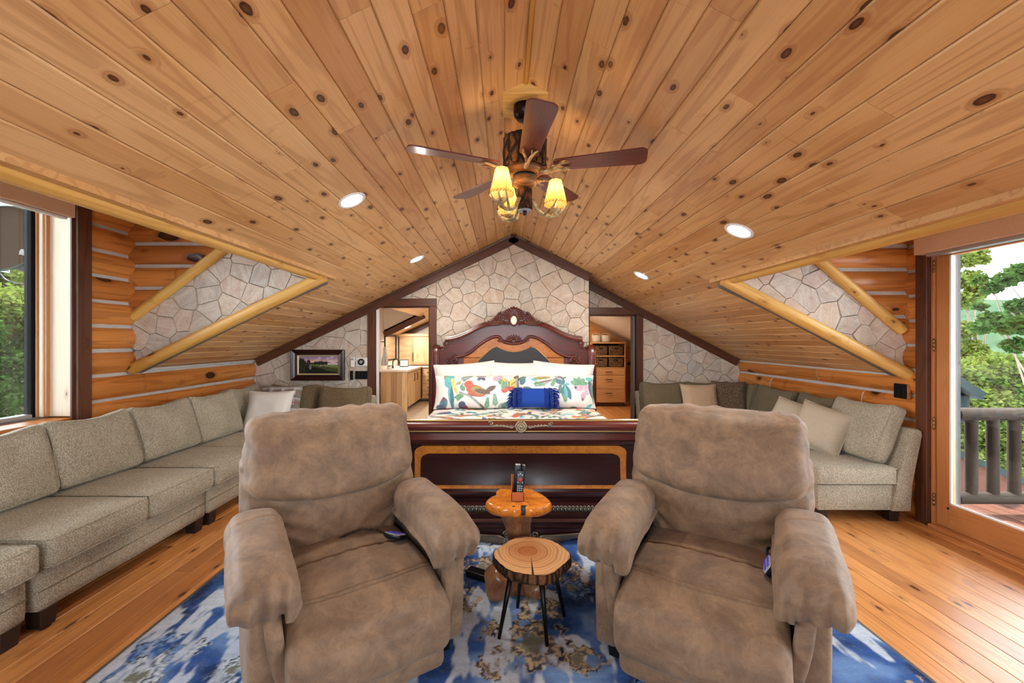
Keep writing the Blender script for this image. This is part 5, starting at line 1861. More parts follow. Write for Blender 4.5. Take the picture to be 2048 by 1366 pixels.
# burl field and leather field
bf = [(x, z - .018) for x, z in inner[6:]]
burl_poly = [(-.66, .75)] + [(-.66, 1.27)] + bf + [(x, z - .02) for x, z in arc[1:-1]] + [(-x, z) for x, z in bf[::-1]] + [(.66, 1.27), (.66, .75)]
prism('burl_field', burl_poly[::-1], by(5.478), by(5.495), M['burl'], hb, 'y', 0)
lea = smooth_open([(-.52, 1.16), (-.458, 1.235), (-.363, 1.328), (-.297, 1.386), (-.231, 1.413)], 1) + smooth_open([(-.225, 1.412), (-.162, 1.38), (-.092, 1.352), (0, 1.343)], 1)
lea_full = mir(lea)
prism('leather_field', ([(-.52, .75)] + lea_full + [(.52, .75)])[::-1], by(5.470), by(5.48), M['leather_black'], hb, 'y', 0)
tube('gilt_line', [(x, by(5.470), z) for x, z in lea_full], .0045, M['gilt'], hb, 6)
def spiral(cx, cz, r0, turns, sg, y, n=40, a0=0.0, rt=.016):
    pts, rad = [], []
    for k in range(n + 1):
        t = k / n
        a = a0 + sg * turns * 2 * PI * t
        r = r0 * (1 - .82 * t)
        pts.append((cx + r * math.cos(a), y - .012 * t, cz + r * math.sin(a)))
        rad.append(rt * (1 - .45 * t))
    return tube_geo(pts, rad, 8)
# crest carving
cr = MB()
for k in range(13):                       # shell ribs
    a = math.radians(22 + 136 * k / 12)
    R = .195 - .035 * abs(math.cos(a))
    p = [(math.cos(a) * r, by(5.455) - .02 * math.sin(PI * min(1, r / R)), 1.745 + math.sin(a) * r) for r in np.linspace(.06, R, 7)]
    cr.add(*tube_geo(p, [.008, .011, .014, .017, .019, .02, .012], 8))
for s in (-1, 1):
    cr.add(*spiral(s * .165, 1.795, .062, 1.6, -s, by(5.45), 44, PI / 2, .017))
    for k in range(7):                    # acanthus ribs sweeping outwards
        e0 = (s * (.12 + .012 * k), 1.725 + .020 * k)
        e1 = (s * (.40 - .026 * k), 1.728 + .017 * k - .0006 * k * k)
        pts = []
        for t in np.linspace(0, 1, 9):
            x = e0[0] + (e1[0] - e0[0]) * t; z = e0[1] + (e1[1] - e0[1]) * t - .03 * math.sin(PI * t) * (1 - k / 10)
            pts.append((x, by(5.452) - .012 * math.sin(PI * t), z))
        cr.add(*tube_geo(pts, [.006, .010, .012, .012, .011, .010, .008, .006, .003], 7))
    for k in range(3):
        pts = [(s * (.05 + .03 * t + .02 * k * t), by(5.452), 1.735 - .05 * t + .012 * k) for t in np.linspace(0, 1, 5)]
        cr.add(*tube_geo(pts, [.010, .010, .008, .006, .003], 7))
cres = cr.build('crest_carving', MH, hb, smooth=True)
prism('crest_back', [(.27 * math.cos(a) * (1 if abs(math.cos(a)) < .72 else 1.0), 1.70 + .215 * math.sin(a)) for a in np.linspace(0, PI, 24)], by(5.465), by(5.50), MH, hb, 'y', 0)
gl = MB()
for k in range(12):
    a = math.radians(22 + 136 * (k + .5) / 12)
    p = [(math.cos(a) * r, by(5.437), 1.745 + math.sin(a) * r) for r in np.linspace(.08, .16, 5)]
    gl.add(*tube_geo(p, .0028, 5))
for s in (-1, 1):
    for k in range(6):
        e0 = (s * (.14 + .012 * k), 1.735 + .020 * k); e1 = (s * (.37 - .026 * k), 1.738 + .017 * k)
        p = [(e0[0] + (e1[0] - e0[0]) * t, by(5.437), e0[1] + (e1[1] - e0[1]) * t - .03 * math.sin(PI * t) * (1 - k / 10)) for t in np.linspace(0, 1, 7)]
        gl.add(*tube_geo(p, .0026, 5))
gl.build('gilt_highlight', M['gilt_dark'], hb, smooth=True)
def oval(name, cx, cz, a, b, y, depth, mat, par):
    V, Fc = [], []
    n = 28
    rings = [(1.0, 0), (.93, -depth * .7), (.6, -depth)]
    for (s_, dy) in rings:
        for k in range(n):
            t = 2 * PI * k / n
            V.append((cx + a * s_ * math.cos(t), y + dy, cz + b * s_ * math.sin(t)))
    for i in range(2):
        for k in range(n):
            l = (k + 1) % n
            Fc.append((i * n + k, i * n + l, (i + 1) * n + l, (i + 1) * n + k))
    Fc.append(tuple(range(2 * n, 3 * n)))
    return mesh(name, V, Fc, mat, par, smooth=True)
oval('cabochon', 0, 1.757, .040, .058, by(5.432), .016, M['ivory'], hb)
tube('cabochon_ring', [(.046 * math.cos(t), by(5.436), 1.757 + .066 * math.sin(t)) for t in np.linspace(0, 2 * PI, 33)[:-1]], .012, MH, hb, 8, closed=True)
# lower shell
ls = MB()
for k in range(9):
    a = math.radians(12 + 156 * k / 8)
    p = [(math.cos(a) * r * 1.25, by(5.462), 1.478 + math.sin(a) * r) for r in np.linspace(.02, .095, 5)]
    ls.add(*tube_geo(p, [.006, .009, .011, .012, .007], 7))
for s in (-1, 1):
    ls.add(*spiral(s * .145, 1.492, .024, 1.3, s, by(5.462), 26, 0, .009))
    ls.add(*spiral(s * .185, 1.50, .024, 1.2, -s, by(5.462), 26, PI, .009))
sh_ = ls.build('shell_carving', MH, hb, smooth=True); sh_['kind'] = 'stuff'
for s in (-1, 1):
    ls = MB()
    ls.add(*spiral(s * .80, 1.268, .034, 1.4, s, by(5.465), 30, PI / 2, .013))
    ls.add(*spiral(s * .845, 1.225, .038, 1.3, -s, by(5.465), 30, PI / 2, .014))
    for k in range(5):
        a = math.radians(-90 + 18 * k)
        ls.add(*tube_geo([(s * (.74 + math.cos(a) * r * .9), by(5.468), 1.265 + math.sin(a) * r) for r in np.linspace(.01, .085, 4)], [.006, .008, .008, .004], 6))
    ls.build('scroll_carving', MH, hb, smooth=True)
    ls = MB()
    ls.add(*spiral(s * .885, 1.455, .036, 1.3, s, by(5.475), 30, -PI / 2, .014))
    ls.add(*tube_geo([(s * .885, by(5.475), 1.415), (s * .92, by(5.475), 1.40), (s * .975, by(5.475), 1.395)], [.014, .015, .016], 8))
    ls.build('scroll_carving', MH, hb, smooth=True)
# sleigh posts
def rr_prof(w, h, c=.02, n=4):
    pts = []
    for (sx, sy, a0) in ((1, 1, 0), (-1, 1, PI / 2), (-1, -1, PI), (1, -1, 1.5 * PI)):
        for i in range(n + 1):
            a = a0 + PI / 2 * i / n
            pts.append((sx * (w / 2 - c) + c * math.cos(a), sy * (h / 2 - c) + c * math.sin(a)))
    return pts
for s in (-1, 1):
    pth = [(5.46, 0), (5.46, .5), (5.455, .9), (5.46, 1.15), (5.475, 1.28), (5.50, 1.365), (5.54, 1.405), (5.575, 1.39), (5.585, 1.35), (5.57, 1.325)]
    pth = smooth_open(pth, 2)
    sweep('headboard_post', [(s * 1.03, by(y), z) for y, z in pth], rr_prof(.075, .105, .03), MH, bed, normal=(1, 0, 0))
    for (dx, rr_) in ((-.04, .01), (.04, .01)):
        tube('post_bead', [(s * 1.03 + dx, by(y - .036 if z < 1.3 else y - .03), z) for y, z in pth if z < 1.39 and y < 5.53], rr_, MH, bed, 8)
# side rails, box and mattress
for s in (-1, 1):
    bbox('side_rail', (s * 1.03 - .025, s * 1.03 + .025), (by(3.16), by(5.46)), (.20, .46), MH, bed, .008, 2)
soft('mattress', (1.96, 2.26, .34), .06, M['sheet'], bed, (10, 12, 6), None, (0, by(4.32), .45))

# ---- footboard
def strip(name, prof, x0, x1, mat, par):
    return prism(name, [(by(y), z) for y, z in prof], x0, x1, mat, par, 'x', 0, True)
FW = 1.04
fbd = strip('footboard', [(3.10, .13), (3.10, .40), (3.125, .55), (3.11, .72), (3.07, .80), (3.03, .845), (3.02, .90), (3.07, .915), (3.12, .86), (3.15, .72), (3.16, .55), (3.15, .13)], -FW, FW, MD, bed)
ang = np.linspace(PI * .35, PI * 1.62, 14)
strip('top_roll', [(3.035 + .046 * math.cos(a), .872 + .040 * math.sin(a)) for a in ang], -FW, FW, MH, fbd)
def rope(z, y, r=.0062):
    n = 300
    V, Fc = [], []
    seg = 8
    for i in range(n + 1):
        x = -FW + 2 * FW * i / n
        for k in range(seg):
            t = 2 * PI * k / seg
            rr_ = r * (1 + .32 * math.sin(2 * t + x * 330))
            V.append((x, by(y) + rr_ * math.cos(t), z + rr_ * math.sin(t)))
    for i in range(n):
        for k in range(seg):
            l = (k + 1) % seg
            Fc.append((i * seg + k, (i + 1) * seg + k, (i + 1) * seg + l, i * seg + l))
    return mesh('rope_trim', V, Fc, M['gilt'], fbd, smooth=True)
rope(.914, 3.02); rope(.838, 3.008)
strip('frieze_band', [(3.055, .765), (3.06, .825), (3.10, .825), (3.11, .765)], -FW, FW, MH, fbd)
strip('frieze_moulding', [(3.065, .725), (3.05, .735), (3.045, .752), (3.055, .765), (3.11, .765), (3.11, .725)], -FW, FW, MD, fbd)
# concave burl border + dark panel
def zc_prof(z):  # front surface of the footboard panel
    return 3.085 + .03 * math.sin(PI * (z - .39) / .34)
def panel_sheet(name, outline, off, mat):
    """outline (x,z) bent on the concave front"""
    bm = bmesh.new()
    vs = [bm.verts.new((x, by(zc_prof(z) - off), z)) for x, z in outline]
    f = bm.faces.new(vs)
    r = bmesh.ops.extrude_face_region(bm, geom=[f])
    for v in r['geom']:
        if isinstance(v, bmesh.types.BMVert): v.co.y += .02
    bmesh.ops.triangulate(bm, faces=[x for x in bm.faces if len(x.verts) > 4])
    bmesh.ops.recalc_face_normals(bm, faces=bm.faces)
    me = bpy.data.meshes.new(name); bm.to_mesh(me); bm.free()
    o = link_mesh(name, me, mat, fbd)
    return autosmooth(o, 30)
def panel_grid(name, hw, z0, z1, off, mat, c):
    """grid with clipped upper corners"""
    V, Fc = [], []
    nz = 14
    for j in range(nz + 1):
        z = z0 + (z1 - z0) * j / nz
        ww = hw
        if z > z1 - c: ww = hw - c + math.sqrt(max(0, c * c - (z - (z1 - c)) ** 2))
        for k in range(13):
            V.append((-ww + 2 * ww * k / 12, by(zc_prof(z) - off), z))
    for j in range(nz):
        for k in range(12):
            a = j * 13 + k
            Fc.append((a, a + 1, a + 14, a + 13))
    n0 = len(V)
    V += [(x, y + .02, z) for x, y, z in V]
    rim = [k for k in range(13)] + [j * 13 + 12 for j in range(1, nz + 1)] + [nz * 13 + k for k in range(11, -1, -1)] + [j * 13 for j in range(nz - 1, 0, -1)]
    for i in range(len(rim)):
        a, b = rim[i], rim[(i + 1) % len(rim)]
        Fc.append((b, a, a + n0, b + n0))
    return autosmooth(mesh(name, V, Fc, mat, fbd), 30)
panel_grid('burl_border', .79, .398, .715, .012, M['burl'], .06)
panel_grid('field_panel', .745, .425, .655, .017, MD, .06)
# base mouldings
strip('base_moulding', [(3.11, .30), (3.075, .30), (3.07, .32), (3.085, .335), (3.06, .345), (3.055, .365), (3.075, .375), (3.08, .395), (3.11, .40)], -FW, FW, MD, fbd)
strip('carved_rail', [(3.12, .238), (3.055, .238), (3.035, .25), (3.028, .27), (3.035, .288), (3.055, .30), (3.12, .30)], -FW, FW, MD, fbd)
ed = MB()
nl = 74
for i in range(nl):
    x = -FW + 2 * FW * (i + .5) / nl
    w = FW / nl * .92
    pts = []
    for t in np.linspace(0, PI, 9):
        pts.append((x - w * math.cos(t), by(3.030 - .006 * math.sin(t)), .243 + .048 * math.sin(t)))
    ed.add(*tube_geo(pts, .0032, 5))
    ed.add(*tube_geo([(x, by(3.026), .245), (x, by(3.022), .268), (x, by(3.028), .28)], [.002, .005, .001], 5))
ed.build('leaf_carving', M['gilt_dark'], fbd, smooth=True)
strip('plinth_moulding', [(3.13, .115), (3.045, .115), (3.035, .13), (3.05, .145), (3.04, .16), (3.02, .175), (3.03, .19), (3.05, .20), (3.05, .215), (3.035, .225), (3.045, .238), (3.13, .238)], -FW, FW, MD, fbd)
strip('apron', [(3.13, .03), (3.06, .03), (3.045, .05), (3.045, .115), (3.13, .115)], -FW, FW, MD, fbd)
for s in (-1, 1):
    pth = smooth_open([(3.10, 0), (3.10, .3), (3.12, .55), (3.10, .74), (3.06, .84), (3.02, .885), (2.985, .88), (2.975, .85), (2.985, .825)], 2)
    sweep('footboard_post', [(s * 1.06, by(y), z) for y, z in pth], rr_prof(.075, .09, .025), MH, bed, normal=(1, 0, 0))
# shell feet at the floor
def shell_foot(s, x_in, x_out):
    mb = MB()
    hub = (x_in, .072)
    n = 13
    for k in range(n):
        t = k / (n - 1)
        a = math.radians(200 + 150 * t) if False else 0
        # ribs fan from the scroll hub out along the floor line
        ex = x_in + (x_out - x_in) * (1 - (1 - t) ** 1.4)
        ez = .012 + .075 * t ** 1.6
        if t < .25: ez = .010
        pts = []
        for q in np.linspace(.12, 1, 7):
            x = hub[0] + (ex - hub[0]) * q; z = hub[1] + (ez - hub[1]) * q - .012 * math.sin(PI * q) * (1 - t)
            pts.append((x, by(3.032 - .014 * math.sin(PI * q)), max(z, .008)))
        mb.add(*tube_geo(pts, [.003, .006, .008, .0095, .010, .009, .004], 7))
    mb.add(*spiral(hub[0], hub[1] + .008, .028, 1.5, s, by(3.03), 30, PI, .009))
    return mb.build('shell_carving', M['shell_gilt'], fbd, smooth=True)
for s in (-1, 1):
    shell_foot(s, s * .10, s * .47)
    shell_foot(-s, s * .90, s * .53)
# medallion
md = lathe('medallion', [(.001, .018), (.007, .018), (.010, .014), (.016, .012), (.018, .016), (.023, .016), (.026, .011), (.033, .010), (.035, .014), (.040, .013), (.043, .006), (.043, 0)], M['gilt_dark'], fbd, 36, (0, by(2.985), .876), (PI / 2, 0, 0))
for k in range(14):
    a = 2 * PI * k / 14
    P, Fh, U = softbox_np((.007, .007, .006), .003, (3, 3, 3))
    mesh('medallion_bead', P.tolist(), Fh, M['gilt'], md, (.029 * math.cos(a), .029 * math.sin(a), .012), None, True)
lf = MB()
for s in (-1, 1):
    for k in range(6):
        pts = []
        for t in np.linspace(0, 1, 7):
            x = s * (.045 + .026 * k + .05 * t); z = .905 - .034 * math.sin(PI * (.25 + .55 * t)) + .006 * k * (1 - k / 8) - .004
            pts.append((x, by(2.99), z))
        lf.add(*tube_geo(pts, [.003, .006, .007, .007, .006, .004, .002], 6))
    lf.add(*spiral(s * .215, .900, .016, 1.2, s, by(2.99), 20, PI, .005))
lf.build('scroll_leaf', M['gilt_dark'], fbd, smooth=True)

# ================================================================== bedding prints
INK = {k: np.array(lin(v)[:3]) for k, v in dict(white=(226, 222, 216), red=(196, 72, 52), rust=(170, 90, 60), teal=(70, 168, 176), tealD=(24, 104, 124), green=(86, 146, 112), greenD=(44, 104, 84), olive=(150, 138, 72), navy=(40, 62, 104), mauve=(196, 158, 182), plum=(120, 40, 60), yellow=(214, 190, 92), brown=(96, 74, 58), grey=(150, 152, 150), black=(44, 40, 40)).items()}
for _k in INK:
    if _k != 'white': INK[_k] = INK[_k] * .87 + INK['white'] * .13
class Print:
    def __init__(s, X, Y, base='white'):
        s.X, s.Y = X, Y
        s.c = np.tile(INK[base], (len(X), 1))
        s.n = fbm(np.stack([X * .05, Y * .05, X * 0], 1), 3, 3)
    def put(s, m, col):
        s.c[m] = INK[col] * (1 + .25 * s.n[m])[:, None]
    def ell(s, cx, cy, a, b, rot, col):
        t = math.radians(rot); dx, dy = s.X - cx, s.Y - cy
        u = dx * math.cos(t) + dy * math.sin(t); v = -dx * math.sin(t) + dy * math.cos(t)
        s.put((u / a) ** 2 + (v / b) ** 2 < 1, col)
    def leaf(s, cx, cy, L, w, rot, col):
        t = math.radians(rot); dx, dy = s.X - cx, s.Y - cy
        u = (dx * math.cos(t) + dy * math.sin(t)) / L; v = -dx * math.sin(t) + dy * math.cos(t)
        s.put((u > 0) & (u < 1) & (np.abs(v) < w * np.sin(np.clip(u, 0, 1) * PI) ** .8), col)
    def line(s, x0, y0, x1, y1, w, col):
        dx, dy = x1 - x0, y1 - y0; L2 = dx * dx + dy * dy
        t = np.clip(((s.X - x0) * dx + (s.Y - y0) * dy) / L2, 0, 1)
        s.put(np.hypot(s.X - x0 - t * dx, s.Y - y0 - t * dy) < w, col)
    def fern(s, x, y, L, rot, col, n=9):
        t = math.radians(rot)
        s.line(x, y, x + L * math.cos(t), y + L * math.sin(t), 2.2, col)
        for k in range(1, n):
            q = k / n; px_, py_ = x + L * q * math.cos(t), y + L * q * math.sin(t)
            for sg in (-1, 1): s.leaf(px_, py_, L * .34 * (1 - q * .6), 5, rot + sg * 55, col)
    def bird(s, x, y, sc, flip=1):
        f = flip
        s.ell(x, y, 95 * sc, 52 * sc, 18 * f, 'red'); s.ell(x - 68 * f * sc, y - 62 * sc, 42 * sc, 38 * sc, 0, 'red')
        s.leaf(x - 105 * f * sc, y - 66 * sc, 34 * sc, 12 * sc, 180 if f > 0 else 0, 'grey')
        s.ell(x + 30 * f * sc, y - 2 * sc, 82 * sc, 34 * sc, 14 * f, 'olive'); s.ell(x + 60 * f * sc, y + 8 * sc, 74 * sc, 22 * sc, 12 * f, 'brown')
        s.leaf(x + 80 * f * sc, y + 10 * sc, 120 * sc, 24 * sc, -28 if f > 0 else 208, 'brown')
        s.ell(x - 78 * f * sc, y - 70 * sc, 5 * sc, 5 * sc, 0, 'black')
        s.ell(x - 20 * f * sc, y + 40 * sc, 60 * sc, 14 * sc, 10 * f, 'rust')
    def butterfly(s, x, y, sc, c1, c2):
        for sg in (-1, 1):
            s.ell(x + sg * 42 * sc, y - 34 * sc, 48 * sc, 38 * sc, sg * -40, c1); s.ell(x + sg * 34 * sc, y + 28 * sc, 36 * sc, 28 * sc, sg * 40, c2)
            for k in range(4): s.ell(x + sg * (24 + 12 * k) * sc, y - (20 + 10 * k) * sc, 6 * sc, 5 * sc, 0, 'black')
        s.line(x, y - 40 * sc, x, y + 40 * sc, 5 * sc, 'brown')
def sham_left(x, z):
    p = Print(525 + x / .00138, 905 - z / .00138)
    p.ell(265, 775, 34, 42, 10, 'olive'); p.ell(285, 815, 44, 70, 10, 'teal'); p.leaf(285, 850, 230, 26, 80, 'teal'); p.leaf(305, 860, 215, 16, 87, 'tealD'); p.ell(252, 752, 18, 16, 0, 'black'); p.leaf(300, 790, 60, 16, 60, 'yellow'); p.leaf(300, 820, 150, 16, 65, 'yellow')
    p.ell(240, 1020, 34, 46, 20, 'tealD'); p.ell(215, 1050, 40, 22, 10, 'navy'); p.ell(240, 985, 14, 20, 0, 'plum')
    p.fern(380, 820, 120, -28, 'greenD'); p.leaf(385, 860, 70, 22, 60, 'green'); p.leaf(330, 975, 90, 22, -10, 'green'); p.leaf(360, 1005, 70, 22, -70, 'green')
    p.line(380, 930, 470, 965, 9, 'grey'); p.line(470, 965, 560, 1035, 10, 'grey'); p.line(560, 1035, 600, 1060, 8, 'brown')
    p.bird(520, 915, .95)
    p.butterfly(565, 790, .55, 'grey', 'navy'); p.butterfly(810, 870, 1.05, 'yellow', 'red'); p.leaf(745, 900, 90, 24, -60, 'green'); p.leaf(735, 860, 80, 20, -100, 'green')
    p.ell(700, 800, 34, 26, -20, 'mauve'); p.ell(730, 782, 28, 20, 20, 'mauve'); p.ell(890, 770, 40, 16, -20, 'brown'); p.leaf(880, 775, 110, 18, 80, 'grey')
    p.ell(400, 1035, 32, 28, 0, 'navy'); p.ell(425, 1055, 26, 20, 0, 'plum')
    p.fern(610, 1060, 90, -80, 'green'); p.fern(690, 1050, 110, -95, 'green'); p.fern(570, 1062, 70, 10, 'greenD'); p.ell(770, 1040, 60, 26, -10, 'grey'); p.fern(740, 1060, 80, -40, 'greenD')
    p.leaf(340, 860, 60, 14, -30, 'olive'); p.ell(170, 820, 20, 30, 0, 'white')
    return p.c
def sham_right(x, z):
    p = Print(1245 + x / .00138, 905 - z / .00138)
    p.line(1060, 850, 1330, 790, 8, 'brown'); p.line(1150, 850, 1250, 800, 7, 'grey'); p.ell(1120, 795, 80, 16, -4, 'olive'); p.leaf(1020, 805, 60, 14, 10, 'teal'); p.ell(945, 790, 40, 16, -15, 'greenD'); p.ell(950, 820, 26, 34, 20, 'tealD')
    for (a, L) in ((-120, 105), (-152, 110), (70, 150), (95, 140)): p.leaf(1320, 855, L, 26, a, 'tealD')
    p.leaf(1320, 860, 130, 14, 82, 'teal'); p.ell(1345, 855, 18, 12, 0, 'teal'); p.line(1240, 880, 1310, 862, 4, 'teal')
    p.fern(1040, 850, 110, 5, 'green'); p.fern(1270, 950, 90, -80, 'greenD'); p.fern(1330, 1020, 80, -110, 'green'); p.fern(1200, 880, 80, -60, 'green')
    for k in range(5): p.leaf(1450, 860, 85, 24, -160 + 36 * k, 'green')
    p.ell(1455, 890, 46, 26, -12, 'mauve'); p.ell(1500, 880, 28, 20, -20, 'mauve'); p.ell(1480, 960, 22, 40, 20, 'mauve'); p.ell(1510, 925, 18, 26, -20, 'mauve'); p.ell(1415, 885, 12, 12, 0, 'black'); p.ell(1472, 990, 10, 16, 0, 'plum')
    p.leaf(1545, 790, 200, 26, 84, 'navy'); p.ell(1545, 800, 34, 22, 0, 'teal'); p.leaf(1560, 800, 230, 12, 88, 'green')
    p.ell(1240, 1030, 24, 18, 0, 'plum'); p.leaf(1500, 1060, 70, 12, -30, 'teal'); p.ell(1400, 1060, 40, 14, 5, 'greenD'); p.ell(990, 890, 40, 16, 10, 'greenD'); p.ell(1270, 795, 40, 14, 30, 'grey')
    return p.c
# duvet
def duvet():
    nx, ny = 300, 260
    s_ = np.linspace(-1.30, 1.30, nx + 1); t_ = np.linspace(0, 1, ny + 1)
    S, T = np.meshgrid(s_, t_, indexing='ij'); S, T = S.ravel(), T.ravel()
    Yw = 3.205 + (5.30 - 3.205) * T
    a = np.abs(S)
    R = .07
    fl = 1.0 - R
    ang = np.clip((a - fl) / R, 0, PI / 2)
    X = np.sign(S) * np.where(a < fl, a, fl + R * np.sin(ang))
    dz = np.where(a < fl, 0, -R * (1 - np.cos(ang)))
    over = np.clip(a - fl - R * PI / 2, 0, 10)
    dz = dz - over
    P = np.stack([X * 2.2, Yw * 2.2, dz], 1)
    Z = .665 + dz + .022 * fbm(P, 4, 3) * (a < 1.05) + .012 * np.cos(X * 9) * np.cos(Yw * 9) * (a < .95)
    Z -= .05 * smoothstep(.06, 0, T)
    X = X + np.sign(S) * .012 * np.sin(Yw * 14) * (over > .02)
    c = Print(S * 400, Yw * 400)
    rr_ = random.Random(33)
    placed = []
    for k in range(700):
        x, y = rr_.uniform(-500, 500), rr_.uniform(3.2 * 400, 5.3 * 400)
        if any(math.hypot(x - p[0], y - p[1]) < 36 for p in placed): continue
        placed.append((x, y))
        q = rr_.random()
        if q < .22: c.bird(x, y, rr_.uniform(.28, .42), rr_.choice([-1, 1]))
        elif q < .42: c.fern(x, y, rr_.uniform(40, 70), rr_.uniform(0, 360), rr_.choice(['green', 'greenD', 'olive']), 7)
        elif q < .60: c.butterfly(x, y, rr_.uniform(.28, .42), rr_.choice(['navy', 'yellow', 'grey', 'tealD']), rr_.choice(['red', 'teal', 'mauve']))
        elif q < .78:
            r0 = rr_.uniform(0, 360); c.leaf(x, y, 80, 10, r0, rr_.choice(['teal', 'tealD', 'navy'])); c.ell(x, y, 16, 13, 0, rr_.choice(['teal', 'yellow', 'olive', 'rust']))
        else:
            r0 = rr_.uniform(0, 360)
            c.line(x, y, x + 60 * math.cos(r0), y + 60 * math.sin(r0), 3, 'brown')
            for j in range(4): c.leaf(x + 15 * j * math.cos(r0), y + 15 * j * math.sin(r0), 28, 8, math.degrees(r0) + (60 if j % 2 else -60), rr_.choice(['green', 'greenD']))
    V = np.stack([X + XB, Yw, Z], 1).tolist()
    m = ny + 1
    Fc = [(i * m + j, (i + 1) * m + j, (i + 1) * m + j + 1, i * m + j + 1) for i in range(nx) for j in range(ny)]
    o = mesh('duvet', V, Fc, M['printed_cotton'], smooth=True)
    at = o.data.color_attributes.new('print', 'FLOAT_COLOR', 'POINT')
    full = np.ones((len(V), 4), np.float32); full[:, :3] = np.clip(c.c, 0, 1)
    at.data.foreach_set('color', full.ravel())
    prop(o, 'white duvet printed with birds, ferns and butterflies on the bed', 'duvet')
duvet()
GB = 'white bed pillows against the headboard'
pillow('bed_pillow', .80, .52, .19, M['white_cotton'], (-.515, 5.345, .955), (math.radians(-14), math.radians(-4), math.radians(3)), 'white bed pillow on the left against the headboard', 'pillow', GB, 21, None, 30)
pillow('bed_pillow', .68, .52, .18, M['white_cotton'], (.12, 5.36, .96), (math.radians(-12), math.radians(1), 0), 'white bed pillow in the middle of three against the headboard', 'pillow', GB, 22, None, 30)
pillow('bed_pillow', .80, .52, .19, M['white_cotton'], (.745, 5.345, .955), (math.radians(-14), math.radians(4), math.radians(-3)), 'white bed pillow on the right against the headboard', 'pillow', GB, 23, None, 30)
GS = 'printed shams propped on the bed'
pillow('pillow_sham', 1.04, .425, .20, M['printed_cotton'], (-.345, 5.09, .862), (math.radians(-24), 0, math.radians(2)), 'printed sham with a red bird and turquoise parrot, on the left', 'pillow', GS, 24, None, 260, sham_left, None, 120, .05)
pillow('pillow_sham', .96, .425, .19, M['printed_cotton'], (.625, 5.12, .862), (math.radians(-24), 0, math.radians(-2)), 'printed sham with a dragonfly and lilac flowers, on the right', 'pillow', GS, 25, None, 240, sham_right, None, 120, .05)
# blue fringed pillow
bp = empty('lumbar_pillow', (.335, 4.955, .69), 0, 'royal blue fringed lumbar pillow leaning on the shams', 'pillow')
bp.rotation_euler = (math.radians(-26), 0, math.radians(-3))
pillow('cover', .50, .25, .15, M['blue_cloth'], (0, 0, .125), (0, 0, 0), None, seed=31, parent=bp, n=22)
rf = random.Random(9)
for side in (-1, 1):
    for row, xr in enumerate((.245, .19, .135)):
        fr = MB()
        for k in range(26):
            z = .012 + .228 * k / 25 + rf.uniform(-.004, .004)
            u = xr / .25; v = (z - .125) / .125
            t = .075 * max(0.02, (1 - u ** 4) * (1 - min(abs(v), .999) ** 4)) ** .62
            x = side * xr
            L_ = rf.uniform(.05, .075) if row == 0 else rf.uniform(.04, .055)
            p0 = Vector((x, -t, z)); 
            p1 = p0 + Vector((side * L_ * .6, -.012 + rf.uniform(-.004, .004), -.012 + rf.uniform(-.012, .008)))
            p2 = p0 + Vector((side * L_, -.006 + rf.uniform(-.01, .006), -.03 + rf.uniform(-.015, .012)))
            fr.add(*tube_geo([p0, p1, p2], [.0055, .0065, .004], 5))
        fr.build('fringe', M['blue_fringe'], bp, smooth=True)

# ================================================================== blinds
vb1 = empty('window_blind', (-3.36, 1.5, 2.44), 0, 'wood-look blind valance across the top of the left window', 'blind')
bbox('valance', (-.05, .05), (-1.7, 1.70), (0, .17), M['blind_wood'], vb1, .004, 1)
bbox('bottom_rail', (-.02, .02), (-1.7, 1.67), (-.02, -.002), M['white_plastic'], vb1, .003, 1)
vb2 = empty('window_blind', (3.385, 1.9, 2.19), 0, 'wood-look blind valance above the glass door', 'blind')
bbox('valance', (-.05, .05), (-1.6, 1.49), (0, .13), M['blind_wood'], vb2, .004, 1)
bbox('head_rail', (-.02, .045), (-1.6, 1.42), (-.026, -.001), M['aluminium'], vb2, .003, 1)

# ================================================================== picture
pf = empty('framed_picture', (-2.519, 5.612, .956), 0, 'framed landscape painting with wide dark frame on the stone wall', 'picture')
W2, H2 = .357, .207
def frame_side(name, pts, mat):
    return mesh(name, pts[0], pts[1], mat, pf)
prf = [(0, 0), (0, -.05), (.012, -.058), (.022, -.05), (.03, -.052), (.05, -.03), (.062, -.034), (.070, -.022), (.074, -.012), (.074, 0)]
rect = [(-W2, 0), (W2, 0), (W2, 2 * H2), (-W2, 2 * H2)]
def frame(name, prof, mat, grow=0.0):
    V, Fc = [], []
    m = len(prof)
    for (x, z) in rect:
        sx = -1 if x > 0 else 1; sz = 1 if z == 0 else -1
        for (a, d) in prof: V.append((x + sx * a, d, z + sz * a))
    for i in range(4):
        j = (i + 1) % 4
        for k in range(m - 1): Fc.append((i * m + k, j * m + k, j * m + k + 1, i * m + k + 1))
    return mesh(name, V, Fc, mat, pf)
frame('outer_frame', prf, M['mahogany_dark'])
frame('gold_liner', [(.072, -.010), (.074, -.016), (.088, -.010), (.092, -.006), (.092, 0)], M['gold_mat'])
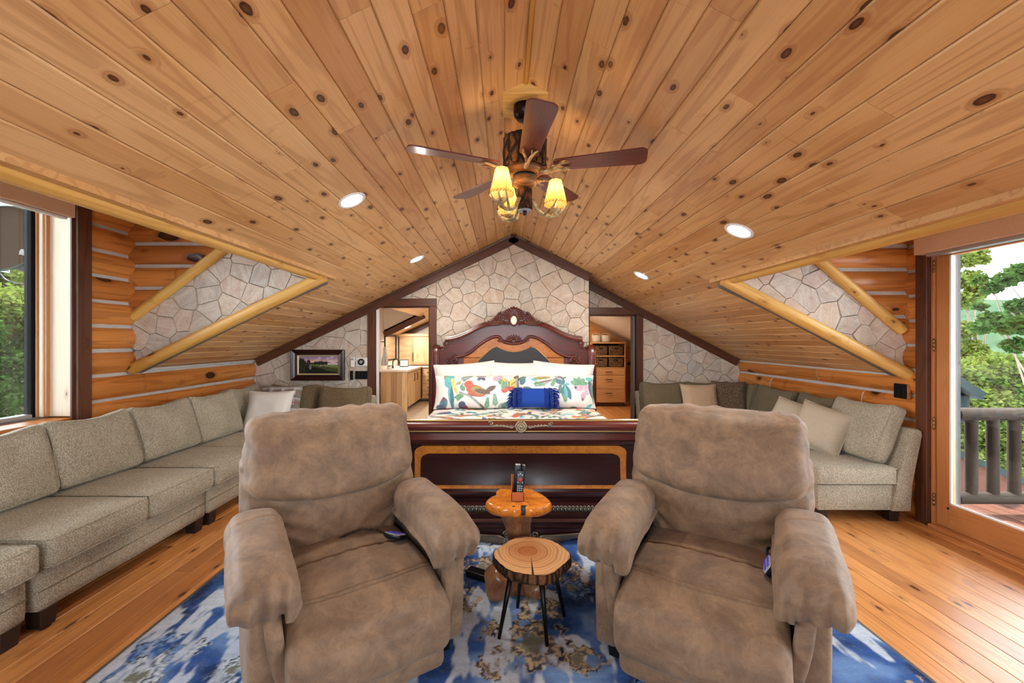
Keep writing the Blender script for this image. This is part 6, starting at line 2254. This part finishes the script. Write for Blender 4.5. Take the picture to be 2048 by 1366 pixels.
def canvas():
    nx, ny = 130, 64
    w, h = W2 - .09, H2 - .09
    xs = np.linspace(-1, 1, nx + 1); ys = np.linspace(-1, 1, ny + 1)
    X, Y = np.meshgrid(xs, ys, indexing='ij'); X, Y = X.ravel(), Y.ravel()
    P = np.stack([X * 3, Y * 3, X * 0], 1)
    C = lambda t: np.array(lin(t)[:3])
    c = C((150, 130, 165)) + (C((236, 190, 170)) - C((150, 130, 165))) * smoothstep(.95, .2, Y + .15 * fbm(P, 1, 3))[:, None]
    c = c + (C((222, 206, 220)) - c) * (smoothstep(.1, .4, fbm(P * 1.5, 6, 3)) * .6)[:, None]
    def put(m, t): c[m] = C(t) * (1 + .5 * fbm(P * 4, 9, 3))[m][:, None]
    put(Y < .28 + .10 * fbm(P * 2, 2, 2), (54, 64, 66))
    put((X > .45) & (np.abs(Y - .12) < .12), (206, 190, 196))
    put((Y < .34 + .30 * np.abs(fbm(P * 5, 4, 2))) & (np.abs(X - .12) < .33), (36, 42, 40))
    put(Y < .02 + .12 * fbm(P, 5, 2) - .1 * X, (104, 128, 56))
    put((Y < -.12 - .3 * (X - .2) + .15 * fbm(P * 2, 7, 2)), (70, 78, 42))
    put((Y < -.35 - .55 * X + .12 * fbm(P * 2, 8, 2)), (28, 34, 26))
    put((X < -.62) & (Y < .75 + .3 * fbm(P * 3, 11, 2) - .7 * (X + 1)), (46, 50, 34))
    m = ((X + .50) / .10) ** 2 + ((Y - .15) / .46) ** 2 < 1; put(m, (58, 44, 46))
    m = ((X + .42) / .07) ** 2 + ((Y + .25) / .30) ** 2 < 1; put(m, (120, 116, 122))
    m = (fbm(P * 9, 15, 2) > .25) & (X > .0) & (np.abs(Y + .08) < .12); put(m, (170, 166, 150))
    V = np.stack([X * w, np.full_like(X, -.006), H2 + Y * h], 1).tolist()
    mm = ny + 1
    Fc = [(i * mm + j, (i + 1) * mm + j, (i + 1) * mm + j + 1, i * mm + j + 1) for i in range(nx) for j in range(ny)]
    o = mesh('canvas', V, Fc, M['painting'], pf)
    at = o.data.color_attributes.new('print', 'FLOAT_COLOR', 'POINT')
    full = np.ones((len(V), 4), np.float32); full[:, :3] = np.clip(c, 0, 1)
    at.data.foreach_set('color', full.ravel())
canvas()

# ================================================================== wall controls
YW = YB - .022
th = empty('thermostat', (-1.94, YW, 1.204), 0, 'white thermostat with round black dial on the stone wall', 'thermostat')
bbox('plate', (-.078, .078), (-.014, .004), (-.058, .058), M['white_plastic'], th, .008, 2, smooth=False)
lathe('dial', [(.001, .026), (.036, .026), (.042, .022), (.044, .012), (.044, 0)], M['black_plastic'], th, 32, (0, -.012, 0), (PI / 2, 0, 0))
lathe('dial_screen', [(.001, .0268), (.022, .0268), (.024, .026)], M['grey_metal'], th, 24, (0, -.012, 0), (PI / 2, 0, 0))
rh = empty('fan_remote', (-2.06, YW, 1.20), 0, 'slim white wall remote left of the thermostat', 'remote')
bbox('body', (-.026, .026), (-.018, .004), (-.066, .066), M['white_plastic'], rh, .006, 2)
bbox('display', (-.017, .017), (-.0195, -.017), (.028, .054), M['grey_metal'], rh, .001, 1)
bs = empty('wall_switch', (-2.073, YW, 1.024), 0, 'narrow black wall remote below the white one', 'switch')
bbox('body', (-.021, .021), (-.018, .004), (-.061, .061), M['black_plastic'], bs, .006, 2)
for z in (-.03, 0, .03): bbox('button', (-.012, .012), (-.0205, -.017), (z - .009, z + .009), M['black_metal'], bs, .002, 1)
bs2 = empty('wall_switch', (-1.945, YW, 1.025), 0, 'wide black three-gang switch plate below the thermostat', 'switch')
bbox('plate', (-.083, .083), (-.008, .004), (-.056, .056), M['black_plastic'], bs2, .003, 2)
for x in (-.048, 0, .048): bbox('rocker', (x - .016, x + .016), (-.013, -.007), (-.033, .033), M['black_metal'], bs2, .003, 1)
bs3 = empty('wall_switch', (3.398, 3.565, 1.062), 0, 'black two-gang switch plate on the log wall beside the glass door', 'switch')
bbox('plate', (-.006, .02), (-.058, .058), (-.062, .062), M['black_plastic'], bs3, .003, 2)
bbox('backing', (.0, .03), (-.061, .061), (-.065, .065), M['log'], bs3, .004, 1)
for y in (-.024, .024): bbox('rocker', (-.012, -.004), (y - .016, y + .016), (-.033, .033), M['black_metal'], bs3, .003, 1)

# ================================================================== bathroom
HK = M['hickory']
va = empty('vanity_cabinet', (-2.28, 9.3, .004), 0, 'hickory vanity seen through the bathroom door', 'cabinet')
def hv(y): return y - 9.3
bbox('body', (-.30, .24), (hv(8.62), hv(10.38)), (.08, .83), HK, va, .004, 1)
for k in range(5):
    x = -.30 + .111 * k
    bar('plank', (x + .055, hv(8.608), .0), (x + .055, hv(8.608), .83), .109, .02, HK, va, .002, (0, -1, 0))
for (a, b) in ((8.68, 9.30), (9.31, 9.93)):
    dr = bar('door', (.252, hv((a + b) / 2), .10), (.252, hv((a + b) / 2), .80), .022, b - a, HK, va, .004, (0, -1, 0))
for k in range(2):
    yy = hv(9.16 + .30 * k)
    tube('pull', [(.263, yy, .60), (.29, yy, .60), (.29, yy, .76), (.263, yy, .76)], .008, M['black_metal'], va, 8)
bbox('countertop', (-.335, .29), (hv(8.58), hv(10.39)), (.83, .87), M['quartz'], va, .005, 2)
db = empty('drawer_cabinet', (-1.48, 10.2, .004), 0, 'hickory drawer bank at the back of the bathroom', 'cabinet')
bbox('body', (-.52, .52), (-.18, .19), (.08, .83), HK, db, .004, 1)
for k, (z0, z1) in enumerate(((.10, .26), (.27, .44), (.45, .62), (.63, .81))):
    w = bar('drawer', (-.50, -.192, (z0 + z1) / 2), (.0, -.192, (z0 + z1) / 2), z1 - z0, .022, HK, db, .004, (0, -1, 0))
    tube('pull', [(-.39, -.20, (z0 + z1) / 2), (-.39, -.235, (z0 + z1) / 2), (-.14, -.235, (z0 + z1) / 2), (-.14, -.20, (z0 + z1) / 2)], .008, M['black_metal'], db, 8)
bbox('countertop', (-.52, .52), (-.22, .19), (.83, .87), M['quartz'], db, .005, 2)
uc = empty('wall_cabinet', (-1.95, 10.22, .89), 0, 'hickory upper cabinet with shaker door in the bathroom', 'cabinet')
bbox('body', (-.62, .60), (-.14, .17), (0, .70), HK, uc, .004, 1)
bar('crown', (-.64, -.13, .73), (.62, -.13, .73), .07, .09, HK, uc, .006, (0, -1, 0))
bar('door_stile', (-.30, -.15, .02), (-.30, -.15, .68), .06, .02, HK, uc, .002, (0, -1, 0))
bar('door_stile', (.10, -.15, .02), (.10, -.15, .68), .06, .02, HK, uc, .002, (0, -1, 0))
bar('door_rail', (-.27, -.15, .05), (.07, -.15, .05), .06, .02, HK, uc, .002, (0, -1, 0))
bar('door_rail', (-.27, -.15, .65), (.07, -.15, .65), .06, .02, HK, uc, .002, (0, -1, 0))
bar('door_panel', (-.10, -.145, .08), (-.10, -.145, .62), .34, .008, HK, uc, .001, (0, -1, 0))
tube('pull', [(-.28, -.16, .10), (-.28, -.19, .10), (-.28, -.19, .30), (-.28, -.16, .30)], .008, M['black_metal'], uc, 8)
mr = empty('wall_mirror', (-2.615, 9.48, 1.05), 0, 'black framed mirror above the bathroom vanity', 'mirror')
bbox('mirror_glass', (-.004, .004), (-.46, .46), (.02, .53), M['mirror'], mr, 0)
for (a, b) in (((.004, -.46, 0), (.004, -.46, .55)), ((.004, .46, 0), (.004, .46, .55))): bar('frame', a, b, .03, .03, M['black_metal'], mr, .003, (0, -1, 0))
for z in (.0, .55): bar('frame', (.004, -.475, z), (.004, .475, z), .03, .03, M['black_metal'], mr, .003)
fc = empty('faucet', (-2.50, 9.25, .874), 0, 'black gooseneck faucet on the vanity', 'faucet')
lathe('base', [(.001, 0), (.028, 0), (.028, .01), (.018, .016), (.016, .05), (.001, .05)], M['black_metal'], fc, 18)
tube('spout', [(0, 0, .04), (0, 0, .13)] + [(.07 - .07 * math.cos(a), 0, .13 + .07 * math.sin(a)) for a in np.linspace(.2, PI, 8)] + [(.14, 0, .10)], .012, M['black_metal'], fc, 10)
tube('lever', [(0, 0, .045), (-.02, -.05, .06), (-.02, -.09, .075)], .006, M['black_metal'], fc, 8)
tb = empty('tablet', (-2.34, 9.62, .874), math.radians(12), 'small black smart display on the vanity', 'tablet')
prism('body', [(-.02, 0), (.06, 0), (.03, .17), (.018, .17)], -.10, .10, M['black_plastic'], tb, 'x', .003)
mesh('screen', [(-.088, -.0175, .02), (.088, -.0175, .02), (.088, .0145, .155), (-.088, .0145, .155)], [(0, 1, 2, 3)], M['screen'], tb)
sj = empty('soap_jar', (-2.47, 8.86, .874), 0, 'small white jar on the vanity by the faucet', 'jar')
lathe('jar', [(.001, 0), (.045, 0), (.05, .01), (.05, .055), (.046, .06), (.001, .06)], M['white_plastic'], sj, 20)
lathe('lid', [(.001, .06), (.047, .06), (.048, .075), (.012, .08), (.012, .092), (.001, .093)], M['grey_metal'], sj, 20)
def towel(loc, w, h, label, hook):
    t = empty('hand_towel', loc, 0, label, 'towel')
    def df(P, U):
        Q = P.copy()
        k = smoothstep(1, -1, U[:, 2])
        Q[:, 0] *= (.45 + .55 * k); Q[:, 0] += .012 * np.sin(P[:, 1] * 40) * k
        Q[:, 1] *= (.5 + .5 * k); Q[:, 1] += .02 * np.sin(P[:, 0] * 70 + 1) * k
        return wob(Q, 5, 9, .008)
    soft('cloth', (.10, w, h), .03, M['towel_grey'], t, (8, 14, 16), df, (0, 0, -h / 2))
    if hook:
        tube('hook', [(-.09, 0, .10), (-.02, 0, .10), (.0, 0, .07), (.0, 0, .01)], .008, M['black_metal'], t, 8)
    else:
        tube('bar', [(-.05, -.22, -.0), (-.0, -.22, 0), (.0, .22, 0), (-.05, .22, 0)], .008, M['black_metal'], t, 8)
    return t
towel((-2.52, 8.72, 1.36), .20, .40, 'grey towel hanging from a black hook in the bathroom', True)
towel((-2.53, 8.15, .62), .26, .50, 'grey towel hanging low on the bathroom wall', False)
recessed(-2.24, 9.55, 'recessed light in the bathroom ceiling', 22)
recessed(-1.35, 7.2, 'recessed light just inside the bathroom door', 22)

# ================================================================== closet
CO = M['closet_oak']
cbn = empty('closet_dresser', (2.335, 9.6, 0), 0, 'oak closet unit with three drawers and basket shelves', 'dresser')
for (x0, x1) in ((-.385, -.365), (.365, .385)): bbox('side_panel', (x0, x1), (-.25, .27), (.06, 1.43), CO, cbn, .002, 1)
bbox('top_panel', (-.40, .40), (-.27, .27), (1.42, 1.45), CO, cbn, .003, 1)
for z in (1.135, .872): bbox('shelf', (-.365, .365), (-.24, .26), (z - .012, z + .012), CO, cbn, .002, 1)
bbox('back_panel', (-.365, .365), (.255, .265), (.06, 1.42), M['mahogany_dark'], cbn, 0)
bbox('plinth', (-.37, .37), (-.20, .26), (.0, .09), M['dark_trim'], cbn, .003, 1)
for (z0, z1) in ((.095, .395), (.402, .70), (.707, .858)):
    d_ = bar('drawer', (-.362, -.258, (z0 + z1) / 2), (.362, -.258, (z0 + z1) / 2), z1 - z0, .02, CO, cbn, .003, (0, -1, 0))
    zh = z1 - .09 if z1 - z0 > .2 else (z0 + z1) / 2
    tube('handle', [(-.07, -.268, zh), (-.07, -.295, zh), (.07, -.295, zh), (.07, -.268, zh)], .008, M['bronze'], cbn, 8)
GBK = 'woven baskets in the closet unit'
def basket(loc, label, w=.32, h=.21, d=.34):
    b = empty('storage_basket', loc, 0, label, 'basket', GBK)
    def df(P, U):
        Q = P.copy(); Q[:, 0] *= 1 + .03 * U[:, 2]
        Q[:, 1] += .004 * np.sin(P[:, 0] * 150) * np.sin(P[:, 2] * 150)
        return wob(Q, 8, 30, .004)
    soft('body', (w, d, h), .02, M['basket'], b, (26, 6, 18), df, (0, 0, h / 2))
    oval('handle_hole', 0, h - .05, .05, .014, -d / 2 - .001, .004, M['black_plastic'], b)
    tube('rim', [(-w / 2 * 1.02, -d / 2, h), (w / 2 * 1.02, -d / 2, h), (w / 2 * 1.02, d / 2, h), (-w / 2 * 1.02, d / 2, h)], .009, M['basket'], b, 7, closed=True)
    return b
basket((2.158, 9.54, 1.148), 'woven basket on the upper closet shelf, left')
basket((2.512, 9.54, 1.148), 'woven basket on the upper closet shelf, right')
basket((2.158, 9.54, .885), 'woven basket on the lower closet shelf, left')
basket((2.512, 9.54, .885), 'woven basket on the lower closet shelf, right')
for x, lb in ((2.10, 'white wicker basket on top of the closet unit, left'), (2.32, 'white wicker basket on top of the closet unit, right')):
    b = empty('wicker_basket', (x, 9.55, 1.451), 0, lb, 'basket', 'white wicker baskets')
    v, f = lathe_geo([(.001, .0), (.085, 0), (.10, .03), (.104, .15), (.098, .16), (.092, .15), (.088, .03), (.001, .02)], 26)
    mesh('body', v, f, M['basket_white'], b, smooth=True)
    tube('handle', [(.10 * math.cos(a), 0, .15 + .05 * math.sin(a)) for a in np.linspace(0, PI, 12)], .008, M['basket_white'], b, 7)
sc2 = empty('closet_cabinet', (3.05, 9.1, 0), 0, 'narrow grey-brown closet cabinet at the right edge of the doorway', 'cabinet')
bbox('body', (-.17, .17), (-.35, .35), (.05, 1.13), M['hickory'], sc2, .004, 1)
bbox('shelf_edge', (-.18, .17), (-.37, .35), (1.13, 1.16), CO, sc2, .003, 1)
bar('door', (-.17, -.12, .08), (-.17, -.12, 1.1), .02, .42, M['hickory'], sc2, .003, (0, -1, 0))
recessed(1.55, 8.5, 'recessed light in the closet ceiling', 30)

# ================================================================== outside, right: deck, railing, hillside
deck = struct(bbox('deck', (3.66, 7.2), (-3, 3.95), (-.30, -.09), M['dark_trim'], None, 0))
for i in range(25):
    x = 3.68 + .142 * i
    bar('deck_board', (x + .07, -3, -.066), (x + .07, 3.95, -.066), .136, .03, M['deck'], deck, .004)
rl = empty('log_railing', (5.2, 3.72, -.05), 0, 'weathered log railing on the deck outside the glass door', 'railing')
log('top_rail', (-1.16, 0, .885), (1.9, 0, .885), .058, M['weathered_log'], rl, 16)
log('bottom_rail', (-1.16, 0, .135), (1.9, 0, .135), .052, M['weathered_log'], rl, 16)
log('post', (-1.20, .02, 0), (-1.20, .02, 1.02), .045, M['weathered_log'], rl, 16)
for k in range(14):
    x = -1.02 + .192 * k
    log('baluster', (x, 0, .175), (x, 0, .845), .043, M['weathered_log'], rl, 16)
re = empty('lower_roof', (5.6, 4.7, -.6), 0, 'lower roof edge with green metal flashing and wood fascia below the railing', 'roof')
prism('fascia', [(-.9, .98), (1.6, -.10), (1.6, -.7), (-.9, -.2)], 0, .06, M['deck'], re, 'y', .004)
prism('flashing', [(-.9, 1.04), (1.6, -.04), (1.6, -.11), (-.9, .97)], -.03, .06, M['green_metal'], re, 'y', .003)
gr = empty('dormer_roof', (5.52, 5.0, .55), 0, 'dark green metal roof corner beyond the deck', 'roof')
prism('wall_side', [(-.9, -.05), (.08, -.05), (.08, .28), (-.9, .28)], 0, .5, M['green_metal'], gr, 'y', .003)
prism('roof_sheet', [(-.9, 1.0), (.16, .33), (.12, .24), (-.9, .88)], -.1, .7, M['green_metal'], gr, 'y', .003)

def leaves_mb(blobs, n, size, seed):
    """leaf cards scattered through ellipsoidal clumps; returns numpy verts/faces"""
    r = np.random.default_rng(seed)
    w = np.array([b[3] ** 2 for b in blobs]); w = w / w.sum()
    k = r.choice(len(blobs), n, p=w)
    B = np.array([b[:4] for b in blobs])[k]
    d = r.normal(size=(n, 3)); d /= np.linalg.norm(d, axis=1, keepdims=True)
    rad = B[:, 3:4] * (r.random((n, 1)) ** .45)
    C = B[:, :3] + d * rad * np.array([1, 1, .75])
    a = r.normal(size=(n, 3)); a[:, 2] *= .5; a /= np.linalg.norm(a, axis=1, keepdims=True)
    b = np.cross(a, r.normal(size=(n, 3))); b /= np.linalg.norm(b, axis=1, keepdims=True)
    s = size * (.6 + .8 * r.random((n, 1)))
    nn = np.cross(a, b)
    V = np.stack([C - a * s * .5, C - a * s * .05 + b * s * .32 + nn * s * .06, C + a * s * .55, C - a * s * .05 - b * s * .32 + nn * s * .06], 1).reshape(-1, 3)
    return V, n
def tree(name, label, base, trunk, blobs, n, size, mat, seed, group=None, cat='tree'):
    t = empty(name, base, 0, label, cat, group)
    B = Vector(base)
    top = Vector(trunk)
    pts = [Vector((0, 0, 0)), (top - B) * .5 + Vector((.08, .05, 0)), top - B]
    tube('trunk', pts, [.09, .06, .03], M['branch'], t, 8)
    r = random.Random(seed)
    for bl_ in blobs[:7]:
        c = Vector(bl_[:3]) - B
        s0 = (top - B) * r.uniform(.45, 1.0)
        tube('branch', [s0, (s0 + c) / 2 + Vector((r.uniform(-.1, .1), r.uniform(-.1, .1), .1)), c], [.025, .015, .005], M['branch'], t, 6)
    V, n = leaves_mb([(b[0] - B.x, b[1] - B.y, b[2] - B.z, b[3]) for b in blobs], n, size, seed)
    me = bpy.data.meshes.new('foliage')
    me.vertices.add(4 * n); me.vertices.foreach_set('co', V.ravel())
    me.loops.add(4 * n); me.loops.foreach_set('vertex_index', np.arange(4 * n))
    me.polygons.add(n); me.polygons.foreach_set('loop_start', np.arange(0, 4 * n, 4)); me.polygons.foreach_set('loop_total', np.full(n, 4))
    me.update(calc_edges=True)
    o = link_mesh('foliage', me, mat, t)
    o['kind'] = 'stuff'
    return t
rt = random.Random(77)
def clump(x, y, z, R, k, r0, r1):
    return [(x + rt.gauss(0, R * .5), y + rt.gauss(0, R * .5), z + rt.gauss(0, R * .45), rt.uniform(r0, r1)) for _ in range(k)]
# dark maple reaching in from the right: branch tips around (7.6..9, 7, 1.6..2.7)
bl1 = []
for (sx, sy, d, r) in ((2040, 545, .0090, .30), (2010, 560, .0090, .26), (1985, 575, .0090, .22), (1958, 560, .0090, .16), (2035, 610, .0088, .22), (1960, 612, .0088, .14), (1985, 640, .0086, .26), (1960, 655, .0086, .20), (2010, 660, .0086, .16), (2040, 650, .0086, .30), (2030, 690, .0086, .24), (2060, 620, .009, .4), (2100, 640, .009, .5), (2120, 580, .009, .5), (2160, 660, .009, .6)):
    bl1.append(((sx - 1010) * d, 830 * d, 1.5 + (680 - sy) * d, r * .72))
tree('maple_tree', 'dark green maple branches reaching in at the right edge', (10.6, 7.6, -4), (10.0, 7.5, 1.6), bl1, 7000, .10, M['leaf_mid'], 5)
bl2 = []
for (sx, sy, d, r) in ((1930, 520, .0125, .30), (1955, 505, .0125, .22), (1965, 520, .0125, .16), (1935, 560, .0125, .35), (1930, 600, .0125, .32), (1950, 585, .0125, .25), (1925, 660, .0125, .32), (1940, 700, .0125, .35), (1955, 725, .0125, .35), (1930, 740, .0125, .45)):
    bl2.append(((sx - 1010) * d, 830 * d, 1.5 + (680 - sy) * d, r))
tree('aspen_tree', 'airy light green tree beside the door frame outside', (11.9, 10.4, -5), (11.8, 10.3, 1.0), bl2, 6500, .10, M['leaf_light'], 6)
bl3 = []
for (sx, sy, d, r) in [(1925 + 22 * i, 745 + 14 * math.sin(i * 1.7), .0115, .50) for i in range(9)] + [(1920 + 24 * i, 800 + 10 * math.sin(i), .0112, .60) for i in range(8)] + [(1920 + 26 * i, 860, .0110, .65) for i in range(8)] + [(1915 + 28 * i, 930, .0108, .7) for i in range(8)]:
    bl3.append(((sx - 1010) * d, 830 * d, 1.5 + (680 - sy) * d, r))
tree('oak_thicket', 'sunlit light green thicket filling the view beyond the railing', (11.3, 9.3, -5), (11.2, 9.3, -1.0), bl3, 26000, .10, M['leaf_light'], 7)

# far forested hill
def hill_mesh():
    V, Fc = [], []
    na, nr = 90, 14
    for i in range(na + 1):
        az = math.radians(8 + 84 * i / na)
        for j in range(nr + 1):
            R = 260 + 420 * j / nr
            t = j / nr
            crest = 46 + 10 * math.sin(az * 5.3 + 1) + 5 * math.sin(az * 17)
            z = -130 + (crest + 130) * smoothstep(np.array(0.), np.array(1.), np.array(t))
            z = float(z) + 4 * mnoise.noise(Vector((az * 40, j * .9, 0))) * (1 if 0 < j < nr else .4)
            V.append((R * math.sin(az), R * math.cos(az), z))
    m = nr + 1
    for i in range(na):
        for j in range(nr):
            Fc.append((i * m + j, i * m + j + 1, (i + 1) * m + j + 1, (i + 1) * m + j))
    o = mesh('hillside', V, Fc, M['hill'], smooth=True)
    prop(o, 'distant forested hillside across the valley', 'hill')
hill_mesh()

# ================================================================== outside, left
gv, gf = [], []
for i in range(13):
    for j in range(13):
        x = -4.2 - 3.0 * i; y = -4 + 3.2 * j
        gv.append((x, y, -1.0 + .12 * max(0, -x - 8) + .15 * mnoise.noise(Vector((x * .3, y * .3, 0)))))
for i in range(12):
    for j in range(12):
        a = i * 13 + j
        gf.append((a, a + 1, a + 14, a + 13))
gnd = struct(mesh('ground', gv, gf, M['grass'], smooth=True))
for q, (sx, sy, d) in enumerate(((10, 620, .0105), (45, 560, .0115), (0, 720, .0098))):
    c = ((sx - 1010) * d, 830 * d, 1.5 + (680 - sy) * d)
    bls = clump(c[0], c[1], c[2], 1.0, 16, .35, .6)
    lab = ('light green leafy tree outside the left window, middle', 'taller light green tree behind the satellite dish', 'low green bush outside the left window')[q]
    tree('leafy_tree', lab, (c[0] - .3, c[1] + .2, -1.0), (c[0], c[1], c[2]), bls, 12000, .09, M['leaf_light'] if q < 2 else M['leaf_mid'], 50 + q, None)
bls = []
for i in range(12): bls += clump(-14.5 + .1 * i, 8.5 + .9 * i, 2.2, 1.2, 3, .7, 1.1)
tree('tree_line', 'dense green tree line at the back of the left view', (-14.5, 12.5, -1), (-14.3, 12.5, 2.5), bls, 16000, .14, M['leaf_light'], 61)
P, Fh, U = softbox_np((1.1, .8, .55), .22, (12, 10, 8))
P = wob(P, 3, 2.2, .10)
rk = mesh('boulder', P.tolist(), Fh, M['grey_stone'], None, (-7.55, 6.35, -.12), (0, .1, .4), True)
prop(rk, 'grey boulder outside the left window', 'rock')
# satellite dish
sd = empty('satellite_dish', (-4.98, 4.14, 2.50), 0, 'dark satellite dish on a bracket outside the left window', 'satellite dish')
dv = [(.001, .0)] + [(r, .35 * r * r) for r in np.linspace(.03, .34, 10)] + [(.345, .045)] + [(r, .35 * r * r - .006) for r in np.linspace(.335, .03, 8)] + [(.001, -.006)]
lathe('reflector', dv, M['dish'], sd, 48, (0, 0, 0), (math.radians(78), 0, math.radians(12)))
tube('rim', [(.343 * math.cos(a), -.043 + .0 * a, .343 * math.sin(a)) for a in np.linspace(0, 2 * PI, 41)[:-1]], .008, M['green_metal'], sd, 8, (0, 0, 0), (math.radians(-12), 0, math.radians(12)), True)
tube('feed_arm', [(-.30, -.05, -.22), (-.05, -.12, -.30), (.06, -.02, -.32)], .016, M['aluminium'], sd, 8)
soft('bracket', (.12, .14, .22), .03, M['exterior_trim'], sd, (5, 5, 6), lambda P, U: wob(P, 6, 12, .02), (.16, .05, -.20), (0, .4, 0))
tube('mast', [(.16, .08, -.16), (.30, .30, -.34), (1.25, .45, -.40)], .022, M['exterior_trim'], sd, 10)
tube('cable', [(.0, -.05, -.34), (.04, -.04, -.40), (.12, -.02, -.44), (.22, .02, -.44), (.5, .2, -.41)], .006, M['black_plastic'], sd, 6)
